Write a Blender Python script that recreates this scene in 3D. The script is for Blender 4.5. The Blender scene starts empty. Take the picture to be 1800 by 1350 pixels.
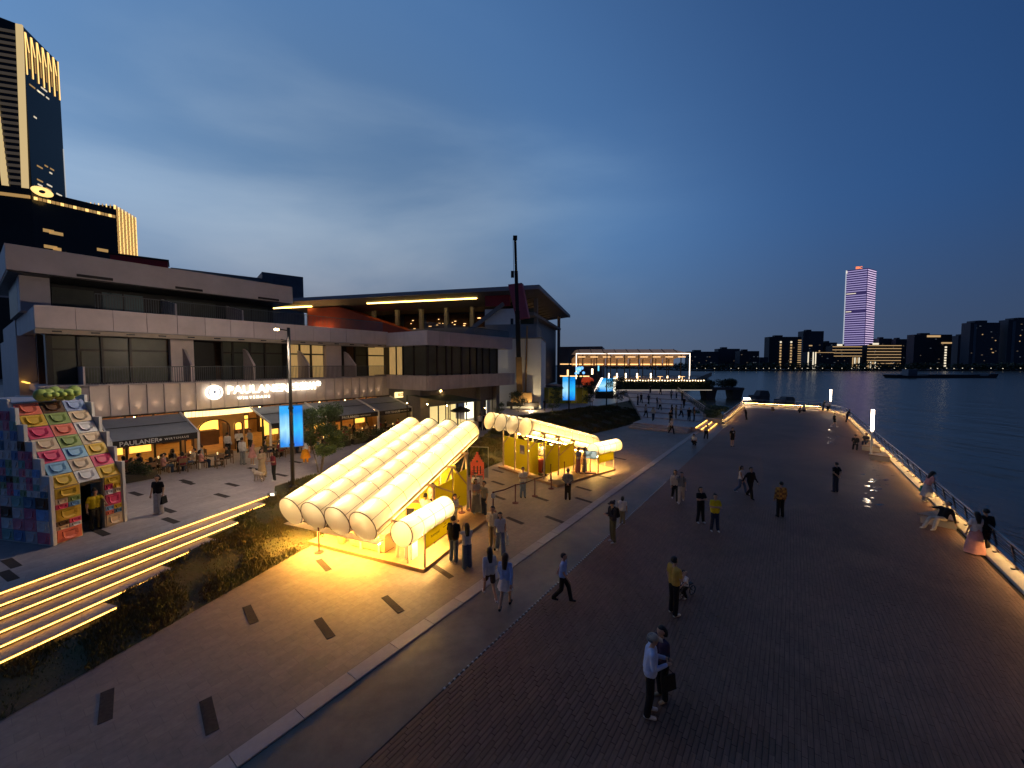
import bpy, bmesh, math, random
import numpy as np
from math import radians, sin, cos, tan, pi, sqrt, atan2
from mathutils import Vector, Matrix

sc = bpy.context.scene
C = sc.collection
rng = random.Random(7)

# ------------------------------------------------------------------ camera
H = 7.3                      # the photographer stands on a footbridge
FPX = 690.0                  # focal length in pixels of the 1800 px photograph
PITCH = math.atan(35.0 / FPX)
cd = bpy.data.cameras.new('camera')
cam = bpy.data.objects.new('camera', cd)
C.objects.link(cam)
cd.sensor_width = 36.0
cd.lens = FPX / 1800 * 36
cd.clip_start = 0.1
cd.clip_end = 9000
cam.location = (0, 0, H)
cam.rotation_euler = (pi / 2 - PITCH, 0, 0)
sc.camera = cam

# ------------------------------------------------------------------ sky
wd = bpy.data.worlds.new('World')
sc.world = wd
wd.use_nodes = True
nt = wd.node_tree
nt.nodes.clear()


def wn(t, **k):
    n = nt.nodes.new(t)
    for a, b in k.items():
        setattr(n, a, b)
    return n


def wmix(a, b, fac, blend='MIX'):
    n = wn('ShaderNodeMix', data_type='RGBA', blend_type=blend)
    for s, v in ((0, fac), (6, a), (7, b)):
        if hasattr(v, 'is_linked'):
            nt.links.new(v, n.inputs[s])
        else:
            n.inputs[s].default_value = v if s == 0 else (*v, 1)
    return n.outputs[2]


SUN_EL, SUN_AZ = radians(-2.6), radians(-62)
sky = wn('ShaderNodeTexSky', sky_type='NISHITA', sun_disc=False, sun_elevation=SUN_EL, sun_rotation=SUN_AZ,
         altitude=0, air_density=1.0, dust_density=0.6, ozone_density=1.6)
tc = wn('ShaderNodeTexCoord')
# the low red band of the set sun stays behind the city: look the sky colour up somewhat above the true horizon
sv = wn('ShaderNodeSeparateXYZ')
nt.links.new(tc.outputs['Generated'], sv.inputs[0])
zm = wn('ShaderNodeMapRange')
zm.inputs['From Min'].default_value = -0.05
zm.inputs['From Max'].default_value = 1.0
zm.inputs['To Min'].default_value = 0.42
zm.inputs['To Max'].default_value = 1.0
nt.links.new(sv.outputs[2], zm.inputs[0])
cv = wn('ShaderNodeCombineXYZ')
nt.links.new(sv.outputs[0], cv.inputs[0])
nt.links.new(sv.outputs[1], cv.inputs[1])
nt.links.new(zm.outputs[0], cv.inputs[2])
nv = wn('ShaderNodeVectorMath', operation='NORMALIZE')
nt.links.new(cv.outputs[0], nv.inputs[0])
nt.links.new(nv.outputs[0], sky.inputs[0])
mp = wn('ShaderNodeMapping')
mp.inputs['Rotation'].default_value = (radians(0), radians(48), radians(-30))
mp.inputs['Scale'].default_value = (0.6, 1.0, 1.9)
mp.inputs['Location'].default_value = (4.0, -4.9, 8.0)
nt.links.new(tc.outputs['Generated'], mp.inputs[0])
ns = wn('ShaderNodeTexNoise')
ns.inputs['Scale'].default_value = 1.5
ns.inputs['Detail'].default_value = 7
ns.inputs['Roughness'].default_value = 0.5
ns.inputs['Distortion'].default_value = 0.5
nt.links.new(mp.outputs[0], ns.inputs['Vector'])
rmp = wn('ShaderNodeMapRange')
rmp.interpolation_type = 'SMOOTHSTEP'
rmp.inputs['From Min'].default_value = 0.36
rmp.inputs['From Max'].default_value = 0.78
nt.links.new(ns.outputs[0], rmp.inputs[0])
# twilight arch: bright and pale towards the afterglow, deep blue away from it
dt = wn('ShaderNodeVectorMath', operation='DOT_PRODUCT')
dt.inputs[1].default_value = (sin(radians(-30)), cos(radians(-30)), 0)
nt.links.new(tc.outputs['Generated'], dt.inputs[0])
dm = wn('ShaderNodeMapRange')
dm.inputs['From Min'].default_value = -1.0
dm.inputs['From Max'].default_value = 1.0
nt.links.new(dt.outputs['Value'], dm.inputs[0])
arch = wn('ShaderNodeValToRGB')
arch.color_ramp.interpolation = 'B_SPLINE'
ce = arch.color_ramp.elements
ce[0].position = 0.0
ce[0].color = (0.075, 0.105, 0.16, 1)
ce[1].position = 1.0
ce[1].color = (0.70, 0.64, 0.58, 1)
for pos, col in ((0.42, (0.085, 0.14, 0.23, 1)), (0.57, (0.18, 0.35, 0.57, 1)), (0.68, (0.30, 0.48, 0.70, 1)), (0.77, (0.52, 0.72, 0.92, 1)), (0.85, (0.68, 0.88, 1.02, 1)), (0.92, (0.72, 0.74, 0.74, 1))):
    e_ = ce.new(pos)
    e_.color = col
nt.links.new(dm.outputs[0], arch.inputs[0])
arch2 = wmix(arch.outputs[0], (2.0, 2.0, 2.0), 1.0, 'MULTIPLY')
base = wmix(sky.outputs[0], arch2, 1.0, 'MULTIPLY')
base = wmix(base, (0.72, 1.0, 1.0), 1.0, 'MULTIPLY')
# murkier air near the horizon
hz = wn('ShaderNodeMapRange')
hz.interpolation_type = 'SMOOTHSTEP'
hz.inputs['From Min'].default_value = -0.02
hz.inputs['From Max'].default_value = 0.34
nt.links.new(sv.outputs[2], hz.inputs[0])
low = wmix(base, (0.66, 0.42, 0.34), 1.0, 'MULTIPLY')
low = wmix(low, (0.010, 0.013, 0.020), 1.0, 'ADD')
glow = wmix(low, base, hz.outputs[0])
cl = wmix(glow, (2.7, 1.9, 1.42), 1.0, 'MULTIPLY')
cm = wn('ShaderNodeMapRange')
cm.interpolation_type = 'SMOOTHSTEP'
cm.inputs['From Min'].default_value = 0.70
cm.inputs['From Max'].default_value = 0.98
nt.links.new(dm.outputs[0], cm.inputs[0])
cfac = wn('ShaderNodeMath', operation='MULTIPLY')
nt.links.new(rmp.outputs[0], cfac.inputs[0])
nt.links.new(cm.outputs[0], cfac.inputs[1])
final = wmix(glow, cl, cfac.outputs[0])
bg = wn('ShaderNodeBackground')
bg.inputs[1].default_value = 2.4
nt.links.new(final, bg.inputs[0])
wo = wn('ShaderNodeOutputWorld')
nt.links.new(bg.outputs[0], wo.inputs[0])

# the sun is just under the horizon: only a trace of soft western light is left
sl = bpy.data.lights.new('afterglow_sun', 'SUN')
sl.energy = 0.04
sl.angle = radians(40)
sl.color = (1.0, 0.86, 0.78)
so = bpy.data.objects.new('afterglow_sun', sl)
so.rotation_euler = (radians(62), 0, SUN_AZ * -1 + pi)
C.objects.link(so)

sc.view_settings.view_transform = 'Standard'
sc.view_settings.look = 'None'
sc.view_settings.exposure = 0.0
sc.view_settings.gamma = 1.0
sc.render.engine = 'CYCLES'
sc.cycles.use_denoising = True
sc.cycles.max_bounces = 7
sc.cycles.diffuse_bounces = 3
sc.cycles.glossy_bounces = 3
sc.cycles.transmission_bounces = 5
sc.cycles.transparent_max_bounces = 8
sc.cycles.sample_clamp_indirect = 4.0
sc.cycles.caustics_reflective = False
sc.cycles.caustics_refractive = False

# ------------------------------------------------------------------ geometry of the place
# promenade frame: u runs along the river bank, w runs inland; the camera foot is the origin
A0 = radians(54.5)
DU = Vector((cos(A0), sin(A0)))
DW = Vector((-sin(A0), cos(A0)))
ZU = 0.78                    # height of the upper plaza


def G(px, py, z=0.0):
    """point of the level z seen at a pixel of the photograph (used to measure the site)"""
    x = (px - 900) / FPX
    y = (675 - py) / FPX
    d = Vector((x, cos(PITCH) + y * sin(PITCH), -sin(PITCH) + y * cos(PITCH)))
    t = (z - H) / d.z
    return Vector((d.x * t, d.y * t, z))


def GY(px, py, Y):
    """point at depth Y (metres in front of the camera)"""
    x = (px - 900) / FPX
    y = (675 - py) / FPX
    d = Vector((x, cos(PITCH) + y * sin(PITCH), -sin(PITCH) + y * cos(PITCH)))
    t = Y / d.y
    return Vector((d.x * t, Y, H + d.z * t))


def UW(p):
    return p.x * DU.x + p.y * DU.y, p.x * DW.x + p.y * DW.y


def PW(u, w, z=0.0):
    return Vector((DU.x * u + DW.x * w, DU.y * u + DW.y * w, z))


def Uat(px, w):
    """u of the pixel column px on the vertical plane w = const"""
    k = (px - 900) / FPX
    # (DU.x u + DW.x w) = k (DU.y u + DW.y w)
    return w * (k * DW.y - DW.x) / (DU.x - k * DU.y)


# ------------------------------------------------------------------ mesh helpers
class MB:
    def __init__(s):
        s.v = []
        s.f = []

    def add(s, vs, fs):
        n = len(s.v)
        s.v += [tuple(p) for p in vs]
        s.f += [tuple(i + n for i in q) for q in fs]
        return s

    def box(s, x0, x1, y0, y1, z0, z1):
        return s.add([(x0, y0, z0), (x1, y0, z0), (x1, y1, z0), (x0, y1, z0), (x0, y0, z1), (x1, y0, z1), (x1, y1, z1), (x0, y1, z1)],
                     [(0, 3, 2, 1), (4, 5, 6, 7), (0, 1, 5, 4), (1, 2, 6, 5), (2, 3, 7, 6), (3, 0, 4, 7)])

    def cbox(s, x0, x1, y0, y1, z0, z1, c=0.01):
        """box with chamfered top edges"""
        return s.frustum([(x0, y0), (x1, y0), (x1, y1), (x0, y1)], z0, z1 - c, None).add(
            [(x0, y0, z1 - c), (x1, y0, z1 - c), (x1, y1, z1 - c), (x0, y1, z1 - c), (x0 + c, y0 + c, z1), (x1 - c, y0 + c, z1), (x1 - c, y1 - c, z1), (x0 + c, y1 - c, z1)],
            [(4, 5, 6, 7), (0, 1, 5, 4), (1, 2, 6, 5), (2, 3, 7, 6), (3, 0, 4, 7)])

    def frustum(s, poly, z0, z1, top=True):
        n = len(poly)
        vs = [(x, y, z0) for x, y in poly] + [(x, y, z1) for x, y in poly]
        fs = [(i, (i + 1) % n, n + (i + 1) % n, n + i) for i in range(n)]
        fs.append(tuple(range(n - 1, -1, -1)))
        if top:
            fs.append(tuple(range(n, 2 * n)))
        return s.add(vs, fs)

    def prism(s, poly, z0, z1):
        return s.frustum(poly, z0, z1, True)

    def extrude(s, poly3, vec):
        """polygon of 3-D points swept along vec"""
        n = len(poly3)
        vec = Vector(vec)
        a = [Vector(p) for p in poly3]
        b = [p + vec for p in a]
        return s.add(a + b, [(i, (i + 1) % n, n + (i + 1) % n, n + i) for i in range(n)] + [tuple(range(n - 1, -1, -1)), tuple(range(n, 2 * n))])

    def bar(s, p, q, w, h=None, up=(0, 0, 1)):
        """rectangular bar from p to q"""
        h = h or w
        p, q = Vector(p), Vector(q)
        d = (q - p).normalized()
        up = Vector(up)
        if abs(d.dot(up)) > 0.98:
            up = Vector((1, 0, 0))
        x = d.cross(up).normalized() * (w / 2)
        y = x.cross(d).normalized() * (h / 2)
        vs = [p - x - y, p + x - y, p + x + y, p - x + y, q - x - y, q + x - y, q + x + y, q - x + y]
        return s.add(vs, [(0, 3, 2, 1), (4, 5, 6, 7), (0, 1, 5, 4), (1, 2, 6, 5), (2, 3, 7, 6), (3, 0, 4, 7)])

    def tube(s, p, q, r0, r1=None, n=8, cap=True):
        r1 = r0 if r1 is None else r1
        p, q = Vector(p), Vector(q)
        d = (q - p).normalized()
        up = Vector((0, 0, 1)) if abs(d.z) < 0.95 else Vector((1, 0, 0))
        x = d.cross(up).normalized()
        y = x.cross(d)
        vs = [p + (x * cos(2 * pi * i / n) + y * sin(2 * pi * i / n)) * r0 for i in range(n)]
        vs += [q + (x * cos(2 * pi * i / n) + y * sin(2 * pi * i / n)) * r1 for i in range(n)]
        fs = [(i, (i + 1) % n, n + (i + 1) % n, n + i) for i in range(n)]
        if cap:
            fs += [tuple(range(n - 1, -1, -1)), tuple(range(n, 2 * n))]
        return s.add(vs, fs)

    def path(s, pts, r, n=6):
        for a, b in zip(pts[:-1], pts[1:]):
            s.tube(a, b, r, r, n)
        return s

    def lathe(s, prof, n=12, c=(0, 0, 0)):
        k = len(prof)
        vs = [(c[0] + r * cos(2 * pi * i / n), c[1] + r * sin(2 * pi * i / n), c[2] + z) for i in range(n) for r, z in prof]
        fs = [(i * k + j, ((i + 1) % n) * k + j, ((i + 1) % n) * k + j + 1, i * k + j + 1) for i in range(n) for j in range(k - 1)]
        return s.add(vs, fs)

    def ball(s, c, rx, ry=None, rz=None, n=10, m=7):
        ry = ry or rx
        rz = rz or rx
        vs = [(c[0], c[1], c[2] - rz)]
        for j in range(1, m):
            t = -pi / 2 + pi * j / m
            for i in range(n):
                a = 2 * pi * i / n
                vs.append((c[0] + rx * cos(t) * cos(a), c[1] + ry * cos(t) * sin(a), c[2] + rz * sin(t)))
        vs.append((c[0], c[1], c[2] + rz))
        fs = [(0, 1 + (i + 1) % n, 1 + i) for i in range(n)]
        for j in range(m - 2):
            for i in range(n):
                a, b = 1 + j * n + i, 1 + j * n + (i + 1) % n
                fs.append((a, b, b + n, a + n))
        L = len(vs) - 1
        o = 1 + (m - 2) * n
        fs += [(o + i, o + (i + 1) % n, L) for i in range(n)]
        return s.add(vs, fs)

    def mesh(s, name, smooth=False):
        m = bpy.data.meshes.new(name)
        m.from_pydata(s.v, [], s.f)
        if smooth:
            m.polygons.foreach_set('use_smooth', [True] * len(m.polygons))
        m.update()
        return m

    def build(s, name, mat, parent=None, smooth=False, loc=None):
        m = s.mesh(name, smooth)
        return link(name, m, mat, parent, loc)


def link(name, mesh, mat=None, parent=None, loc=None, rot=None):
    o = bpy.data.objects.new(name, mesh)
    C.objects.link(o)
    if mat is not None and mesh is not None and not mesh.materials:
        mesh.materials.append(MAT[mat] if isinstance(mat, str) else mat)
    if parent is not None:
        o.parent = parent
    if loc is not None:
        o.location = loc
    if rot is not None:
        o.rotation_euler = (0, 0, rot)
    return o


def tag(o, label=None, cat=None, group=None, kind=None):
    if label:
        o['label'] = label
    if cat:
        o['category'] = cat
    if group:
        o['group'] = group
    if kind:
        o['kind'] = kind
    return o


def thing(name, label, cat, loc=(0, 0, 0), rot=0.0, group=None):
    o = bpy.data.objects.new(name, None)
    o.empty_display_size = 0.2
    C.objects.link(o)
    o.location = loc
    o.rotation_euler = (0, 0, rot)
    return tag(o, label, cat, group)


def struct(o):
    o['kind'] = 'structure'
    return o


def stuff(o):
    o['kind'] = 'stuff'
    return o


def evaluated_mesh(o):
    """mesh of an object with its modifiers applied, evaluated in a scratch scene so that the big scene is not re-evaluated"""
    scr = bpy.data.scenes.new('scratch')
    scr.collection.objects.link(o)
    vl = scr.view_layers[0]
    vl.update()
    m = bpy.data.meshes.new_from_object(o.evaluated_get(vl.depsgraph))
    bpy.data.scenes.remove(scr)
    return m


def text_mesh(body, size, depth=0.02, align='CENTER', bold=0.0, spacing=1.0):
    c = bpy.data.curves.new('lettering', 'FONT')
    c.body = body
    c.size = size
    c.extrude = depth
    c.offset = bold
    c.align_x = align
    c.align_y = 'CENTER'
    c.space_character = spacing
    c.resolution_u = 2
    o = bpy.data.objects.new('lettering', c)
    m = evaluated_mesh(o)
    m.materials.clear()
    bpy.data.objects.remove(o)
    bpy.data.curves.remove(c)
    return m


# ------------------------------------------------------------------ materials
MAT = {}
A0_ = radians(54.5)


def mat(name, col, rough=0.6, metal=0.0, var=0.12, scale=3.0, bump=0.0, bscale=30.0, spec=0.4, emit=None, estr=0.0, col2=None, stretch=None, alpha=1.0, coords='Object', objvar=0.0, trans=0.0, macro=0.0, joints=None):
    m = bpy.data.materials.new(name)
    m.use_nodes = True
    t = m.node_tree
    b = t.nodes['Principled BSDF']
    b.inputs['Roughness'].default_value = rough
    b.inputs['Metallic'].default_value = metal
    b.inputs['Specular IOR Level'].default_value = spec
    b.inputs['Base Color'].default_value = (*col, 1)
    tcn = t.nodes.new('ShaderNodeTexCoord')
    vec = tcn.outputs[coords]
    if stretch:
        mpn = t.nodes.new('ShaderNodeMapping')
        mpn.inputs['Scale'].default_value = stretch
        t.links.new(vec, mpn.inputs[0])
        vec = mpn.outputs[0]
    if var > 0:
        n = t.nodes.new('ShaderNodeTexNoise')
        n.inputs['Scale'].default_value = scale
        n.inputs['Detail'].default_value = 6
        n.inputs['Roughness'].default_value = 0.65
        t.links.new(vec, n.inputs['Vector'])
        r = t.nodes.new('ShaderNodeMapRange')
        r.inputs['From Min'].default_value = 0.3
        r.inputs['From Max'].default_value = 0.7
        t.links.new(n.outputs[0], r.inputs[0])
        mx = t.nodes.new('ShaderNodeMix')
        mx.data_type = 'RGBA'
        c2 = col2 or tuple(min(1, c * (1 + var)) for c in col)
        c1 = col if col2 else tuple(c * (1 - var) for c in col)
        mx.inputs[6].default_value = (*c1, 1)
        mx.inputs[7].default_value = (*c2, 1)
        t.links.new(r.outputs[0], mx.inputs[0])
        res = mx.outputs[2]
        if objvar > 0:
            oi = t.nodes.new('ShaderNodeObjectInfo')
            hs = t.nodes.new('ShaderNodeHueSaturation')
            r2 = t.nodes.new('ShaderNodeMapRange')
            r2.inputs['To Min'].default_value = 1 - objvar
            r2.inputs['To Max'].default_value = 1 + objvar
            t.links.new(oi.outputs['Random'], r2.inputs[0])
            t.links.new(r2.outputs[0], hs.inputs['Value'])
            t.links.new(res, hs.inputs['Color'])
            res = hs.outputs[0]
        if macro > 0:
            nm_ = t.nodes.new('ShaderNodeTexNoise')
            nm_.inputs['Scale'].default_value = 0.22
            nm_.inputs['Detail'].default_value = 9
            nm_.inputs['Roughness'].default_value = 0.68
            nm_.inputs['Distortion'].default_value = 0.6
            t.links.new(tcn.outputs[coords], nm_.inputs['Vector'])
            rm_ = t.nodes.new('ShaderNodeMapRange')
            rm_.inputs['From Min'].default_value = 0.32
            rm_.inputs['From Max'].default_value = 0.68
            rm_.inputs['To Min'].default_value = 1 - macro
            rm_.inputs['To Max'].default_value = 1 + macro
            t.links.new(nm_.outputs[0], rm_.inputs[0])
            hm_ = t.nodes.new('ShaderNodeHueSaturation')
            t.links.new(rm_.outputs[0], hm_.inputs['Value'])
            t.links.new(res, hm_.inputs['Color'])
            res = hm_.outputs[0]
        if joints:
            rot_, bw_, bh_, dark_ = joints
            mj = t.nodes.new('ShaderNodeMapping')
            mj.inputs['Rotation'].default_value = (0, 0, -rot_)
            t.links.new(tcn.outputs[coords], mj.inputs[0])
            bt = t.nodes.new('ShaderNodeTexBrick')
            bt.inputs['Scale'].default_value = 1.0
            bt.inputs['Brick Width'].default_value = bw_
            bt.inputs['Row Height'].default_value = bh_
            bt.inputs['Mortar Size'].default_value = 0.006
            bt.inputs['Mortar Smooth'].default_value = 0.3
            bt.inputs['Color1'].default_value = (1, 1, 1, 1)
            bt.inputs['Color2'].default_value = (0.86, 0.86, 0.86, 1)
            bt.inputs['Mortar'].default_value = (dark_, dark_, dark_, 1)
            t.links.new(mj.outputs[0], bt.inputs['Vector'])
            mj2 = t.nodes.new('ShaderNodeMix')
            mj2.data_type = 'RGBA'
            mj2.blend_type = 'MULTIPLY'
            mj2.inputs[0].default_value = 1.0
            t.links.new(res, mj2.inputs[6])
            t.links.new(bt.outputs['Color'], mj2.inputs[7])
            res = mj2.outputs[2]
        t.links.new(res, b.inputs['Base Color'])
        rr = t.nodes.new('ShaderNodeMapRange')
        rr.inputs['To Min'].default_value = max(0.02, rough - 0.12)
        rr.inputs['To Max'].default_value = min(1, rough + 0.12)
        t.links.new(n.outputs[0], rr.inputs[0])
        t.links.new(rr.outputs[0], b.inputs['Roughness'])
    if bump > 0:
        n2 = t.nodes.new('ShaderNodeTexNoise')
        n2.inputs['Scale'].default_value = bscale
        n2.inputs['Detail'].default_value = 4
        t.links.new(vec, n2.inputs['Vector'])
        bp = t.nodes.new('ShaderNodeBump')
        bp.inputs['Strength'].default_value = bump
        bp.inputs['Distance'].default_value = 0.02
        t.links.new(n2.outputs[0], bp.inputs['Height'])
        t.links.new(bp.outputs[0], b.inputs['Normal'])
    if emit:
        b.inputs['Emission Color'].default_value = (*emit, 1)
        b.inputs['Emission Strength'].default_value = estr
    if alpha < 1:
        b.inputs['Alpha'].default_value = alpha
    if trans > 0:
        b.inputs['Transmission Weight'].default_value = trans
    MAT[name] = m
    return m


def glow(name, col, strength):
    m = bpy.data.materials.new(name)
    m.use_nodes = True
    t = m.node_tree
    b = t.nodes['Principled BSDF']
    b.inputs['Base Color'].default_value = (0.6, 0.6, 0.6, 1)
    b.inputs['Emission Color'].default_value = (*col, 1)
    b.inputs['Emission Strength'].default_value = strength
    MAT[name] = m
    return m


AMBER = (1.0, 0.55, 0.13)
mat('stone', (0.265, 0.205, 0.165), 0.62, var=0.16, scale=6, bump=0.25, bscale=55, macro=0.16, joints=(A0_, 0.6, 0.3, 0.72))
mat('stone_upper', (0.41, 0.35, 0.33), 0.55, var=0.16, scale=5, bump=0.25, bscale=45, macro=0.18, joints=(radians(63), 1.2, 0.4, 0.7))
mat('kerb_stone', (0.40, 0.335, 0.30), 0.6, var=0.1, scale=4, bump=0.2, bscale=60, objvar=0.08)
mat('inlay', (0.06, 0.05, 0.045), 0.85, var=0.25, scale=14, bump=0.3, bscale=90, spec=0.08)
mat('screed', (0.125, 0.105, 0.09), 0.5, macro=0.35, var=0.3, scale=1.5, bump=0.15, bscale=40)
mat('deck_wood', (0.185, 0.105, 0.074), 0.62, macro=0.22, var=0.3, scale=2.5, bump=0.35, bscale=18, stretch=(0.6, 9, 1), objvar=0.12, spec=0.16)
mat('deck_far', (0.165, 0.094, 0.067), 0.6, macro=0.22, var=0.3, scale=2.5, bump=0.3, bscale=30, stretch=(2.2, 9, 1), spec=0.2)
mat('deck_gap', (0.01, 0.01, 0.01), 0.9, var=0)
mat('concrete', (0.33, 0.32, 0.31), 0.75, var=0.15, scale=1.5, bump=0.2)
mat('concrete_dark', (0.10, 0.10, 0.105), 0.8, var=0.25, scale=0.8, bump=0.3)
mat('soil', (0.085, 0.062, 0.035), 0.95, var=0.5, scale=1.2, bump=0.8, bscale=12, col2=(0.05, 0.065, 0.022))
mat('grass', (0.12, 0.085, 0.035), 0.7, var=0.5, scale=0.8, col2=(0.055, 0.075, 0.022), coords='Object')
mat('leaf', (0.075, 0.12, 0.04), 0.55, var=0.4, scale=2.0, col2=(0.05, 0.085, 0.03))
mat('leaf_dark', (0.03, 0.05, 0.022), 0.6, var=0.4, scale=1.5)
mat('bark', (0.13, 0.10, 0.075), 0.9, var=0.3, scale=12, bump=0.5)
mat('led', (0.7, 0.6, 0.4), 0.4, var=0, emit=(1.0, 0.47, 0.08), estr=8)
mat('led_rail', (0.8, 0.8, 0.8), 0.4, var=0, emit=(1.0, 0.56, 0.17), estr=95.0)
mat('lamp_tube', (0.8, 0.8, 0.8), 0.4, var=0, emit=(1.0, 0.74, 0.5), estr=42)
mat('white_led', (0.8, 0.8, 0.8), 0.4, var=0, emit=(1.0, 0.9, 0.75), estr=6)
mat('steel', (0.42, 0.43, 0.44), 0.35, 0.8, var=0.1, scale=8)
mat('dark_steel', (0.045, 0.045, 0.05), 0.45, 0.5, var=0.2, scale=6)
mat('pole_grey', (0.05, 0.046, 0.042), 0.5, 0.3, var=0.15, scale=5)
mat('white_paint', (0.72, 0.70, 0.67), 0.5, var=0.06, scale=3)
mat('black', (0.015, 0.015, 0.017), 0.5, var=0.2, scale=5)
mat('wood', (0.42, 0.27, 0.13), 0.55, var=0.2, scale=3, stretch=(1, 8, 8), objvar=0.1)
mat('bench_wood', (0.30, 0.22, 0.15), 0.6, var=0.2, scale=4, objvar=0.1)
mat('rope_red', (0.10, 0.02, 0.02), 0.6, var=0.1)
mat('frame_dark', (0.10, 0.07, 0.05), 0.5, var=0.1)
mat('frame_cream', (0.62, 0.48, 0.33), 0.5, var=0.1)
mat('coral', (0.75, 0.13, 0.08), 0.5, var=0.06)
# ================================================================== ground, water, promenade
def water_mat():
    m = bpy.data.materials.new('river_water')
    m.use_nodes = True
    t = m.node_tree
    b = t.nodes['Principled BSDF']
    b.inputs['Base Color'].default_value = (0.10, 0.068, 0.034, 1)
    b.inputs['Roughness'].default_value = 0.22
    b.inputs['IOR'].default_value = 1.33
    tcn = t.nodes.new('ShaderNodeTexCoord')
    hs = []
    for s, st, d in ((0.55, (1.0, 0.45, 1), 1.0), (0.12, (1.0, 0.5, 1), 2.4)):
        mpn = t.nodes.new('ShaderNodeMapping')
        mpn.inputs['Scale'].default_value = st
        mpn.inputs['Rotation'].default_value = (0, 0, radians(30))
        t.links.new(tcn.outputs['Object'], mpn.inputs[0])
        n = t.nodes.new('ShaderNodeTexNoise')
        n.inputs['Scale'].default_value = s
        n.inputs['Detail'].default_value = 4
        t.links.new(mpn.outputs[0], n.inputs['Vector'])
        bp = t.nodes.new('ShaderNodeBump')
        bp.inputs['Strength'].default_value = 0.45
        bp.inputs['Distance'].default_value = 0.35 * d
        t.links.new(n.outputs[0], bp.inputs['Height'])
        if hs:
            t.links.new(hs[-1].outputs[0], bp.inputs['Normal'])
        hs.append(bp)
    t.links.new(hs[-1].outputs[0], b.inputs['Normal'])
    MAT['water'] = m


water_mat()
WZ = -3.0
struct(MB().add([(-3000, -600, WZ), (6000, -600, WZ), (6000, 6000, WZ), (-3000, 6000, WZ)], [(0, 1, 2, 3)]).build('river', 'water'))

# inland ground under everything (river bank side cut along the quay)
bank = [(-14, 8.36), (54, 8.36), (54, 8.8), (93, 20.7), (130, 30), (400, 60), (900, 420), (500, 900), (-300, 900), (-300, 8.36)]
struct(MB().prism([tuple(PW(u, w).xy) for u, w in bank], -4.0, 0.0).build('plaza_ground', 'stone'))

# ---- light kerb stones between plaza and walkway
kerb = struct(MB().box(-14, 54, 7.95, 8.35, -0.5, 0.004).build('kerb', 'concrete_dark'))
kerb.rotation_euler[2] = A0
KS = MB().cbox(0, 1.19, 0, 0.41, 0.0, 0.03, 0.006).mesh('kerb_stone')
KS.materials.append(MAT['kerb_stone'])
for i in range(56):
    link('kerb_stone', KS, None, kerb, (-13 + i * 1.2, 7.945, 0.0))

# ---- grey screed walkway
walk = struct(MB().box(-14, 54, 6.17, 7.94, -0.6, 0.002).build('walkway', 'screed'))
walk.rotation_euler[2] = A0

# ---- timber deck on the quay, boards laid along the river
deck = MB().prism([(-14, -6.75), (72, -6.75), (80.3, -4.0), (80.3, 7.2), (53, 7.2), (53, 6.165), (-14, 6.165)], -4.2, -0.012).build('promenade_deck', 'deck_gap')
deck.rotation_euler[2] = A0
struct(deck)
BL, BWD, BP = 0.395, 0.093, 0.1
board_mesh = MB().cbox(0, BL, 0, BWD, -0.011, 0.004, 0.004).mesh('paving_brick')
board_mesh.materials.append(MAT['deck_wood'])
cand = []
for r in range(122):
    w0 = -6.05 + r * BP
    u0 = -6 + (r % 4) * 0.1
    while u0 < 34:
        p = PW(u0 + 0.2, w0)
        if p.y > 5.5 and p.y < 20 and abs(p.x / p.y) < 1.4:
            cand.append((p.x * p.x + p.y * p.y + (0 if H / p.y < 1.06 else 900), u0, w0))
        u0 += 0.4
cand.sort()
rest = MB()
for q, (_, u0, w0) in enumerate(cand):
    dz = rng.uniform(-0.002, 0.002)
    if q < 300:
        link('paving_brick', board_mesh, None, deck, (u0, w0, dz))
    else:
        dz += 0.0045
        rest.add([(u0, w0, dz), (u0 + BL, w0, dz), (u0 + BL, w0 + BWD, dz), (u0, w0 + BWD, dz), (u0, w0, -0.02), (u0 + BL, w0, -0.02), (u0 + BL, w0 + BWD, -0.02), (u0, w0 + BWD, -0.02)],
                 [(0, 1, 2, 3), (0, 4, 5, 1), (1, 5, 6, 2), (2, 6, 7, 3), (3, 7, 4, 0)])
stuff(rest.build('paving_bricks', 'deck_wood', deck))
# beyond about twenty metres the bricks are too small to tell apart: one sheet
fp = MB().prism([tuple((PW(u, w).xy)) for u, w in [(0, 0)]] , 0, 0) if False else None
far_poly = []
for w in np.linspace(-6.4, 6.165, 26):
    far_poly.append((max(3.0, (19.5 - DW.y * w) / DU.y), w))
far_poly += [(53, 6.165), (53, 6.9), (79.9, 6.9), (79.9, -4.1), (72, -6.4)]
fs = MB().add([(u, w, 0.0005) for u, w in far_poly], [tuple(range(len(far_poly)))]).build('far_paving', 'deck_far', deck)
# paler stone margin at the far end of the deck
struct(MB().box(76.2, 79.4, -3.6, 6.4, -0.02, 0.012).build('deck_margin', 'stone_upper')).rotation_euler[2] = A0
# small studs marking the edge between walkway and deck
studs = MB()
for i in range(120):
    studs.box(6 + i * 0.16, 6.05 + i * 0.16, 6.14, 6.19, 0.0, 0.016)
stuff(tag(studs.build('edge_studs', 'steel'), 'row of small metal studs along the walkway edge', 'studs')).rotation_euler[2] = A0

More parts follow.
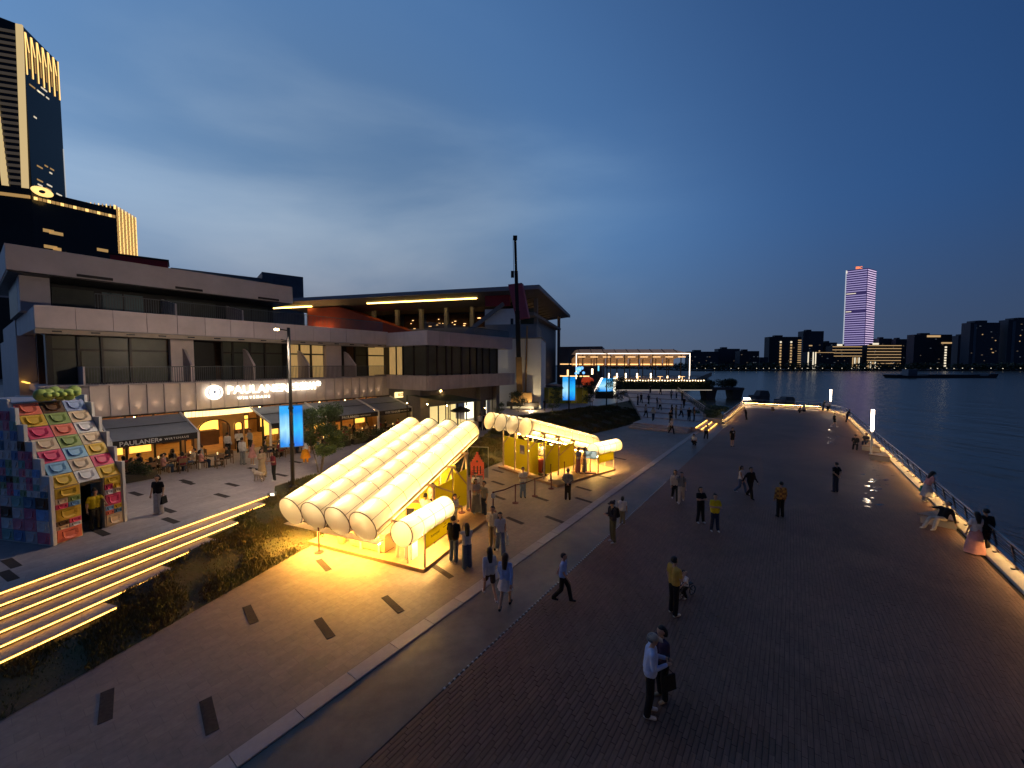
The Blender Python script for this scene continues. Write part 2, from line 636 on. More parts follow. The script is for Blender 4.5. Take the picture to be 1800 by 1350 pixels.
# ---- dark stone inlays in the paving (drain covers)
PL = bpy.data.objects['plaza_ground']
IN = MB().cbox(-0.11, 0.11, -0.54, 0.54, 0.0, 0.008, 0.002).mesh('paving_inlay')
IN.materials.append(MAT['inlay'])
for (x, y) in [(187, 1240), (367, 1257), (440, 1080), (570, 1104), (690, 1062), (569, 993), (778, 1005), (905, 915), (975, 913), (875, 828),
               (875, 849), (876, 874), (950, 876), (1026, 859), (1026, 879), (1089, 806), (1061, 838)]:
    p = G(x, y)
    link('paving_inlay', IN, None, PL, (p.x, p.y, 0.001), radians(44))

# ================================================================== LED stair, lawn, upper plaza
d17 = Vector((sin(radians(17)), cos(radians(17))))
n17 = Vector((cos(radians(17)), -sin(radians(17))))
S0 = G(0, 1041, ZU).xy
A17 = radians(73)
stair = thing('stair', 'wide stone stair with glowing amber strips under each tread', 'stair', (S0.x, S0.y, 0), A17)
# local x along the treads, local y inland (up)
ends = [(483, 867), (466, 885), (412, 916), (376, 947), (301, 998), (198, 1063)]
st_end = []
for i in range(6):
    z = ZU - 0.13 * i
    p = G(*ends[i], z).xy - S0
    st_end.append(p.dot(d17))
    x1 = st_end[-1]
    y0 = -0.54 * i
    t = MB().cbox(-14, x1, y0, y0 + 0.62, z - 0.07, z + 0.006, 0.01).build('tread', 'stone_upper', stair)
    MB().box(-14, x1 - 0.1, y0 + 0.12, y0 + 0.6, z - 0.5, z - 0.072).build('riser', 'concrete', stair)
    MB().box(-14, x1 - 0.03, y0 - 0.022, y0 - 0.002, z - 0.052, z - 0.026).build('light_strip', 'led', stair)

UE = [G(-900, 1365, ZU).xy] + [G(x, y, ZU).xy for x, y in [(0, 1041), (120, 997), (250, 950), (380, 904), (483, 867), (482, 854), (565, 830), (700, 798), (845, 771), (868, 751), (885, 737), (925, 729), (1000, 721), (1060, 712), (1104, 706)]]
LE = [G(-900, 1790).xy] + [G(x, y).xy for x, y in [(0, 1268), (200, 1155), (400, 1042), (545, 960), (700, 889), (857, 822), (905, 803), (990, 775), (1079, 754), (1124, 742), (1133, 733), (1128, 722), (1112, 709)]]


def resample(pl, n):
    d = [0]
    for a, b in zip(pl[:-1], pl[1:]):
        d.append(d[-1] + (b - a).length)
    out = []
    for i in range(n):
        s = d[-1] * i / (n - 1)
        k = 0
        while k < len(d) - 2 and d[k + 1] < s:
            k += 1
        f = (s - d[k]) / max(1e-6, d[k + 1] - d[k])
        out.append(pl[k].lerp(pl[k + 1], f))
    return out


NL, ML = 130, 16
ue, le = resample(UE, NL), resample(LE, NL)
lv = []
r2 = random.Random(3)
ph = [(r2.uniform(0, 6.3), r2.uniform(0.4, 1.6), r2.uniform(-1, 1)) for _ in range(8)]
for i in range(NL):
    for j in range(ML):
        f = j / (ML - 1)
        p = le[i].lerp(ue[i], f)
        wob = sum(sin(p.x * c * 1.3 + p.y * b + a) for a, b, c in ph) / 8
        sl_ = f * f * (3 - 2 * f)
        far = max(0, min(1, (p.y - 26) / 14))
        z = 0.012 + (ZU - 0.05) * (sl_ if far > 0 else f) + wob * 0.10 * sin(pi * f)
        z += far * 0.35 * sin(pi * f)
        if p.y < 22:
            z -= 0.12 * sin(pi * f)
        q_ = Vector((p.x, p.y)) - S0
        si_ = int(math.floor(q_.dot(n17) / 0.54)) + 1
        if -1 <= si_ <= 6 and q_.dot(d17) < st_end[min(5, max(0, si_))] + 0.4:
            z = min(z, ZU - 0.13 * max(0, si_) - 0.22)
        lv.append((p.x, p.y, max(0.012, z)))
lf = [(i * ML + j, i * ML + j + 1, (i + 1) * ML + j + 1, (i + 1) * ML + j) for i in range(NL - 1) for j in range(ML - 1)]
lawn = struct(MB().add(lv, lf).build('lawn', 'soil', smooth=True))

# grass blades
gv, gf = [], []
r3 = np.random.RandomState(5)


def lawn_point(i, a, f):
    j = f * (ML - 1)
    j0 = min(int(j), ML - 2)
    def at(ii, jj):
        return np.array(lv[ii * ML + jj])
    b = j - j0
    return (at(i, j0) * (1 - b) + at(i, j0 + 1) * b) * (1 - a) + (at(i + 1, j0) * (1 - b) + at(i + 1, j0 + 1) * b) * a


cnt = 0
for i in range(NL - 1):
    c0 = np.array(lv[i * ML + ML // 2])
    dist = max(3, c0[1])
    seg = np.linalg.norm(np.array(lv[(i + 1) * ML + 8]) - c0) * np.linalg.norm(np.array(lv[i * ML]) - np.array(lv[i * ML + ML - 1]))
    if c0[1] < 3 or c0[1] > 60:
        continue
    dens = min(700, 9000 / dist)
    for k in range(int(seg * dens)):
        a, f = r3.rand(), r3.rand()
        p = lawn_point(i, a, f)
        patch = sin(p[0] * 1.7 + 1) * sin(p[1] * 1.3) + 0.4 * sin(p[0] * 4.1 + p[1] * 3.3)
        if patch < -0.25 and r3.rand() < 0.75:
            continue
        # keep the stair treads clear
        q = Vector((p[0], p[1])) - S0
        yy = -q.dot(n17)
        xx = q.dot(d17)
        si = int(math.floor(-yy / 0.54)) + 1
        if -0.1 < si < 6 and xx < st_end[min(5, max(0, si))] + 0.1:
            continue
        hgt = (0.03 + 0.07 * r3.rand()) * (1.1 + 0.7 * patch) * (1 + dist / 60)
        wdt = 0.006 + 0.0007 * dist
        ang = r3.rand() * 6.28
        lx, ly = (r3.rand() - 0.5) * hgt * 1.3, (r3.rand() - 0.5) * hgt * 1.3
        n0 = len(gv)
        cx, sx = cos(ang) * wdt, sin(ang) * wdt
        gv += [(p[0] - cx, p[1] - sx, p[2] - 0.02), (p[0] + cx, p[1] + sx, p[2] - 0.02), (p[0] + lx * 0.4 + cx * 0.7, p[1] + ly * 0.4 + sx * 0.7, p[2] + hgt * 0.6), (p[0] + lx, p[1] + ly, p[2] + hgt)]
        gf += [(n0, n0 + 1, n0 + 2), (n0, n0 + 2, n0 + 3)]
        cnt += 1
g = MB()
g.v, g.f = gv, gf
tag(stuff(g.build('grass', 'grass')), 'rough grass and ground cover on the sloping bed', 'grass')

# upper plaza slab
up = [tuple(p) for p in UE] + [tuple(G(1106, 700, ZU).xy), (26, 110), (-160, 130), (-160, -40)]
upo = struct(MB().prism(up, -0.3, ZU).build('upper_plaza', 'stone_upper'))
IU = MB().cbox(-0.55, 0.55, -0.12, 0.12, 0.0, 0.008, 0.002).mesh('paving_inlay')
IU.materials.append(MAT['inlay'])
for (x, y) in [(331, 849), (408, 852), (390, 871), (494, 835), (446, 824), (239, 868), (327, 846), (295, 897), (178, 936), (20, 990), (15, 1012), (520, 812), (300, 915)]:
    p = G(x, y, ZU)
    link('paving_inlay', IU, None, upo, (p.x, p.y, ZU + 0.001), radians(-27))

# ---- terrace of long low steps beyond the kiosks
def t_edge(u):
    return 8.8 if u < 54 else (8.8 + (u - 54) * 11.9 / 39 if u < 93 else 20.7 + (u - 93) * 0.25)


def t_left(u):
    return 15.0 if u < 49 else (15.0 + (u - 49) * 12.6 / 31 if u < 80 else 27.6 + (u - 80) * 1.6)


T_STEPS = [(44.0, 0.15), (44.7, 0.30), (45.4, 0.45), (50.5, 0.58), (55, 0.71), (60, 0.84), (66, 0.97), (73, 1.10), (82, 1.23)]


def terrace_z(u):
    z = 0
    for a, b in T_STEPS:
        if u >= a:
            z = b
    return z


terr = thing('terrace_stair', 'long shallow grey terrace steps beyond the grassy mound', 'steps')
for k, (u0, z) in enumerate(T_STEPS):
    us = [u0] + [x for x in (49, 54, 80, 93) if x > u0] + [104]
    poly = [(x, t_edge(x) + (0.02 if k else 0)) for x in us] + [(x, t_left(x)) for x in reversed(us)]
    MB().prism([tuple(PW(*q).xy) for q in poly], z - 0.16, z).build('step', 'stone_upper', terr)
# three lit side steps down to the deck
side = thing('side_stair', 'three short lit steps between terrace and deck corner', 'steps', (0, 0, 0), A0)
for k in range(3):
    w0 = 7.25 + 0.55 * k
    MB().box(46, 53, w0, 8.82, 0.15 * k, 0.15 * k + 0.148).build('step', 'stone_upper', side)
    MB().box(46, 53, w0 - 0.03, w0 - 0.005, 0.15 * k + 0.085, 0.15 * k + 0.13).build('light_strip', 'led', side)

# green cove and shore between terrace and deck
struct(MB().prism([tuple(PW(*q).xy) for q in [(53.9, 8.9), (53.9, 7.3), (62, 7.3), (72, 9.5), (92, 16), (96, 22), (93, 20.6)]], -4, -0.45).build('shore_bed', 'soil'))
MB().box(53.4, 53.8, 6.9, 9.4, -1, 0.62).build('low_wall', 'concrete').rotation_euler[2] = A0
tag(bpy.data.objects['low_wall'], 'low stone wall beside the lit side steps', 'wall')


# ---- railings
def glass_mat():
    m = bpy.data.materials.new('rail_glass')
    m.use_nodes = True
    t = m.node_tree
    t.nodes.clear()
    o = t.nodes.new('ShaderNodeOutputMaterial')
    tr = t.nodes.new('ShaderNodeBsdfTransparent')
    tr.inputs[0].default_value = (0.80, 0.84, 0.84, 1)
    gl = t.nodes.new('ShaderNodeBsdfGlossy')
    gl.inputs['Roughness'].default_value = 0.08
    fr = t.nodes.new('ShaderNodeFresnel')
    fr.inputs[0].default_value = 1.35
    mx = t.nodes.new('ShaderNodeMixShader')
    t.links.new(fr.outputs[0], mx.inputs[0])
    t.links.new(tr.outputs[0], mx.inputs[1])
    t.links.new(gl.outputs[0], mx.inputs[2])
    t.links.new(mx.outputs[0], o.inputs[0])
    MAT['glass'] = m


glass_mat()


def railing(name, label, p0, p1, side_in, step=1.5, led=True, glass=False, z=0.0):
    """p0,p1 in (u,w); side_in = +1 if the walking side is to the left of p0->p1"""
    a, b = PW(*p0, z), PW(*p1, z)
    L = (b - a).length
    ang = atan2(b.y - a.y, b.x - a.x)
    t = thing(name, label, 'railing', a, ang)
    s = side_in
    # sloping plinth facing the walk
    prof = [(0, s * 0.30, 0.02), (0, s * 0.30, 0.10), (0, s * 0.04, 0.24), (0, s * -0.06, 0.24), (0, s * -0.06, -0.3), (0, s * 0.30, -0.3)]
    MB().extrude(prof, (L, 0, 0)).build('plinth', 'concrete', t)
    if led:
        MB().box(0.05, L - 0.05, s * 0.075 - 0.009, s * 0.075 + 0.009, 0.475, 0.488).build('light_strip', 'led_rail', t)
        MB().box(0.0, L, s * 0.10 - 0.065, s * 0.10 + 0.065, 0.492, 0.515).build('light_cover', 'steel', t)
    MB().tube((0, s * 0.16, 1.12), (L, s * 0.16, 1.12), 0.035, n=8).build('top_rail', 'steel', t)
    MB().tube((0, s * 0.10, 0.92), (L, s * 0.10, 0.92), 0.016, n=6).build('middle_rail', 'steel', t)
    n = max(1, int(L / step))
    pm = MB().bar((0, s * -0.01, 0.2), (0, s * 0.16, 1.1), 0.05, 0.09, (1, 0, 0)).bar((0, s * -0.01, 0.24), (0, s * 0.14, 0.24), 0.09, 0.04).mesh('post')
    pm.materials.append(MAT['dark_steel'])
    for i in range(n + 1):
        link('post', pm, None, t, (L * i / n, 0, 0))
    if glass:
        for i in range(n):
            MB().add([(L * i / n + 0.06, s * 0.03, 0.3), (L * (i + 1) / n - 0.06, s * 0.03, 0.3), (L * (i + 1) / n - 0.06, s * 0.12, 0.88), (L * i / n + 0.06, s * 0.12, 0.88)], [(0, 1, 2, 3)]).build('glass_panel', 'glass', t)
    else:
        cb = MB()
        for k in range(5):
            f = (k + 0.5) / 5.5
            cb.tube((0, s * (0.03 + 0.1 * f), 0.32 + 0.56 * f), (L, s * (0.03 + 0.1 * f), 0.32 + 0.56 * f), 0.006, n=4)
        stuff(cb.build('cables', 'steel', t))
    return t


railing('river_railing', 'long leaning steel railing with lit plinth beside the open river', (-2, -6.5), (36, -6.5), 1)
railing('river_railing', 'far half of river railing, running from triangular bench to deck corner', (36.05, -6.5), (72, -6.5), 1)
railing('river_railing', 'short angled railing at the far corner of deck behind lamp', (72.05, -6.5), (80, -3.9), 1)
railing('river_railing', 'glass railing across the far end of the timber deck', (80, -3.85), (80, 6.8), 1, 1.5, True, True)
railing('river_railing', 'glass railing between deck and green cove with lit foot', (79.95, 6.85), (54, 6.85), 1, 1.5, True, True)
railing('terrace_railing', 'glass railing along the river side of terrace steps', (96, 21.5), (54.5, 9.0), 1, 2.0, False, True, z=0.8)
MB().box(-0.12, 0.12, -0.5, 0.5, 0, 0.1).build('flood_lamp', 'lamp_tube', None, loc=PW(79.6, 6.3, 1.25))
bpy.data.objects['flood_lamp'].rotation_euler[2] = A0
tag(bpy.data.objects['flood_lamp'], 'small bright white lamp on the railing at cove corner', 'lamp')


# ---- lamp columns with glowing tubes
def lamp_column(px, py, ztop, label):
    p = G(px, py)
    t = thing('lamp_column', label, 'lamp', p, 0, 'lamp columns by the river')
    MB().tube((0, 0, 0), (0, 0, ztop - 1.72), 0.07, 0.065, 12).build('pole', 'white_paint', t)
    MB().lathe([(0.0, 0.0), (0.13, 0.0), (0.13, 0.05), (0.07, 0.07)], 12).build('base', 'steel', t)
    MB().tube((0, 0, ztop - 1.7), (0, 0, ztop), 0.095, 0.095, 14).build('light_tube', 'lamp_tube', t, True)
    MB().tube((0, 0, ztop), (0, 0, ztop + 0.05), 0.1, 0.09, 14).build('cap', 'steel', t)
    return t


lamp_column(1531, 798, 3.62, 'nearer of two lamp columns by the river, tall glowing tube')
lamp_column(1459, 724, 3.4, 'farther of two lamp columns, beside the deck corner railing')


# ---- triangular timber benches against the railing
def bench(px, py, label):
    u, w = UW(G(px, py))
    t = thing('railing_bench', label, 'bench', PW(u, -6.12), A0, 'benches along the railing')
    pts = [(0, 0), (1.9, 0), (0.35, 1.25)]
    for k in range(6):
        f0, f1 = k / 6, (k + 0.92) / 6
        y0, y1 = 1.25 * f0, 1.25 * f1
        xl0, xr0 = 0.35 * f0, 1.9 - 1.55 * f0
        xl1, xr1 = 0.35 * f1, 1.9 - 1.55 * f1
        MB().prism([(xl0, y0), (xr0, y0), (xr1, y1), (xl1, y1)], 0.36, 0.42).build('slat', 'bench_wood', t)
    MB().prism([(0.12, 0.02), (1.7, 0.02), (0.38, 1.1)], 0.0, 0.358).build('base', 'concrete', t)
    return t


bench(1552, 812, 'triangular timber bench past the nearer lamp column')
bench(1690, 935, 'triangular timber bench beside the reclining person')
bench(1510, 792, 'triangular timber bench under the two seated people')

# wet patches on the deck that mirror the lamp columns
mat('wet', (0.02, 0.016, 0.014), 0.06, var=0.2, scale=8, spec=0.9, bump=0.08, bscale=25)
wet = MB()
rw_ = random.Random(5)
for (x, y, n_, sx, sy) in ((1535, 852, 22, 26, 26), (1545, 815, 8, 12, 10), (1462, 768, 9, 8, 14), (1528, 875, 5, 8, 6)):
    for k in range(n_):
        p = G(x + rw_.gauss(0, sx * 0.6), y + rw_.gauss(0, sy * 0.6))
        r = rw_.uniform(0.06, 0.22)
        ph_ = rw_.uniform(0, 6.28)
        pts = [(p.x + r * (1 + 0.35 * sin(3 * a + ph_)) * cos(a), p.y + 0.55 * r * (1 + 0.3 * sin(2 * a + ph_)) * sin(a), 0.0115) for a in [2 * pi * i / 14 for i in range(14)]]
        wet.add(pts, [tuple(range(14))])
tag(stuff(wet.build('wet_patches', 'wet')), 'scattered wet patches on the deck mirroring the river lamp', 'puddles')
# ================================================================== lantern kiosks
def film_mat(name, c1, c2, dif=0.42):
    m = bpy.data.materials.new(name)
    m.use_nodes = True
    t = m.node_tree
    t.nodes.clear()
    o = t.nodes.new('ShaderNodeOutputMaterial')
    tr = t.nodes.new('ShaderNodeBsdfTranslucent')
    tr.inputs[0].default_value = (*c1, 1)
    df = t.nodes.new('ShaderNodeBsdfDiffuse')
    df.inputs[0].default_value = (*c2, 1)
    mx = t.nodes.new('ShaderNodeMixShader')
    mx.inputs[0].default_value = dif
    t.links.new(tr.outputs[0], mx.inputs[1])
    t.links.new(df.outputs[0], mx.inputs[2])
    t.links.new(mx.outputs[0], o.inputs[0])
    MAT[name] = m


film_mat('film', (0.95, 0.88, 0.72), (0.86, 0.80, 0.68))
film_mat('panel_yellow', (0.90, 0.86, 0.10), (0.85, 0.80, 0.08), 0.25)
glow('kiosk_led', (1.0, 0.73, 0.36), 80)
glow('kiosk_fill', (1.0, 0.48, 0.07), 300)  # glow of the added bars hidden under the kiosk tubes
glow('kiosk_fill_soft', (1.0, 0.55, 0.14), 85)
glow('kiosk_fill_inner', (1.0, 0.57, 0.15), 270)
mat('poster', (0.62, 0.45, 0.42), 0.5, var=0.5, scale=3, col2=(0.25, 0.3, 0.4))
mat('paper', (0.75, 0.73, 0.7), 0.6, var=0.05)


def arc_strip(mb, A, e, up, s0, s1, R, t0, t1, n, my):
    X = Vector((1, 0, 0))
    vs, fs = [], []
    for k in range(n + 1):
        th = t0 + (t1 - t0) * k / n
        o = X * cos(th) * R + up * sin(th) * R
        vs += [A + e * s0 + o, A + e * s1 + o]
    fs = [(2 * k, 2 * k + 1, 2 * k + 3, 2 * k + 2) for k in range(n)]
    mb.add(vs, fs)


def lantern_tube(t, x, y0, z0, y1, z1, R, my, bays, name='lantern_tube', tlo=-48, thi=228):
    A = Vector((x, my * y0, z0))
    B = Vector((x, my * y1, z1))
    e = (B - A)
    L = e.length
    e = e / L
    up = Vector((0, -e.z * my, abs(e.y)))
    up = Vector((1, 0, 0)).cross(e)
    if up.z < 0:
        up = -up
    X = Vector((1, 0, 0))
    t0, t1 = radians(tlo), radians(thi)
    fr = MB()
    for i in range(bays + 1):
        n = 18
        s = L * i / bays
        pts = [A + e * s + (X * cos(t0 + (t1 - t0) * k / n) + up * sin(t0 + (t1 - t0) * k / n)) * (R + 0.008) for k in range(n + 1)]
        fr.path(pts, 0.009 if 0 < i < bays else 0.017, 5)
    for th in (t0, t1, radians(35), radians(145)):
        o = (X * cos(th) + up * sin(th)) * (R + 0.008)
        fr.tube(A + o, B + o, 0.016 if th in (t0, t1) else 0.009, n=5)
    tb = fr.build(name, 'frame_dark', t)
    for i in range(bays):
        mb = MB()
        arc_strip(mb, A, e, up, L * i / bays + 0.004, L * (i + 1) / bays - 0.004, R, t0, t1, 20, my)
        mb.build('film_panel', 'film', tb, True)
    for P, nm in ((A, 'end_film'), (B, 'end_film')):
        pts = [P + (X * cos(2 * pi * k / 28) + up * sin(2 * pi * k / 28)) * (R - 0.004) for k in range(28)]
        MB().add(pts, [tuple(range(28))]).build(nm, 'film', tb)
    rd_ = MB()
    for i in range(bays):
        a = A + e * (L * (i + 0.12) / bays) + up * R * 0.74
        b = A + e * (L * (i + 0.88) / bays) + up * R * 0.74
        rd_.tube(a, b, 0.02, n=6)
    rd_.build('light_rod', 'kiosk_led', tb)
    return tb


def kiosk(label, origin, ang, my, y_high):
    t = thing('lantern_kiosk', label, 'kiosk', (origin.x, origin.y, 0), ang, 'lantern kiosks')
    D = 5.8
    W = 5.65

    def bx(x0, x1, y0, y1, z0, z1):
        return MB().box(x0, x1, min(my * y0, my * y1), max(my * y0, my * y1), z0, z1)
    pf = bx(-W, 0, 0, D, 0.004, 0.10).build('platform', 'wood', t)
    pm = bx(0, 0.148, 0, D, 0.0, 0.035).mesh('plank')
    pm.materials.append(MAT['wood'])
    for k in range(int(W / 0.1525)):
        link('plank', pm, None, pf, (-W + 0.01 + k * 0.1525, 0, 0.1))
    FL = 0.136
    sl = (3.72 - 1.46) / (7.95)
    zc = lambda y: 1.46 + sl * (y + 0.45)
    for k in range(4):
        x = -2.3 - 1.235 * k
        lantern_tube(t, x, -0.45, zc(-0.45), y_high, zc(y_high), 0.605, my, 9)
    lantern_tube(t, -0.38, -0.7, 1.62, 2.0, 1.62, 0.44, my, 4)
    # gutters and rails under the tubes
    for x in (-1.66, -2.92, -4.15, -5.38, -6.62):
        MB().bar((x, my * -0.4, zc(-0.4) - 0.10), (x, my * (y_high - 0.1), zc(y_high - 0.1) - 0.10), 0.05, 0.09).build('gutter', 'frame_cream', t)
    for y in (0.35, 2.7, 4.2, 5.5):
        z = zc(y) - 0.2
        MB().bar((-6.6, my * y, z), (-1.3, my * y, z), 0.05, 0.09).build('cross_beam', 'frame_cream', t)
        for x in (-5.45, -1.42):
            MB().box(x - 0.035, x + 0.035, my * y - 0.035, my * y + 0.035, FL, z).build('post', 'frame_cream', t)
    for x in (-2.9, -4.2):
        z = zc(5.5) - 0.2
        MB().box(x - 0.035, x + 0.035, my * 5.5 - 0.035, my * 5.5 + 0.035, FL, z).build('post', 'frame_cream', t)
    for (x, ya, yb) in ((-1.42, 2.75, 4.15), (-5.45, 2.75, 4.15), (-1.42, 4.25, 5.45)):
        MB().bar((x, my * ya, FL + 0.9), (x, my * yb, zc(yb) - 0.25), 0.04, 0.06).build('brace', 'frame_cream', t)
        MB().bar((x + 0.05, my * yb, FL + 1.3), (x + 0.05, my * ya, zc(ya) - 0.25), 0.04, 0.06).build('brace', 'frame_cream', t)
    for (xa, xb) in ((-5.4, -4.25), (-2.85, -1.5)):
        MB().bar((xa, my * 5.56, FL + 1.6), (xb, my * 5.56, zc(5.5) - 0.25), 0.04, 0.06).build('brace', 'frame_cream', t)
    # added light bars, hidden under the tubes to brighten floor, paving and panels
    bx(-6.5, -1.8, -0.20, -0.10, 0.78, 0.84).build('added_light_bar', 'kiosk_fill', t)
    bx(-6.55, -1.75, -0.36, 0.05, 0.845, 0.855).build('added_light_shield', 'frame_cream', t)  # added shield that keeps the front bar's light off the end films
    bx(-0.42, -0.34, -0.1, 1.9, 1.12, 1.16).build('added_light_bar', 'kiosk_fill_inner', t)
    MB().bar((-1.80, my * 0.3, zc(0.3) - 0.16), (-1.80, my * (y_high - 0.2), zc(y_high - 0.2) - 0.16), 0.05, 0.05).build('added_light_bar', 'kiosk_fill_soft', t)
    MB().bar((-6.5, my * 0.3, zc(0.3) - 0.2), (-6.5, my * (y_high - 0.2), zc(y_high - 0.2) - 0.2), 0.05, 0.05).build('added_light_bar', 'kiosk_fill_soft', t)
    for x in (-2.9, -4.15):
        MB().bar((x, my * 1.2, zc(1.2) - 0.5), (x, my * 5.3, zc(5.3) - 0.5), 0.05, 0.05).build('added_light_bar', 'kiosk_fill_inner', t)
    # small porch posts and panels
    for (x, y) in ((-0.06, 0.15), (-0.06, 1.85), (-0.78, 0.15), (-0.78, 1.85)):
        MB().box(x - 0.03, x + 0.03, my * y - 0.03, my * y + 0.03, FL, 1.56).build('post', 'frame_cream', t)
    bx(-0.075, -0.045, 0.19, 1.81, 0.80, 1.42).build('yellow_panel', 'panel_yellow', t)
    for z in (0.78, 1.44):
        bx(-0.08, -0.04, 0.18, 1.82, z - 0.012, z + 0.012).build('panel_rail', 'frame_dark', t)
    # yellow wall panels
    for (y0, y1, z0, z1) in ((2.78, 4.12, 0.55, 2.05), (4.28, 5.42, 0.45, 2.2)):
        bx(-1.40, -1.36, y0, y1, z0, z1).build('yellow_panel', 'panel_yellow', t)
    for (x0, x1, z1) in ((-5.38, -4.28, 2.3), (-4.12, -2.98, 2.3), (-2.82, -2.0, 2.3)):
        bx(x0, x1, 5.44, 5.48, FL + 0.12, z1).build('yellow_panel', 'panel_yellow', t)
    bx(-3.7, -3.25, 5.49, 5.505, 1.35, 1.95).build('poster', 'poster', t)
    bx(-5.44, -5.40, 1.2, 2.6, FL + 0.1, 1.35).build('yellow_panel', 'panel_yellow', t)
    # counters
    c = bx(-3.75, -2.02, 0.35, 1.0, FL + 0.06, FL + 0.70).build('counter', 'wood', t)
    bx(-3.80, -1.97, 0.30, 1.05, FL + 0.70, FL + 0.745).build('counter_top', 'wood', c)
    for x in (-3.2, -2.3):
        bx(x, x + 0.09, 0.29, 0.345, FL, FL + 0.72).build('counter_batten', 'frame_cream', c)
    bx(-3.7, -2.07, 0.4, 0.95, FL, FL + 0.06).build('plinth', 'frame_dark', c)
    c2 = bx(-5.2, -4.5, 1.6, 4.6, FL, FL + 0.9).build('counter', 'panel_yellow', t)
    bx(-5.25, -4.45, 1.55, 4.65, FL + 0.9, FL + 0.94).build('counter_top', 'paper', c2)
    return t


K1 = G(745, 1008)
k1 = kiosk('larger-looking nearer lantern kiosk, its low glowing tube ends towards the camera', K1, radians(-23), 1, 7.4)
K2 = G(1082, 827)
k2 = kiosk('farther lantern kiosk, glowing tubes seen from the side beyond the rope barrier', K2, radians(-49.8), -1, 6.3)

tm = text_mesh('homeyel', 0.16, 0.002)
lt = link('lettering', tm, 'frame_dark', k1, (-0.04, 0.78, 1.1))
lt.rotation_euler = (radians(90), 0, radians(90))
tm = text_mesh('hello\nsummer', 0.09, 0.002)
lt = link('lettering', tm, 'frame_dark', k1, (-0.04, 1.45, 1.18))
lt.rotation_euler = (radians(90), 0, radians(90))


def kp(k, x, y, z=0.136):
    """kiosk local -> world"""
    my = -1 if k is k2 else 1
    M = Matrix.Translation(k.location) @ Matrix.Rotation(k.rotation_euler[2], 4, 'Z')
    return M @ Vector((x, my * y, z))


# things standing in the kiosks
def pedestal(p, rot, label, s=(0.34, 0.34, 0.62), m='paper'):
    t = thing('display_plinth', label, 'plinth', p, rot)
    a, b, c = s
    MB().cbox(-a / 2, a / 2, -b / 2, b / 2, 0.0, c, 0.015).build('body', m, t)
    MB().box(-a / 2 - 0.01, a / 2 + 0.01, -b / 2 - 0.01, b / 2 + 0.01, c, c + 0.02).build('top', m, t)
    return t


pedestal(kp(k1, -0.95, 0.55), radians(-23), 'white display plinth under the low porch tube of nearer kiosk')
pedestal(kp(k1, -2.6, 3.2), radians(-10), 'yellow display plinth in the middle of nearer kiosk', (0.9, 0.5, 0.8), 'panel_yellow')
pedestal(kp(k2, -2.7, 4.6), radians(-40), 'yellow display plinth by the poster wall of farther kiosk', (0.45, 0.45, 0.95), 'panel_yellow')
pedestal(kp(k2, -2.9, 2.0), radians(-50), 'long yellow display table at the low end of farther kiosk', (0.7, 1.9, 0.8), 'panel_yellow')


def bouquet(p, label, col):
    t = thing('flower_basket', label, 'flowers', p)
    nm = 'petals_%d' % rng.randrange(9999)
    mat(nm, col, 0.5, var=0.3, scale=20)
    MB().lathe([(0.0, 0), (0.14, 0), (0.2, 0.32), (0.18, 0.32), (0.12, 0.03)], 12).build('basket', 'wood', t)
    mb = MB()
    for i in range(34):
        a, r = rng.uniform(0, 6.28), rng.uniform(0, 0.2)
        mb.ball((r * cos(a), r * sin(a), 0.38 + rng.uniform(0, 0.2) * (1 - r)), 0.05, 0.05, 0.04, 6, 4)
    mb.build('blossom', nm, t, True)
    return t


bouquet(kp(k1, -4.25, 0.45), 'basket of red flowers at the front of nearer kiosk', (0.7, 0.03, 0.04))
bouquet(kp(k2, -2.95, 2.5, 0.956), 'basket of coral flowers on the long table of farther kiosk', (0.8, 0.16, 0.07))

# round coral display at the poster wall of kiosk 2
p = kp(k2, -2.2, 5.0)
t = thing('round_display', 'round orange ball-like display beside yellow panel of farther kiosk', 'display', p)
MB().ball((0, 0, 0.62), 0.36, 0.28, 0.5, 16, 10).build('body', 'coral', t, True)
MB().lathe([(0, 0), (0.2, 0), (0.2, 0.1), (0, 0.12)], 12).build('foot', 'frame_dark', t)

# small black camera stand in kiosk 1
p = kp(k1, -1.9, 1.75)
t = thing('menu_stand', 'small black menu stand inside nearer kiosk', 'stand', p)
MB().tube((0, 0, 0), (0, 0, 1.0), 0.02).build('pole', 'black', t)
MB().box(-0.15, 0.15, -0.02, 0.02, 0.95, 1.3).build('board', 'black', t)
MB().lathe([(0, 0), (0.16, 0), (0.16, 0.02), (0, 0.03)], 12).build('foot', 'black', t)

# television on a stand at kiosk 2
glow('screen', (0.35, 0.75, 0.7), 0.8)
sm = MAT['screen'].node_tree
nz = sm.nodes.new('ShaderNodeTexVoronoi')
nz.inputs['Scale'].default_value = 5
tcn = sm.nodes.new('ShaderNodeTexCoord')
sm.links.new(tcn.outputs['Object'], nz.inputs['Vector'])
rp = sm.nodes.new('ShaderNodeValToRGB')
rp.color_ramp.elements[0].color = (0.9, 1.0, 0.9, 1)
rp.color_ramp.elements[1].color = (0.02, 0.12, 0.12, 1)
rp.color_ramp.elements[0].position = 0.15
rp.color_ramp.elements[1].position = 0.7
sm.links.new(nz.outputs['Distance'], rp.inputs[0])
sm.links.new(rp.outputs[0], sm.nodes['Principled BSDF'].inputs['Emission Color'])
p = G(1038, 835)
t = thing('television', 'flat television on a floor stand in front of farther kiosk', 'television', (p.x, p.y, 0.137), radians(-12))
MB().box(-0.42, 0.42, -0.02, 0.05, 0.95, 1.48).build('housing', 'black', t)
MB().box(-0.40, 0.40, -0.026, -0.021, 0.98, 1.46).build('screen', 'screen', t)
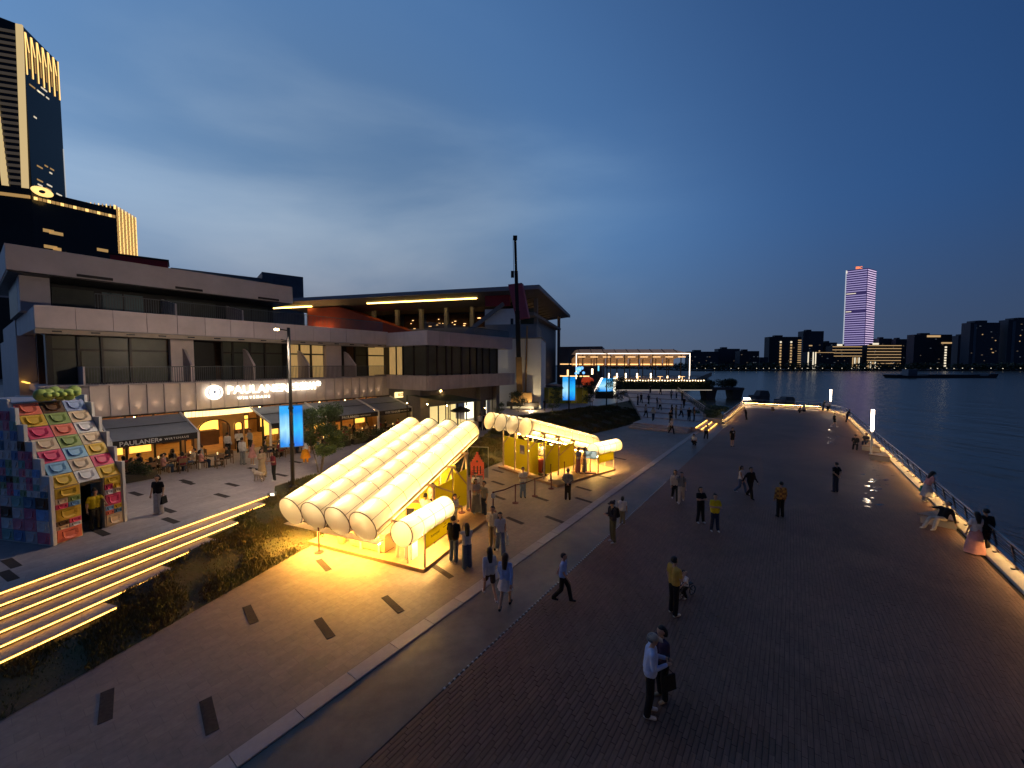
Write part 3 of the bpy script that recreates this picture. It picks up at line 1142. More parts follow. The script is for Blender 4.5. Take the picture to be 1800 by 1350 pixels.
MB().box(-0.03, 0.03, -0.0, 0.04, 0.06, 0.95).build('pole', 'rope_red', t)
MB().cbox(-0.38, 0.38, -0.25, 0.25, 0.0, 0.06, 0.01).build('foot', 'rope_red', t)


# ---- stanchions with belts
def stanchion(px, py, label, to=None, z=0.0):
    p = G(px, py, z)
    t = thing('stanchion', label, 'barrier post', p, 0, 'belt barrier posts')
    MB().lathe([(0, 0), (0.17, 0), (0.17, 0.02), (0.05, 0.05), (0.03, 0.06)], 14).build('base', 'rope_red', t)
    MB().tube((0, 0, 0.05), (0, 0, 0.93), 0.028, n=10).build('pole', 'rope_red', t)
    MB().tube((0, 0, 0.93), (0, 0, 1.0), 0.038, n=10).build('head', 'rope_red', t)
    if to:
        q = G(*to, z) - p
        m = (q * 0.5) + Vector((0, 0, 0.90))
        MB().bar((0, 0, 0.955), m, 0.008, 0.05).bar(m, q + Vector((0, 0, 0.955)), 0.008, 0.05).build('belt', 'rope_red', t)
    return t


stanchion(561, 971, 'lone barrier post at the front corner of nearer kiosk')
stanchion(801, 916, 'barrier post on the platform edge of nearer kiosk behind the couple', (812, 901), 0.137)
stanchion(812, 901, 'short-belted barrier post beside the tall yellow panel of nearer kiosk', None, 0.137)
stanchion(827, 897, 'barrier post between yellow panel and the couple on the platform', None, 0.137)
s1 = stanchion(867, 899, 'first post of the belt line, carrying a white paper notice', (906, 884))
MB().box(-0.1, 0.1, -0.05, -0.04, 0.68, 0.92).build('notice', 'paper', s1)
stanchion(906, 884, 'second post of the belt line, beside the man in white', (940, 872))
stanchion(940, 872, 'third post of the belt line, past the man in white', (969, 859))
stanchion(969, 859, 'last post of the belt line at corner of farther kiosk')
stanchion(968, 844, 'barrier post on the platform corner of farther kiosk', None, 0.137)
stanchion(992, 839, 'barrier post in front of the inner yellow panel of farther kiosk', None, 0.137)
stanchion(1023, 832, 'barrier post beside the television of farther kiosk', None, 0.137)

# ---- coral cut-out sign with glass behind kiosk 1
p = G(839, 838, 0.15)
t = thing('cutout_sign', 'coral red stepped cut-out sign before a glass sheet on the lawn', 'sign', p, radians(-8))
for k, (w, z0, z1) in enumerate([(0.86, 0.1, 0.22), (0.86, 0.26, 0.38), (0.86, 0.42, 0.54), (0.86, 0.58, 0.95), (0.66, 0.95, 1.1), (0.46, 1.1, 1.25), (0.3, 1.25, 1.4), (0.14, 1.4, 1.58)]):
    MB().box(-w / 2, w / 2, -0.03, 0.03, z0, z1).build('layer', 'coral', t)
for x in (-0.4, 0.4):
    MB().box(x - 0.03, x + 0.03, -0.03, 0.03, -0.2, 0.6).build('upright', 'coral', t)
MB().tube((0, -0.04, 1.0), (0, -0.05, 1.0), 0.07, n=12).build('roundel', 'frame_dark', t)
for x in (-0.2, 0.02, 0.22):
    MB().box(x - 0.03, x + 0.03, -0.05, -0.035, 0.2, 0.62).ball((x, -0.045, 0.66), 0.045, 0.02, 0.05, 8, 5).build('figure', 'black', t)
MB().box(-0.65, 0.65, 0.2, 0.215, -0.1, 1.85).build('glass_sheet', 'glass', t)
for x in (-0.67, 0.67):
    MB().box(x - 0.02, x + 0.02, 0.19, 0.225, -0.2, 1.87).build('glass_post', 'steel', t)
MB().box(-0.7, 0.7, 0.19, 0.225, 1.85, 1.88).build('glass_rail', 'steel', t)
# ================================================================== restaurant building
mat('fascia_metal', (0.62, 0.53, 0.49), 0.45, 0.15, var=0.1, scale=1.2, objvar=0.07)
mat('band_panel', (0.66, 0.55, 0.53), 0.6, var=0.1, scale=0.9, objvar=0.05)
mat('band_plain', (0.50, 0.43, 0.43), 0.65, var=0.12, scale=0.6)
mat('soffit', (0.42, 0.34, 0.26), 0.6, var=0.1)
mat('window_glass', (0.055, 0.062, 0.05), 0.38, var=0.3, scale=0.6, spec=0.35)
mat('window_teal', (0.05, 0.10, 0.11), 0.3, var=0.3, scale=0.6, spec=0.6)
mat('mullion', (0.018, 0.016, 0.015), 0.5, var=0.1)
mat('curtain_lit', (0.5, 0.38, 0.2), 0.8, var=0.25, scale=6, stretch=(6, 1, 0.2), emit=(1.0, 0.6, 0.2), estr=0.32)
mat('interior', (0.50, 0.27, 0.10), 0.7, var=0.3, scale=1.5)
mat('interior_dark', (0.10, 0.05, 0.03), 0.7, var=0.3, scale=2)
mat('portal', (0.55, 0.30, 0.10), 0.6, var=0.1)
mat('lit_amber', (0.7, 0.5, 0.2), 0.6, var=0, emit=(1.0, 0.52, 0.08), estr=2.2)
mat('lit_tile', (0.8, 0.7, 0.5), 0.5, var=0, emit=(1.0, 0.72, 0.3), estr=1.9)
mat('pendant', (0.8, 0.7, 0.5), 0.5, var=0, emit=(1.0, 0.60, 0.20), estr=75)
mat('sign_white', (0.9, 0.9, 0.9), 0.5, var=0, emit=(1.0, 0.90, 0.70), estr=2.4)
mat('sign_blue', (0.05, 0.07, 0.15), 0.5, var=0, emit=(0.25, 0.28, 0.4), estr=0.6)
mat('wash_lamp', (0.8, 0.7, 0.5), 0.5, var=0, emit=(1.0, 0.66, 0.36), estr=150)
mat('awning', (0.30, 0.31, 0.32), 0.75, var=0.1, scale=2)
mat('valance', (0.02, 0.018, 0.018), 0.7, var=0.1)
mat('awning_text', (0.6, 0.6, 0.58), 0.6, var=0)
mat('baluster', (0.10, 0.11, 0.12), 0.5, 0.3, var=0.1)
mat('grey_wall', (0.16, 0.15, 0.15), 0.7, var=0.1)
mat('shop_interior', (0.55, 0.45, 0.28), 0.8, var=0.1, emit=(1.0, 0.72, 0.3), estr=1.0)
mat('shop_white', (0.7, 0.7, 0.65), 0.8, var=0.1, emit=(1.0, 0.9, 0.66), estr=2.4)

RB = thing('commercial_building', 'long grey terraced building with balconies, awnings and an illuminated restaurant sign', 'building', (0, 0, 0), A0)


def part(name, m, x0, x1, y0, y1, z0, z1, parent=None):
    return MB().box(x0, x1, y0, y1, z0, z1).build(name, m, parent or RB)


FW = 33.4
# --- ground floor shell
part('wall', 'interior', 3.2, 25.0, 42.0, 42.3, ZU, 4.05)
part('wall', 'interior', 3.0, 3.2, 34.7, 42.3, ZU, 4.05)
part('wall', 'interior', 24.8, 25.0, 34.7, 42.0, ZU, 4.05)
part('floor', 'interior', 3.2, 24.8, 34.0, 42.0, ZU, ZU + 0.02)
part('ceiling', 'interior_dark', 3.0, 25.0, 33.9, 42.0, 4.0, 4.08)
for k in range(9):
    x = 4.6 + k * 2.35
    part('shelf_unit', 'interior_dark', x, x + 1.5, 41.4, 41.95, ZU + 0.02, 2.7)
    part('lit_window', 'lit_amber', x + 0.1, x + 1.4, 41.38, 41.395, 1.3, 2.5)
for k in range(8):
    for w in (36.2, 38.8):
        x = 4.4 + k * 2.75
        q = MB().lathe([(0.0, 0.3), (0.05, 0.26), (0.12, 0.1), (0.1, 0.0), (0.0, -0.02)], 10, (x, w, 3.2)).build('pendant_lamp', 'pendant', RB, True)
        MB().tube((x, w, 3.5), (x, w, 4.0), 0.01, n=4).build('cord', 'black', q)
# --- ground floor front: glazed bays and arched portal
for (a, b, n) in ((3.2, 8.7, 4), (12.6, 24.8, 9)):
    for k in range(n + 1):
        x = a + (b - a) * k / n
        part('mullion', 'mullion', x - 0.05, x + 0.05, 34.62, 34.78, ZU, 4.0)
    for k in range(n):
        x0, x1 = a + (b - a) * k / n + 0.055, a + (b - a) * (k + 1) / n - 0.055
        part('transom', 'mullion', x0, x1, 34.66, 34.74, 2.95, 3.03)
        MB().add([(x0, 34.7, ZU), (x1, 34.7, ZU), (x1, 34.7, 2.95), (x0, 34.7, 2.95)], [(0, 1, 2, 3)]).build('pane', 'glass', RB)
        if k % 3 == 1 or (a < 8 and k == 2):
            part('lit_window', 'lit_amber', x0 + 0.1, x1 - 0.1, 34.8, 34.83, 1.5, 2.9)
        elif k % 3 == 2:
            part('counter_front', 'interior', x0, x1, 35.6, 36.1, ZU, 1.9)


def arch_wall(x0, x1, ax0, ax1, z0, spring, top, y0, y1, name, m):
    """wall from x0..x1 with a round-headed opening ax0..ax1"""
    r = (ax1 - ax0) / 2
    cx = (ax0 + ax1) / 2
    pts = [(x0, z0), (ax0, z0), (ax0, spring)]
    pts += [(cx - r * cos(pi * k / 12), spring + r * 0.72 * sin(pi * k / 12)) for k in range(1, 12)]
    pts += [(ax1, spring), (ax1, z0), (x1, z0), (x1, top), (x0, top)]
    return MB().extrude([(x, y0, z) for x, z in pts], (0, y1 - y0, 0)).build(name, m, RB)


arch_wall(8.72, 9.5, 8.85, 9.4, ZU, 2.7, 4.0, 34.5, 34.7, 'arch_wall', 'portal')
arch_wall(9.5, 11.75, 9.62, 11.62, ZU, 2.55, 4.0, 34.5, 34.7, 'arch_wall', 'portal')
arch_wall(11.75, 12.58, 11.88, 12.45, ZU, 2.7, 4.0, 34.5, 34.7, 'arch_wall', 'portal')
for (a, b, s) in ((8.85, 9.4, 2.7), (9.62, 11.62, 2.55), (11.88, 12.45, 2.7)):
    r, cx = (b - a) / 2, (a + b) / 2
    pts = [(a + 0.04, 34.45, ZU)] + [(cx - (r - 0.04) * cos(pi * k / 10), 34.45, s + (r * 0.72 - 0.03) * sin(pi * k / 10)) for k in range(11)] + [(b - 0.04, 34.45, ZU)]
    MB().path(pts, 0.045, 6).build('arch_frame', 'interior_dark', RB)
part('door_leaf', 'interior_dark', 9.66, 9.72, 34.8, 35.7, ZU, 2.8)
part('door_leaf', 'interior_dark', 11.52, 11.58, 34.8, 35.7, ZU, 2.8)
part('bar_counter', 'interior_dark', 10.4, 12.0, 38.0, 38.8, ZU + 0.02, 1.95)
part('lit_window', 'lit_amber', 10.7, 11.9, 39.5, 39.55, 1.9, 2.9)
# lit glass-tile canopy over the portal
cn = part('canopy', 'interior_dark', 8.6, 12.75, 33.45, 34.45, 4.0, 4.06)
for k in range(22):
    x = 8.62 + k * 0.187
    bulge = 0.35 * sin(pi * (k + 0.5) / 22)
    MB().box(x, x + 0.175, 33.3 - bulge, 33.34 - bulge, 3.68, 4.05).build('glass_tile', 'lit_tile', RB)

# --- sign fascia: folded metal panels
part('fascia_back', 'band_plain', 2.6, 25.3, 33.62, 36.0, 4.1, 6.02)
for k in range(25):
    x = 4.3 + k * 0.84
    MB().add([(x, 33.40, 4.15), (x + 0.83, 33.52, 4.15), (x + 0.83, 33.6, 4.15), (x, 33.6, 4.15), (x, 33.40, 6.0), (x + 0.83, 33.52, 6.0), (x + 0.83, 33.6, 6.0), (x, 33.6, 6.0)],
             [(0, 3, 2, 1), (4, 5, 6, 7), (0, 1, 5, 4), (1, 2, 6, 5), (2, 3, 7, 6), (3, 0, 4, 7)]).build('fascia_panel', 'fascia_metal', RB)
    if k < 24 and not (5 < k < 9):
        wl = MB().box(x + 0.36, x + 0.46, 33.24, 33.32, 4.05, 4.12).build('wash_light', 'dark_steel', RB)
        ld = bpy.data.lights.new('wash', 'SPOT')
        ld.energy = 34
        ld.spot_size = radians(46)
        ld.spot_blend = 1.0
        ld.color = (1.0, 0.70, 0.45)
        ld.shadow_soft_size = 0.03
        lo_ = bpy.data.objects.new('wash', ld)
        C.objects.link(lo_)
        lo_.parent = RB
        lo_.location = (x + 0.41, 33.27, 4.16)
        lo_.rotation_euler = (radians(173), 0, 0)
MB().prism([(2.5, 33.9), (4.28, 33.42), (4.28, 36.0), (2.5, 36.0)], 4.3, 5.9).build('fascia_return', 'band_plain', RB)
part('fascia_cap', 'band_plain', 2.4, 25.4, 33.3, 36.0, 6.02, 6.1)
part('fascia_lip', 'mullion', 4.3, 25.3, 33.36, 33.7, 4.07, 4.14)

# --- lettering
def letters(body, size, u, z, m, bold=0.02, w=33.28, depth=0.05, spacing=1.0, name='sign_lettering', align='LEFT', sx=1.0):
    o = link(name, text_mesh(body, size, depth, align, bold, spacing), m, RB, (u, w, z))
    o.rotation_euler = (radians(90), 0, 0)
    o.scale = (sx, 1, 1)
    return o


letters('PAULANER', 0.86, 11.1, 5.38, 'sign_white', 0.012, sx=0.99)
letters('|', 0.80, 15.28, 5.42, 'sign_white', 0.01)
letters('宝莱纳', 0.72, 15.65, 5.42, 'sign_white', 0.004, sx=0.93)
letters('®', 0.55, 17.65, 5.6, 'sign_white', 0.02)
letters('WIRTSHAUS', 0.26, 11.75, 4.78, 'sign_white', 0.004, spacing=1.75)
bd = MB().tube((10.33, 33.2, 5.3), (10.33, 33.32, 5.3), 0.52, n=32).build('sign_badge', 'sign_white', RB)
rg = MB()
for k in range(24):
    if k in (5, 6, 7, 17, 18, 19):
        continue
    a = 2 * pi * (k + 0.5) / 24
    if abs(cos(a)) > 0.72:
        rg.bar((10.33 + 0.36 * cos(a - 0.1), 33.19, 5.3 + 0.36 * sin(a - 0.1)), (10.33 + 0.36 * cos(a + 0.1), 33.19, 5.3 + 0.36 * sin(a + 0.1)), 0.012, 0.11)
rg.build('badge_ring', 'sign_blue', bd)
hm = MB()
pts = [(10.33 + 0.25 * cos(pi * k / 14), 33.19, 5.27 + 0.25 * sin(pi * k / 14)) for k in range(15)]
hm.path(pts, 0.018, 5)
hm.ball((10.33, 33.19, 5.33), 0.09, 0.01, 0.11, 10, 6)
hm.build('badge_figure', 'sign_blue', bd)

# --- awnings
def awning(x0, x1, name='awning', w0=33.3, w1=30.0, z0=4.0, z1=3.05, text=None, tx=0.3, ts=0.42):
    m = MB().add([(x0, w0, z0), (x1, w0, z0), (x1, w1, z1), (x0, w1, z1), (x0, w0, z0 - 0.02), (x1, w0, z0 - 0.02), (x1, w1, z1 - 0.02), (x0, w1, z1 - 0.02)],
                 [(0, 3, 2, 1), (4, 5, 6, 7), (0, 1, 5, 4), (1, 2, 6, 5), (2, 3, 7, 6), (3, 0, 4, 7)])
    a = m.build(name, 'awning', RB)
    MB().box(x0, x1, w1 - 0.06, w1 - 0.02, z1 - 0.36, z1 + 0.03).build('valance', 'valance', a)
    for x in (x0 - 0.05, x1 + 0.05):
        MB().bar((x, w0, z0 + 0.05), (x, w1 - 0.05, z1 + 0.05), 0.08, 0.12).build('awning_arm', 'white_paint', a)
        MB().box(x - 0.06, x + 0.06, w1 - 0.06, w1 + 0.06, ZU, z1).build('awning_post', 'white_paint', a)
    f = 0.45
    MB().bar((x0, w0 + (w1 - w0) * f, z0 + (z1 - z0) * f + 0.02), (x1, w0 + (w1 - w0) * f, z0 + (z1 - z0) * f + 0.02), 0.28, 0.012).build('awning_stripe', 'valance', a)
    if text:
        o = link('awning_lettering', text_mesh(text, ts, 0.004, 'LEFT', 0.006), 'awning_text', a, (x0 + tx, w1 - 0.07, z1 - 0.17))
        o.rotation_euler = (radians(90), 0, 0)
        o = link('awning_lettering', text_mesh('● WIRTSHAUS', ts * 0.5, 0.004, 'LEFT', 0.003, 1.3), 'awning_text', a, (x0 + tx + ts * 4.9, w1 - 0.07, z1 - 0.17))
        o.rotation_euler = (radians(90), 0, 0)
    return a


awning(4.6, 8.35, text='PAULANER', tx=0.25, ts=0.34)
awning(12.6, 16.6, text='WIRTSHAUS', tx=0.8, ts=0.32)
awning(16.75, 21.4, text='PAULANER', tx=1.2, ts=0.3)
awning(21.55, 25.2, text='WIRTSHAUS', tx=0.6, ts=0.3)
for x in (13.3, 14.8, 17.5, 19.2, 20.7, 22.3, 23.8, 5.3, 6.9):
    MB().ball((x, 31.8, 3.05), 0.05, 0.05, 0.07, 8, 6).build('bulb', 'pendant', RB)

# --- second floor
part('floor_slab', 'band_plain', 2.6, 25.0, 36.0, 46, 5.6, 6.05)
part('back_wall', 'interior_dark', 2.8, 27.0, 38.5, 38.8, 6.05, 9.2)
bays = [(2.85, 3.1, 'col'), (3.1, 4.2, 'glass'), (4.2, 5.2, 'door'), (5.2, 6.5, 'glass'), (6.5, 8.4, 'glass'), (8.5, 9.8, 'wall'), (9.8, 11.6, 'dark'), (11.6, 12.3, 'door'),
        (12.3, 13.5, 'glass'), (13.5, 14.6, 'door'), (14.6, 16.0, 'glass'), (16.0, 16.3, 'col'), (16.3, 17.4, 'lit'), (17.4, 18.4, 'litdoor'), (18.4, 19.6, 'lit'), (19.7, 21.2, 'wall'), (21.2, 22.8, 'dark'), (22.8, 24.2, 'glass'), (24.2, 26.5, 'lit')]
for (a, b, k) in bays:
    if k == 'col':
        part('column', 'mullion', a, b, 34.8, 35.6, 6.05, 9.2)
    elif k == 'wall':
        part('wall_panel', 'band_panel', a, b, 35.2, 35.7, 6.05, 9.2)
    elif k == 'dark':
        part('recess', 'mullion', a, b, 36.9, 37.0, 6.05, 9.2)
    else:
        m = 'curtain_lit' if k.startswith('lit') else 'window_glass'
        part('pane', m, a + 0.06, b - 0.06, 35.5, 35.53, 8.25 if 'door' in k else 6.1, 9.1)
        if 'door' in k:
            part('door', m, a + 0.1, b - 0.1, 35.5, 35.53, 6.1, 8.1)
        part('mullion', 'mullion', a - 0.07, a + 0.05, 35.35, 35.6, 6.05, 9.2)
        part('transom', 'mullion', a, b, 35.42, 35.58, 8.12, 8.24)
part('lintel', 'mullion', 2.8, 25, 35.3, 35.8, 9.0, 9.25)
for u in (9.15, 13.0, 17.2, 21.6):
    MB().extrude([(u, 33.65, 6.1), (u, 35.45, 6.1), (u, 35.45, 8.5), (u, 34.9, 8.3), (u, 33.65, 7.25)], (0.16, 0, 0)).build('balcony_divider', 'band_panel', RB)
part('balcony_end', 'band_panel', 4.1, 4.2, 33.6, 35.4, 6.1, 7.15)


def balustrade(x0, x1, w, z0, h, step=0.12):
    mb = MB()
    n = int((x1 - x0) / step)
    for k in range(n + 1):
        x = x0 + (x1 - x0) * k / n
        mb.box(x - 0.011, x + 0.011, w - 0.02, w + 0.02, z0, z0 + h)
    stuff(mb.build('balusters', 'baluster', RB))
    part('handrail', 'baluster', x0, x1, w - 0.04, w + 0.04, z0 + h, z0 + h + 0.05)


balustrade(4.2, 25.0, 33.6, 6.1, 1.0)
# --- second band
part('band_core', 'band_plain', 2.45, 25.0, 33.46, 46, 9.26, 10.5)
for k in range(15):
    x = 2.4 + k * 1.52
    part('band_panel', 'band_panel', x, x + 1.5, 33.38, 33.455, 9.3, 10.53)
part('band_sill', 'soffit', 2.4, 25.0, 33.42, 33.9, 8.98, 9.24)
for k in range(15):
    x = 3.0 + k * 1.5
    part('spotlight', 'dark_steel', x, x + 0.35, 33.30, 33.41, 9.08, 9.15)
part('soffit', 'mullion', 2.5, 25.0, 33.9, 36.0, 9.2, 9.24)
balustrade(4.8, 25.0, 34.0, 10.53, 0.95)
# --- third floor and roof band
part('third_floor_wall', 'mullion', 2.2, 17.0, 39.3, 46, 10.5, 12.7)
for k, (a, b) in enumerate([(3.6, 5.6), (5.9, 7.0), (7.0, 8.1), (9.4, 11.0), (11.0, 12.6), (13.6, 15.2), (15.2, 16.6)]):
    part('pane', 'window_teal' if k in (1, 2) else 'window_glass', a, b - 0.1, 39.2, 39.28, 10.6, 12.3)
part('wall_panel', 'band_plain', 2.2, 3.4, 37.6, 39.2, 10.5, 12.6)
for u in (9.0, 13.2):
    MB().extrude([(u, 36.0, 10.55), (u, 39.1, 10.55), (u, 39.1, 12.2), (u, 36.0, 11.6)], (0.16, 0, 0)).build('balcony_divider', 'band_plain', RB)
part('roof_band', 'band_plain', 1.7, 17.4, 36.4, 52, 12.68, 14.14)
part('roof_soffit', 'mullion', 1.75, 17.35, 36.45, 50, 12.6, 12.67)
for u in (4.4, 9.2, 14.6):
    part('roof_louvre', 'mullion', u, u + 1.6, 36.3, 36.39, 12.74, 12.9)
part('rear_body', 'band_plain', 2.4, 25.0, 46.0, 60, 4.0, 10.5)
part('side_wall', 'band_plain', 2.2, 3.0, 42, 60, ZU, 9.2)
part('side_lit_strip', 'lit_amber', 2.3, 2.42, 38, 44, 6.1, 6.16)

# ================================================================== corner block
CB = thing('corner_block', 'projecting corner block with dark curtained windows and ribbed grey bands', 'building', (0, 0, 0), A0)


def cpart(name, m, *a):
    return part(name, m, *a, parent=CB)


BW = 27.4
cpart('wall', 'grey_wall', 25.4, 37.0, 29.2, 29.5, 3.05, 4.85)
cpart('wall', 'grey_wall', 25.4, 26.6, 28.9, 45, ZU, 4.85)
cpart('pier', 'grey_wall', 33.9, 35.0, 28.6, 29.6, ZU, 4.85)
cpart('pier', 'grey_wall', 36.9, 37.5, 28.6, 29.6, ZU, 4.85)
cpart('interior_wall', 'shop_interior', 26.8, 34.0, 32.5, 32.6, ZU, 3.1)
cpart('interior_floor', 'shop_interior', 26.8, 34.0, 29.3, 32.5, ZU + 0.002, ZU + 0.03)
cpart('interior_wall', 'shop_white', 34.6, 38.6, 31.5, 31.6, ZU, 4.8)
for k in range(6):
    x = 26.7 + k * 1.42
    cpart('mullion', 'frame_cream' if k == 2 else 'mullion', x - 0.05, x + 0.05, 29.25, 29.35, ZU, 3.05)
for k in range(5):
    x = 26.7 + k * 1.42
    MB().add([(x + 0.06, 29.3, ZU), (x + 1.36, 29.3, ZU), (x + 1.36, 29.3, 3.04), (x + 0.06, 29.3, 3.04)], [(0, 1, 2, 3)]).build('pane', 'glass', CB)
for k in range(4):
    cpart('mullion', 'mullion', 35.0 + k * 0.62, 35.05 + k * 0.62, 29.2, 29.3, ZU, 4.8)
cpart('transom', 'mullion', 35.0, 36.9, 29.2, 29.3, 3.2, 3.26)
for u in (25.9, 28.3):
    cpart('wall_lamp', 'pendant', u, u + 0.12, 28.95 if u < 27 else 29.1, 29.05 if u < 27 else 29.18, 4.5, 4.62)
cpart('fascia_core', 'band_plain', 25.05, 38.9, 27.5, 45, 4.86, 6.2)
for k in range(30):
    x = 25.0 + k * 0.465
    cpart('fascia_rib', 'fascia_metal', x, x + 0.43, 27.36, 27.495, 4.84, 6.22)
for k in range(12):
    cpart('fascia_rib', 'fascia_metal', 24.9, 25.04, 27.5 + k * 0.49, 27.96 + k * 0.49, 4.84, 6.22)
cpart('core', 'mullion', 26.2, 35.8, 29.0, 45, 6.2, 9.05)
us = [25.3, 26.5, 27.7, 28.5, 29.9, 31.2, 32.3, 33.3, 34.5, 35.9]
for k in range(9):
    cpart('pane', 'window_glass', us[k] + 0.07, us[k + 1] - 0.07, 27.75, 27.8, 6.25, 9.0)
    cpart('mullion', 'mullion', us[k] - 0.06, us[k] + 0.06, 27.62, 27.85, 6.2, 9.05)
cpart('mullion', 'mullion', 35.8, 35.95, 27.62, 29, 6.2, 9.05)
for k, (a, b) in enumerate([(27.8, 29.6), (29.6, 31.2), (31.2, 32.2), (32.2, 33.4)]):
    cpart('pane', 'curtain_lit' if k > 1 else 'window_glass', 25.3, 25.34, a + 0.06, b - 0.06, 6.25, 9.0)
    cpart('mullion', 'mullion', 25.2, 25.36, a - 0.06, a + 0.06, 6.2, 9.05)
cpart('lit_wall', 'curtain_lit', 36.4, 38.2, 29.6, 29.7, 6.25, 7.4)
cpart('band_core', 'band_plain', 25.08, 38.5, 27.48, 45, 9.06, 10.4)
for k in range(9):
    cpart('band_panel', 'band_panel', 25.02 + k * 1.5, 26.5 + k * 1.5, 27.40, 27.475, 9.08, 10.42)
for k in range(4):
    cpart('band_panel', 'band_panel', 24.99, 25.07, 27.48 + k * 1.5, 28.96 + k * 1.5, 9.08, 10.42)
mb = MB()
for k in range(112):
    x = 25.3 + k * 0.12
    mb.box(x - 0.011, x + 0.011, 28.0, 28.04, 10.4, 11.2)
stuff(mb.build('balusters', 'baluster', CB))
cpart('handrail', 'baluster', 25.2, 38.4, 27.98, 28.06, 11.2, 11.25)
# small illuminated kiosk sign between the blocks
sgn = thing('shop_sign', 'small lit box sign hanging under the corner of terrace', 'sign', PW(25.4, 31.5, 4.0), A0)
MB().box(-0.9, 0.9, -0.08, 0.08, 0.0, 0.55).build('box', 'lit_tile', sgn)
o = link('lettering', text_mesh('KOCK', 0.42, 0.004, 'CENTER', 0.015), 'interior_dark', sgn, (0, -0.085, 0.27))
o.rotation_euler = (radians(90), 0, 0)
MB().box(-0.95, 0.95, -0.1, 0.1, 0.55, 0.6).build('frame', 'mullion', sgn)
# ================================================================== pavilion of coloured boxes
COLS = {'coral': (0.80, 0.20, 0.13), 'pink': (0.75, 0.07, 0.17), 'yellow': (0.72, 0.46, 0.04), 'cream': (0.72, 0.55, 0.36), 'green': (0.26, 0.36, 0.10),
        'sky': (0.22, 0.46, 0.68), 'brown': (0.10, 0.045, 0.02), 'periwinkle': (0.30, 0.40, 0.68), 'white': (0.72, 0.70, 0.68), 'slate': (0.10, 0.20, 0.32),
        'plum': (0.60, 0.17, 0.28), 'navy': (0.20, 0.30, 0.52), 'moss': (0.30, 0.40, 0.22), 'grey': (0.60, 0.57, 0.58), 'teal': (0.28, 0.48, 0.45), 'rose': (0.75, 0.27, 0.35), 'blue': (0.26, 0.46, 0.78), 'lime': (0.42, 0.55, 0.12)}
for k, c in COLS.items():
    mat('tile_' + k, c, 0.45, var=0.08, scale=6)
PV = thing('coloured_pavilion', 'stepped pavilion clad in bright moulded colour tiles with a dark doorway', 'pavilion', tuple(G(97, 958, ZU)), radians(79))
# local x: along the front face (towards the far side), local -y: towards the river; y inland
W3 = 2.15


def tile(name, m, o, ex, ey, sx, sy, parent, raised=0.05):
    """moulded tile: plate with a raised rounded-D ring, o = corner, ex/ey unit vectors"""
    o, ex, ey = Vector(o), Vector(ex), Vector(ey)
    n = ex.cross(ey).normalized()
    P = lambda a, b, c: o + ex * (a * sx) + ey * (b * sy) + n * c
    mb = MB()
    g = 0.02
    mb.add([P(g, g, 0), P(1 - g, g, 0), P(1 - g, 1 - g, 0), P(g, 1 - g, 0), P(g, g, 0.03), P(1 - g, g, 0.03), P(1 - g, 1 - g, 0.03), P(g, 1 - g, 0.03)],
           [(0, 3, 2, 1), (4, 5, 6, 7), (0, 1, 5, 4), (1, 2, 6, 5), (2, 3, 7, 6), (3, 0, 4, 7)])
    plate = mb.build(name, m, parent)
    ol = [(0.2, 0.82), (0.2, 0.45), (0.26, 0.27), (0.4, 0.18), (0.6, 0.18), (0.74, 0.27), (0.8, 0.45), (0.8, 0.82)]
    r = MB()
    n0 = len(ol)
    out = [P(a, b, 0.03) for a, b in ol] + [P(a, b, 0.03 + raised * (1.6 - b)) for a, b in ol]
    inn = [P(0.5 + (a - 0.5) * 0.62, 0.52 + (b - 0.52) * 0.62, 0.045) for a, b in ol]
    fs = [(i, (i + 1) % n0, n0 + (i + 1) % n0, n0 + i) for i in range(n0)]
    fs += [(n0 + i, n0 + (i + 1) % n0, 2 * n0 + (i + 1) % n0, 2 * n0 + i) for i in range(n0)]
    fs.append(tuple(range(2 * n0, 3 * n0)))
    r.add(out + inn, fs)
    r.build('moulding', m, plate)
    return plate


# cross-section of the front: vertical to z=2.05 then sloping back
ZV, ZT, YB = 2.02, 5.05, 1.80       # local heights above the plaza
slope = Vector((0, YB, ZT - ZV)).normalized()
SL = sqrt(YB ** 2 + (ZT - ZV) ** 2)
rows = [['yellow', 'white', 'yellow'], ['sky', 'cream', 'pink'], ['pink', 'sky', 'yellow'], ['cream', 'green', 'cream'], ['pink', 'coral', 'white'], ['yellow', 'green', 'cream'], ['coral', 'brown', 'periwinkle']]
nr = len(rows)
for i, rw in enumerate(rows):
    for j, c in enumerate(rw):
        p0 = Vector((0.06 + j * (W3 - 0.12) / 3, 0, ZV)) + slope * (SL * i / nr)
        tile('roof_tile', 'tile_' + c, p0, (1, 0, 0), slope, (W3 - 0.12) / 3, SL / nr, PV)
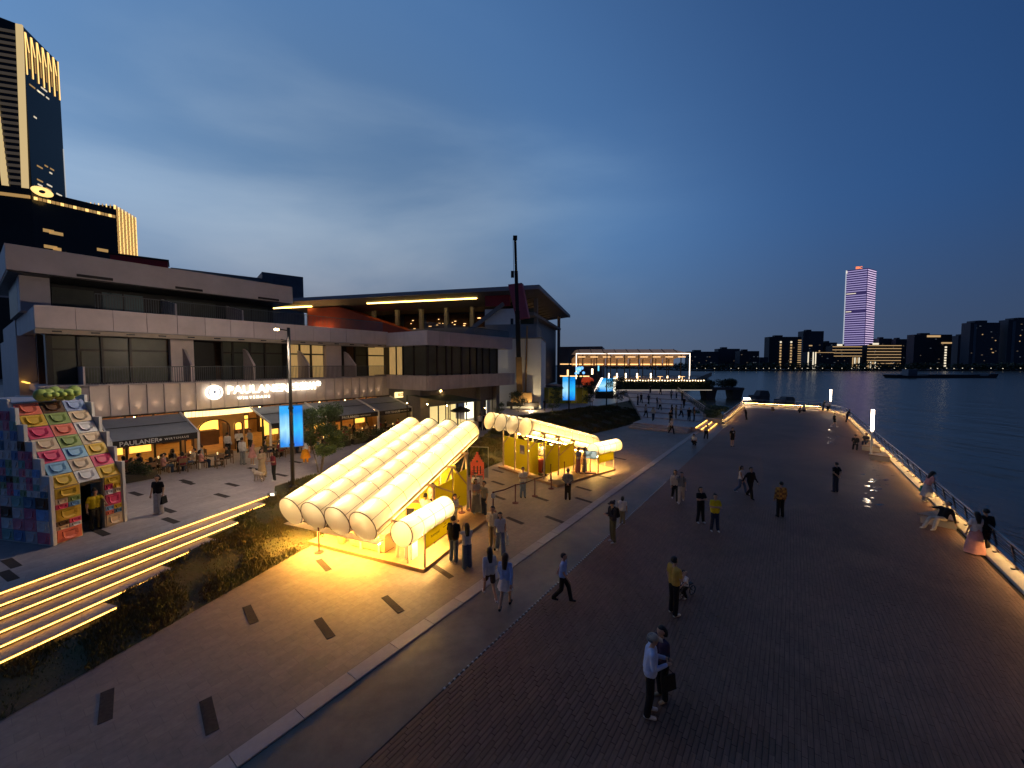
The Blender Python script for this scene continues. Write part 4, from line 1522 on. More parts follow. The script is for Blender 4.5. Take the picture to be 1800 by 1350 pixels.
# vertical front: left pier, doorway, right pier
dw0, dw1 = 0.80, 1.52
MB().box(0.0, dw0, 0.02, 0.2, 0, ZV).build('front_wall', 'tile_cream', PV)
MB().box(dw1, W3, 0.02, 0.2, 0, ZV).build('front_wall', 'tile_cream', PV)
MB().box(dw0, dw1, 0.02, 0.2, 1.9, ZV).build('lintel', 'black', PV)
MB().box(0.06, W3 - 0.06, 1.6, 1.7, 0, 2.4).build('inner_wall', 'black', PV)
lft = [(0.02, 0.48, 'coral', 1), (0.48, 0.62, ('cream', 'white'), 0), (0.62, 0.80, ('brown', 'pink'), 0), (0.80, 1.24, 'yellow', 1), (1.24, 1.42, ('pink', 'sky'), 0), (1.42, 1.62, ('cream', 'green'), 0), (1.62, 2.0, 'yellow', 1)]
rgt = [(0.02, 0.48, 'cream', 1), (0.48, 0.66, ('coral', 'slate'), 0), (0.66, 0.84, ('sky', 'yellow'), 0), (0.84, 1.3, 'pink', 1), (1.3, 1.5, ('white', 'cream'), 0), (1.5, 1.72, ('pink', 'yellow'), 0), (1.72, 2.0, 'yellow', 1)]
for (x0, x1, lst) in ((0.06, dw0 - 0.02, lft), (dw1 + 0.02, W3 - 0.06, rgt)):
    for (z0, z1, c, big) in lst:
        cs = (c,) if isinstance(c, str) else c
        for q, cc in enumerate(cs):
            w = (x1 - x0) / len(cs)
            tile('wall_tile', 'tile_' + cc, (x0 + q * w, 0.015, z0), (1, 0, 0), (0, 0, 1), w, z1 - z0, PV)
# stepped white side walls
for x in (-0.06, W3):
    for k in range(6):
        y0, y1 = k * 0.36 - 0.06, (k + 1) * 0.36 - 0.06
        zt = ZV + 0.38 + (ZT - ZV) * max(0, (k)) / 5 * 1.0
        if k == 5:
            y1 = 3.0
        MB().box(x - 0.02, x + 0.08, y0 + (0.002 if k else 0), y1, 0.0, min(zt + 0.12, ZT + 0.2)).build('side_panel', 'white_paint', PV)
# dark side wall towards the camera: many boxes
side_cols = ['plum', 'slate', 'navy', 'grey', 'moss', 'teal', 'brown', 'plum', 'grey', 'blue', 'rose']
rs = random.Random(12)
zrow = 0.05
rowh = [0.42, 0.42, 0.42, 0.42, 0.24, 0.24, 0.24, 0.30, 0.30, 0.34, 0.36, 0.36, 0.36, 0.36]
for i, h_ in enumerate(rowh):
    y = 0.05
    cw = 0.58 if h_ > 0.4 else 0.32
    while y < 5.6:
        ymin = max(0, (zrow + h_ - ZV - 0.35) / (ZT - ZV) * YB + 0.1)
        if y > ymin - 0.05 and zrow + h_ < ZT + 0.1:
            c = rs.choice(side_cols)
            if rs.random() < 0.22:
                c = 'white'
            tile('side_tile', 'tile_' + c, (-0.085, y + cw, zrow), (0, -1, 0), (0, 0, 1), cw, h_, PV, 0.03)
        y += cw
    zrow += h_
MB().box(-0.06, 0, 2.95, 5.7, 0, ZT + 0.1).build('side_panel', 'tile_grey', PV)
MB().box(0.0, W3, 1.9, 5.7, ZT - 0.05, ZT + 0.05).build('roof', 'tile_grey', PV)
MB().box(W3 + 0.0, W3 + 0.06, 2.95, 5.7, 0, ZT + 0.1).build('side_panel', 'white_paint', PV)
# green bubble sculpture on the roof
sp = MB()
rs = random.Random(4)
for k in range(6):
    sp.ball((0.7 + k * 0.2 + rs.uniform(-0.05, 0.05), 1.55 + rs.uniform(-0.1, 0.1), ZT + 0.30 + rs.uniform(-0.08, 0.12)), 0.22, 0.16, 0.24, 12, 8)
for k in range(5):
    sp.tube((0.75 + k * 0.22, 1.2, ZT + 0.3), (0.75 + k * 0.22, 1.42, ZT + 0.3), 0.09, 0.12, 10)
sp.build('bubble_crest', 'tile_lime', PV, True)

# ================================================================== street poles with light boxes
def screen_mat(name, c1, c2, c3):
    m = glow(name, c1, 1.0)
    t = m.node_tree
    t.nodes['Principled BSDF'].inputs['Base Color'].default_value = (0.02, 0.02, 0.03, 1)
    tcn = t.nodes.new('ShaderNodeTexCoord')
    sep = t.nodes.new('ShaderNodeSeparateXYZ')
    t.links.new(tcn.outputs['Generated'], sep.inputs[0])
    wv = t.nodes.new('ShaderNodeTexNoise')
    wv.inputs['Scale'].default_value = 2.2
    wv.inputs['Detail'].default_value = 1
    t.links.new(tcn.outputs['Generated'], wv.inputs['Vector'])
    ad = t.nodes.new('ShaderNodeMath')
    ad.operation = 'MULTIPLY_ADD'
    ad.inputs[1].default_value = 0.35
    t.links.new(wv.outputs[0], ad.inputs[0])
    t.links.new(sep.outputs[2], ad.inputs[2])
    rp = t.nodes.new('ShaderNodeValToRGB')
    rp.color_ramp.elements[0].color = (*c3, 1)
    rp.color_ramp.elements[0].position = 0.25
    rp.color_ramp.elements[1].color = (*c1, 1)
    rp.color_ramp.elements[1].position = 1.1
    e = rp.color_ramp.elements.new(0.6)
    e.color = (*c2, 1)
    t.links.new(ad.outputs[0], rp.inputs[0])
    t.links.new(rp.outputs[0], t.nodes['Principled BSDF'].inputs['Emission Color'])


screen_mat('ad_blue', (0.0, 0.25, 0.85), (0.03, 0.55, 1.0), (0.0, 0.20, 0.85))
screen_mat('ad_pale', (0.03, 0.42, 0.95), (0.45, 0.88, 1.0), (0.02, 0.3, 0.9))


def banner_pole(px, py, z, htop, zb, hb, wb, label, yaw, arm=True, box=True):
    p = G(px, py, z)
    t = thing('banner_pole', label, 'lamp post', p, yaw, 'poles with blue light boxes')
    MB().tube((0, 0, 0), (0, 0, htop - z), 0.095, 0.075, 12).build('pole', 'pole_grey', t, True)
    MB().lathe([(0, 0), (0.2, 0), (0.2, 0.04), (0.1, 0.08)], 12).build('base', 'pole_grey', t)
    zb -= z
    if not box:
        MB().bar((0, 0, htop - z - 0.1), (-0.9, 0, htop - z), 0.06).build('arm', 'pole_grey', t)
        return t
    b = MB().box(-wb / 2, wb / 2, 0.11, 0.24, zb - hb / 2, zb + hb / 2).build('light_box', 'tile_navy', t)
    MB().box(-wb / 2 + 0.03, -0.10, 0.095, 0.108, zb - hb / 2 + 0.04, zb + hb / 2 - 0.04).build('screen', 'ad_pale', b)
    MB().box(0.10, wb / 2 - 0.03, 0.095, 0.108, zb - hb / 2 + 0.04, zb + hb / 2 - 0.04).build('screen', 'ad_blue', b)
    MB().box(-0.12, 0.12, 0.0, 0.12, zb + hb / 2 - 0.2, zb + hb / 2 - 0.1).box(-0.12, 0.12, 0.0, 0.12, zb - hb / 2 + 0.1, zb - hb / 2 + 0.2).build('bracket', 'dark_steel', t)
    if arm:
        MB().bar((0, 0, htop - z - 0.15), (-0.42, -0.1, htop - z - 0.1), 0.05).build('arm', 'pole_grey', t)
        f = MB().box(-0.62, -0.4, -0.2, 0.02, htop - z - 0.18, htop - z - 0.08).build('floodlight', 'dark_steel', t)
        MB().box(-0.60, -0.42, -0.205, -0.201, htop - z - 0.17, htop - z - 0.09).build('lens', 'pendant', f)
        ld = bpy.data.lights.new('flood', 'SPOT')
        ld.spot_size = radians(176)
        ld.spot_blend = 0.3
        ld.energy = 1250
        ld.color = (1.0, 0.80, 0.60)
        ld.shadow_soft_size = 0.12
        lo_ = bpy.data.objects.new('flood', ld)
        C.objects.link(lo_)
        lo_.parent = t
        lo_.location = (-0.72, -0.25, htop - z - 0.14)
        lo_.rotation_euler = (0, radians(62), radians(-60))
        MB().bar((0, 0, htop - z - 0.7), (-0.35, -0.1, htop - z - 0.62), 0.04).build('arm', 'pole_grey', t)
    return t


banner_pole(515, 855, ZU, 9.2, 4.0, 2.25, 1.12, 'nearest tall grey pole carrying a blue light box before the restaurant', radians(25))
banner_pole(1000, 726, ZU, 8.6, 4.05, 3.2, 1.75, 'middle pole with a bright blue light box before the yellow hoarding', radians(4), False)
p3 = banner_pole(1066, 715, ZU, 9.0, 6.3, 3.0, 1.6, 'plain tall lamp pole near the grassy mound and blue stage screen', radians(4), False, False)

# ================================================================== trees and shrubs
def leaf_mass(rnd, blobs, n, size, upb=0.3):
    """many small leaf quads inside a set of ellipsoid blobs (centre, radii)"""
    vs, fs = [], []
    for k in range(n):
        c, r = blobs[rnd.randrange(len(blobs))]
        while True:
            x, y, z = rnd.uniform(-1, 1), rnd.uniform(-1, 1), rnd.uniform(-1, 1)
            d = x * x + y * y + z * z
            if 0.12 < d < 1 and rnd.random() < d + 0.15:
                break
        p = Vector((c[0] + x * r[0], c[1] + y * r[1], c[2] + z * r[2]))
        a = Vector((rnd.gauss(0, 1), rnd.gauss(0, 1), rnd.gauss(0, 0.6))).normalized()
        b = a.cross(Vector((rnd.gauss(0, 1), rnd.gauss(0, 1), rnd.gauss(0, 1)))).normalized()
        s = size * rnd.uniform(0.6, 1.4)
        i = len(vs)
        vs += [p - a * s, p - b * s * 0.45, p + a * s, p + b * s * 0.45]
        fs.append((i, i + 1, i + 2, i + 3))
    m = MB()
    m.v, m.f = [tuple(v) for v in vs], fs
    return m


def tree(p, h, rw, label, seed, nleaf=2600, size=0.055, m='leaf', multi=1, crown0=0.3, name='tree', group=None):
    t = thing(name, label, 'tree', p, 0, group)
    rnd = random.Random(seed)
    tr = MB()
    blobs = []
    for s in range(multi):
        a0 = rnd.uniform(0, 6.28)
        base = Vector((0.08 * cos(a0), 0.08 * sin(a0), -0.05)) if multi > 1 else Vector((0, 0, -0.05))
        cur = base
        lean = Vector((cos(a0), sin(a0), 0)) * (0.18 if multi > 1 else 0.04)
        r = 0.035 * h / 3 * (1.0 if multi > 1 else 1.5)
        steps = 6
        for k in range(steps):
            nx = cur + Vector((lean.x * h / steps + rnd.uniform(-0.05, 0.05), lean.y * h / steps + rnd.uniform(-0.05, 0.05), h * 0.9 / steps))
            r1 = r * 0.8
            tr.tube(cur, nx, r, r1, 7)
            if k >= 1:
                for q in range(2 if k < 5 else 3):
                    a = rnd.uniform(0, 6.28)
                    ln = rw * rnd.uniform(0.5, 1.0) * (1 - 0.1 * k)
                    tip = nx + Vector((cos(a) * ln, sin(a) * ln, ln * rnd.uniform(0.2, 0.8)))
                    mid = nx.lerp(tip, 0.5) + Vector((0, 0, -0.03 * h / 3))
                    tr.tube(nx, mid, r1 * 0.55, r1 * 0.4, 5)
                    tr.tube(mid, tip, r1 * 0.4, r1 * 0.15, 5)
                    if tip.z > h * crown0:
                        for f in (0.55, 1.0):
                            c = nx.lerp(tip, f)
                            rr = rw * rnd.uniform(0.2, 0.36)
                            blobs.append(((c.x, c.y, c.z), (rr, rr, rr * 0.75)))
            cur, r = nx, r1
    tr.build('trunk', 'bark', t, True)
    leaf_mass(rnd, blobs, nleaf, size).build('crown', m, t)
    return t


def shrub(p, rx, ry, rz, label, seed, n=900, size=0.05, m='leaf_dark', name='shrub', group=None):
    t = thing(name, label, 'shrub', p, 0, group)
    rnd = random.Random(seed)
    st = MB()
    for k in range(7):
        a = rnd.uniform(0, 6.28)
        st.tube((0.05 * cos(a), 0.05 * sin(a), -0.03), (rx * 0.6 * cos(a), ry * 0.6 * sin(a), rz * 1.2), 0.015, 0.006, 5)
    st.build('stems', 'bark', t)
    bl = [((rx * 0.55 * rnd.uniform(-1, 1), ry * 0.55 * rnd.uniform(-1, 1), rz * rnd.uniform(0.7, 1.35)), (rx * 0.55, ry * 0.55, rz * 0.6)) for _ in range(8)]
    leaf_mass(rnd, bl, n, size).build('foliage', m, t)
    return t


tree(G(562, 830, ZU), 3.9, 1.35, 'small multi-stemmed green tree beside the blue light box pole', 21, 8500, 0.07, 'leaf', 3, 0.28)
glow('uplight', (1.0, 0.75, 0.4), 40)
for (x, y, z, lab) in ((566, 836, ZU, 'ground uplight at the foot of the multi-stemmed tree'), (968, 731, 0.6, 'ground uplight under the tree behind farther kiosk'),
                       (933, 722, ZU, 'small white ground light near the dark notice board')):
    p = G(x, y, z)
    t = thing('ground_light', lab, 'lamp', (p.x, p.y, z))
    MB().lathe([(0.0, 0.0), (0.07, 0), (0.07, 0.1), (0.055, 0.1)], 10).build('housing', 'dark_steel', t)
    MB().lathe([(0.0, 0.105), (0.05, 0.105)], 10).build('lens', 'uplight', t)
    ld = bpy.data.lights.new('uplight', 'POINT')
    ld.energy = 14 if x < 600 else (110 if x > 950 else 420)
    ld.color = (1.0, 0.72, 0.38)
    ld.shadow_soft_size = 0.05
    lo_ = bpy.data.objects.new('uplight', ld)
    C.objects.link(lo_)
    lo_.parent = t
    lo_.location = (0, -0.1, 0.25)
tree(G(968, 731, 0.6), 3.8, 1.2, 'uplit tree between kiosk and yellow hoarding', 22, 2200, 0.08, 'leaf', 2, 0.25)
tree(G(872, 760, 0.5), 3.0, 0.8, 'thin young tree beside the bright shop entrance', 23, 900, 0.06, 'leaf', 2, 0.35)
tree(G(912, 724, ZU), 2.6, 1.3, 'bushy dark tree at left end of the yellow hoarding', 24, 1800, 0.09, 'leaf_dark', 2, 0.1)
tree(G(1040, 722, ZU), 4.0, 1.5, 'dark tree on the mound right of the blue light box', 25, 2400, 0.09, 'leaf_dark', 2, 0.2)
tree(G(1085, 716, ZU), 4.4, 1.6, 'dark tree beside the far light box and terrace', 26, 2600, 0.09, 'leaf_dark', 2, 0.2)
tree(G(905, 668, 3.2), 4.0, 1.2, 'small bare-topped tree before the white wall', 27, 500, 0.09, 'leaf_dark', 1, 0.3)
for i, (x, y, rx, rz, lab) in enumerate([(1232, 742, 1.5, 0.9, 'bright green shrub by the terrace railing foot'), (1250, 735, 1.4, 0.7, 'green shrub in the cove beside the low wall'),
                                         (1225, 722, 1.6, 1.0, 'upper green shrub beside the terrace railing'), (1265, 724, 1.8, 0.6, 'low shrub in the cove near the deck corner')]):
    shrub(G(x, y, -0.45), rx, rx, rz, lab, 40 + i, 1600, 0.10, 'leaf', group='shrubs in the green cove')

# planters with shrubs on the restaurant terrace
for i, (u, w, lab) in enumerate([(4.5, 30.4, 'dark planter shrub beside the coloured pavilion'), (5.6, 29.7, 'dark planter shrub under the short awning lettering'),
                                 (17.2, 28.9, 'planter shrub behind the multi-stemmed tree'), (18.9, 28.9, 'planter shrub before the middle diners'), (20.6, 28.9, 'planter shrub below the middle awning post'),
                                 (22.4, 28.9, 'planter shrub below the last awning'), (24.0, 28.9, 'planter shrub at the end of restaurant terrace')]):
    p = PW(u, w, ZU)
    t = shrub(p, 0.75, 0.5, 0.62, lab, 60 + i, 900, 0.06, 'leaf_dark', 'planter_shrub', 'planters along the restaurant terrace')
    q = MB().box(-0.7, 0.7, -0.25, 0.25, 0, 0.42).build('planter_box', 'black', t)
    q.rotation_euler[2] = A0

p = G(481, 871, ZU)
t = thing('bollard_light', 'small bright white light at the end of the glowing stair', 'lamp', (p.x, p.y, ZU))
MB().box(-0.1, 0.1, -0.1, 0.1, 0, 0.16).build('housing', 'steel', t)
MB().box(-0.09, 0.09, -0.115, -0.102, 0.03, 0.14).build('lens', 'sign_white', t)
# ================================================================== museum with the great flat roof
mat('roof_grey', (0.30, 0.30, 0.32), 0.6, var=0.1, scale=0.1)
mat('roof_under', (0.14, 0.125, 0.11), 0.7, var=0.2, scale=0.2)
mat('wall_slate', (0.11, 0.135, 0.17), 0.5, var=0.2, scale=0.3)
mat('concrete_far', (0.26, 0.25, 0.24), 0.8, var=0.2, scale=0.3)
mat('rust_red', (0.42, 0.075, 0.03), 0.7, var=0.2, scale=0.4)
mat('red_panel', (0.36, 0.03, 0.035), 0.6, var=0.2, scale=0.4)
mat('pink_panel', (0.50, 0.10, 0.14), 0.6, var=0.12, scale=0.4)
mat('museum_led', (0.8, 0.8, 0.8), 0.4, var=0, emit=(1.0, 0.62, 0.14), estr=9)
mat('warm_dots', (0.8, 0.8, 0.8), 0.4, var=0, emit=(1.0, 0.55, 0.2), estr=2.5)
mat('white_wall', (0.80, 0.83, 0.82), 0.7, var=0.06, scale=0.3)
R1 = GY(948, 503, 88)
MA = radians(-15.4)
MU = thing('museum', 'large hall under a wide flat cantilevered roof with a glowing amber strip', 'building', (R1.x, R1.y, 0), MA)


def mp_(name, m, *a, parent=None):
    return MB().box(*a).build(name, m, parent or MU)


mp_('roof', 'roof_grey', -78, 0, 0, 56, 24.0, 24.9)
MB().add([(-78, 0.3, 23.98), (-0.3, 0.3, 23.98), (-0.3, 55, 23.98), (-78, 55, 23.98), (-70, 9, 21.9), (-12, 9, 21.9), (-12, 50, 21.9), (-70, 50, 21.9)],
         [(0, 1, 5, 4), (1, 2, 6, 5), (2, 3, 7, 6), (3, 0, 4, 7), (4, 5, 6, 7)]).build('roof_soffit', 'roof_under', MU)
mp_('light_strip', 'museum_led', -46.5, -16.0, 3.2, 3.5, 23.0, 23.35)
mp_('light_strip', 'museum_led', -78, -64, 3.2, 3.5, 22.9, 23.2)
mp_('rear_hall', 'wall_slate', -74, -13, 18, 52, 1, 21.8)
mp_('floor', 'concrete_far', -74, -11, 7, 18, 15.6, 16.6)
mp_('floor', 'concrete_far', -74, -10, 6, 18, 10.2, 11.0)
mp_('lower_wall', 'wall_slate', -72, -12, 11, 18, 1, 10.2)
for k in range(9):
    x = -70 + k * 7.2
    mp_('column', 'concrete_far', x, x + 0.9, 8, 8.9, 1, 21.9)
rr_ = random.Random(9)
for k in range(7):
    x = -66 + k * 7.3
    bay = mp_('window_bay', 'interior_dark', x, x + 5.8, 17.4, 17.9, 16.7, 21.5)
    for q in range(6):
        a, z = x + rr_.uniform(0.3, 5.2), rr_.uniform(17.0, 20.2)
        MB().box(a, a + rr_.uniform(0.2, 1.0), 17.25, 17.35, z, z + 0.16).build('hall_lamp', 'warm_dots', bay)
mp_('glass_band', 'window_teal', -12.0, -3.4, 12, 12.5, 16.6, 21.5)
# side wall towards the river
mp_('side_wall', 'wall_slate', -12.9, -4.2, 13, 50, 1.0, 19.0)
mp_('side_deck', 'concrete_far', -12, -2.5, 6, 50, 19.05, 19.7)
for k in range(9):
    y = 8 + k * 5
    MB().bar((-12, y, 21.6), (-2.0, y, 23.9), 0.35).bar((-12, y, 23.5), (-4.0, y, 19.8), 0.25).build('truss', 'mullion', MU)
    mp_('deck_lamp', 'warm_dots', -7.5, -5.5, y, y + 0.3, 20.0, 20.2)
for y in (10, 48):
    mp_('river_column', 'concrete_far', -3.4, -2.5, y, y + 0.9, 0.5, 23.9)
mp_('lit_storey', 'warm_dots', -12.5, -4.1, 12.6, 12.9, 7.8, 7.95)
mp_('lit_storey', 'warm_dots', -12.5, -4.1, 12.6, 12.9, 4.4, 4.5)
mp_('side_band', 'interior_dark', -12.6, -4.1, 12.55, 12.95, 4.6, 7.7)
# red sloping stair volumes and panels
MB().extrude([(-66, 4, 14), (-66, 4, 22.6), (-56, 4, 22.8), (-33, 4, 15.2), (-33, 4, 14)], (0, 6, 0)).build('stair_volume', 'rust_red', MU)
mp_('added_stair_strip', 'pendant', -64, -58, 3.0, 3.3, 15.2, 15.5)  # added glowing strip that lights the red volume orange
mp_('red_panel', 'red_panel', -13.6, -7.6, 2.6, 3.4, 21.0, 24.2)
mp_('parapet', 'concrete_far', -22, -4, 4, 5, 13.6, 15.4)
mp_('parapet', 'white_wall', -14, -5.5, 3.5, 4.5, 16.4, 20.4)
MB().extrude([(-22, 3.4, 8.8), (-4, 3.4, 8.8), (-4, 3.4, 13.0), (-8, 3.4, 13.6), (-22, 3.4, 10.2)], (0, 5, 0)).build('ramp_wall', 'concrete_far', MU)
MB().bar((-22, 2.8, 12.5), (-9, 2.8, 21.5), 0.5, 0.9).build('diagonal_strut', 'concrete_far', MU)
mp_('plant_box', 'roof_grey', -64, -57, 14, 20, 24.9, 27.4)

pk = thing('pink_panel', 'leaning dusky pink slab standing before the museum roof corner', 'panel', tuple(GY(911, 640, 84)), MA)
a = [GY(893, 500, 84), GY(917, 497, 84), GY(929, 558, 84), GY(907, 561, 84)]
inv = (Matrix.Translation(pk.location) @ Matrix.Rotation(MA, 4, 'Z')).inverted()
MB().extrude([inv @ q for q in a], (0, 1.6, 0)).build('slab', 'pink_panel', pk)
MB().bar(inv @ GY(900, 560, 85), inv @ GY(900, 560, 85) + Vector((0, 0, -16)), 0.5).build('support', 'mullion', pk)

# white exhibition block in front of the museum
p = GY(869, 640, 58)
wb = thing('white_block', 'plain pale box-like hall next to the dark windowed corner block', 'building', (p.x, p.y, 0), radians(-8))
MB().box(0, 6.9, 0, 12, 0.7, 11.2).build('wall', 'white_wall', wb)
MB().box(-2.0, 6.0, 3, 14, 11.21, 13.4).build('upper_storey', 'concrete_far', wb)
MB().box(-0.1, 7.0, -0.1, 12.1, 11.0, 11.18).build('parapet', 'concrete_far', wb)
lowb = thing('low_block', 'dark low block with warm window rows right of the museum wall', 'building', tuple(GY(982, 640, 130).xy) + (0,), MA)
MB().box(0, 14, 0, 20, 0, 13).build('wall', 'wall_slate', lowb)
MB().box(0.5, 10, -0.1, -0.05, 7.2, 7.4).build('lit_row', 'warm_dots', lowb)
MB().box(0.5, 10, -0.1, -0.05, 3.2, 3.5).build('lit_row', 'warm_dots', lowb)
MB().box(10, 10.8, -0.15, -0.1, 11, 11.6).build('lamp', 'white_led', lowb)

# ---- mobile crane
mat('crane_yellow', (0.36, 0.22, 0.08), 0.5, var=0.15)
b0 = GY(915, 690, 57)
cr = thing('mobile_crane', 'mobile crane with a tall telescopic boom behind the corner block', 'crane', (b0.x, b0.y, ZU))
top = GY(905.5, 420, 57) - Vector((b0.x, b0.y, ZU))
bot = Vector((-0.1, 0, 1.6))
for (f0, f1, wdt, m) in ((0, 0.26, 0.86, 'crane_yellow'), (0.26, 0.55, 0.66, 'mullion'), (0.55, 0.8, 0.5, 'mullion'), (0.8, 1.0, 0.36, 'mullion')):
    MB().bar(bot.lerp(top, f0), bot.lerp(top, f1), wdt, wdt).build('boom_section', m, cr)
MB().box(top.x - 0.3, top.x + 0.3, top.y - 0.3, top.y + 0.3, top.z - 0.1, top.z + 0.4).build('boom_head', 'mullion', cr)
MB().box(-1.4, 1.6, -1.2, 1.8, 0.9, 2.4).build('cab', 'crane_yellow', cr)
MB().box(-2.0, 2.6, -1.3, 5.5, 0.5, 1.0).build('chassis', 'mullion', cr)
for x in (-1.5, 1.9):
    for y in (-0.4, 1.4, 4.2):
        MB().tube((x, y, 0.5), (x + 0.35, y, 0.5), 0.5, n=14).build('wheel', 'black', cr)
MB().tube(top + Vector((-0.3, -0.3, 0)), top + Vector((-0.2, -0.3, -4.6)), 0.03, n=4).build('cable', 'mullion', cr)
MB().box(top.x - 0.6, top.x - 0.15, -0.5, -0.1, top.z - 5.5, top.z - 4.6).build('hook_block', 'mullion', cr)
MB().tube((0.75, 0, 2.4), (0.95, 0, 12), 0.12, n=6).build('luffing_ram', 'crane_yellow', cr)

# ---- yellow hoarding
mat('hoarding', (0.62, 0.56, 0.05), 0.6, var=0.12, scale=0.8)
mat('hoarding_dark', (0.34, 0.30, 0.03), 0.6, var=0.12, scale=0.8)
h0, h1 = G(904, 709, ZU), G(1034, 709, ZU)
hd = thing('hoarding', 'yellow-green site hoarding with dark printed marks behind the trees', 'hoarding', h0, atan2(h1.y - h0.y, h1.x - h0.x))
hl = (h1 - h0).length
for k in range(13):
    x = hl * k / 13
    pn = MB().box(x, x + hl / 13 - 0.03, 0, 0.06, 0.0, 2.65).build('board', 'hoarding' if k % 2 == 0 else 'hoarding_dark', hd)
    if k % 2 == 0 and k < 8:
        MB().box(x + 0.3, x + 0.62, -0.012, -0.004, 1.75, 1.9).build('mark', 'mullion', pn)
        MB().prism([(x + 0.35, -0.012), (x + 0.6, -0.012), (x + 0.6, -0.004), (x + 0.35, -0.004)], 0.9, 1.2).build('mark', 'mullion', pn)
nb = thing('notice_board', 'dark standing notice board before the yellow hoarding', 'board', G(942, 716, ZU))
MB().box(-0.4, 0.4, -0.05, 0.05, 0.1, 1.9).build('board', 'mullion', nb)
MB().box(-0.38, -0.3, -0.04, 0.04, 0.0, 0.1).box(0.3, 0.38, -0.04, 0.04, 0.0, 0.1).build('foot', 'mullion', nb)

# ================================================================== glowing pier pavilion, hedge, installations
mat('pav_soffit', (0.5, 0.33, 0.2), 0.7, var=0.15, scale=0.5, emit=(1.0, 0.5, 0.2), estr=0.16)  # emission puts the orange light on the soffit into its material
mat('pav_roof', (0.38, 0.3, 0.25), 0.6, var=0.1, emit=(1.0, 0.6, 0.35), estr=0.08)  # faint warm light put into the roof colour as emission
mat('hedge', (0.05, 0.075, 0.025), 0.8, var=0.5, scale=1.5, bump=1.0, bscale=4)
mat('led_white', (0.8, 0.8, 0.8), 0.4, var=0, emit=(1.0, 0.80, 0.62), estr=2.6)
mat('edge_dim', (0.7, 0.7, 0.65), 0.5, var=0, emit=(1.0, 0.85, 0.65), estr=0.5)
mat('pav_lamp', (0.8, 0.8, 0.8), 0.4, var=0, emit=(1.0, 0.72, 0.4), estr=7)
c0 = GY(1013, 640, 100)
PP = thing('pier_pavilion', 'long open pavilion outlined with white light lines on a raised terrace', 'pavilion', (c0.x, c0.y, 3.5), radians(-2))
LW = 28.4
MB().add([(0.8, 2, 7.6), (25, 2, 7.6), (25, 9, 7.6), (0.8, 9, 7.6), (0, 0, 6.45), (LW, 0, 6.45), (LW, 11, 6.45), (0, 11, 6.45)],
         [(0, 1, 2, 3), (4, 5, 1, 0), (5, 6, 2, 1), (6, 7, 3, 2), (7, 4, 0, 3)]).build('roof', 'pav_roof', PP)
for k in range(9):
    x = 0.8 + k * 24.2 / 8
    MB().bar((x * 1.02, 0, 6.5), (x, 2, 7.65), 0.12).build('roof_rib', 'mullion', PP)
for k in range(9):
    x = k * LW / 9
    MB().add([(x + 0.1, 0.4, 6.3), (x + LW / 9 - 0.1, 0.4, 6.3), (x + LW / 9 - 0.1, 10.5, 5.2), (x + 0.1, 10.5, 5.2)], [(3, 2, 1, 0)]).build('soffit_panel', 'pav_soffit', PP)
    MB().box(x + 0.5, x + 2.4, 0.6, 0.7, 5.55, 5.68).build('soffit_light', 'warm_dots', PP)
    MB().box(x + 0.3, x + 2.8, 10.3, 10.4, 3.65, 3.85).build('soffit_light', 'warm_dots', PP)
    MB().box(x + 0.1, x + LW / 9 - 0.1, 10.5, 10.6, 3.3, 5.2).build('rear_blind', 'pav_soffit', PP)
MB().box(-0.1, LW + 0.1, -0.12, 0.0, 6.35, 6.55).build('light_line', 'led_white', PP)
MB().box(-0.1, 0.08, -0.12, 0.0, 0, 6.35).build('light_line', 'led_white', PP)
MB().box(LW - 0.08, LW + 0.1, -0.12, 0.0, 0, 6.35).build('light_line', 'led_white', PP)
for k in range(8):
    x = (k + 0.5) * LW / 8
    for y in (1.0, 9.5):
        MB().box(x - 0.1, x + 0.1, y - 0.1, y + 0.1, 0, 6.3 if y < 5 else 5.2).build('column', 'mullion', PP)
for x in (8, 10, 12.2, 15, 18.4, 22.5, 25.4):
    MB().box(x - 0.12, x + 0.12, -1.4, -1.16, 0.3, 1.5 if x < 19 else 0.9).build('table_lamp', 'pav_lamp', PP)
dk = MB().box(8, LW + 2, -4.5, 12, -0.4, 0.0).build('terrace_deck', 'concrete_far', PP)
MB().box(8, LW + 2, -4.4, -4.3, 0.9, 0.98).build('rail', 'mullion', PP)
for k in range(34):
    x = 8.2 + k * 0.66
    MB().ball((x, -4.6, -0.25 + 0.12 * abs(sin(k * 0.8))), 0.12, 0.12, 0.12, 6, 4).build('string_bulb', 'pav_lamp', PP)
for k in range(12):
    x = 9 + k * 1.8
    MB().box(x, x + 1.1, -2.6, -2.0, 0.7, 0.76).box(x + 0.5, x + 0.6, -2.35, -2.25, 0, 0.7).build('table', 'warm_dots' if k % 3 == 0 else 'soffit', PP)
hv = MB()
rh = random.Random(8)
hb_ = [((c0.x + 8 + k * 0.75, c0.y - 5.2 + rh.uniform(-0.4, 0.4), 2.1 + rh.uniform(-0.3, 0.4)), (0.9, 0.7, 1.0)) for k in range(32)]
hg = thing('hedge', 'dark green hedge below the lit pavilion terrace', 'hedge', (c0.x + 8, c0.y - 5.2, 1.2))
MB().box(0, 23.5, -0.2, 6, 0, 1.7).build('bank', 'hedge', hg)
leaf_mass(rh, [((c[0] - hg.location.x, c[1] - hg.location.y, c[2] - hg.location.z), r) for c, r in hb_], 5200, 0.16).build('foliage', 'leaf_dark', hg)
MB().box(c0.x + 6, c0.x + 30, c0.y - 9.2, c0.y - 9.1, 1.23, 1.34).build('terrace_edge_light', 'edge_dim')
tag(bpy.data.objects['terrace_edge_light'], 'thin lit edge line at the top of terrace steps', 'light strip')

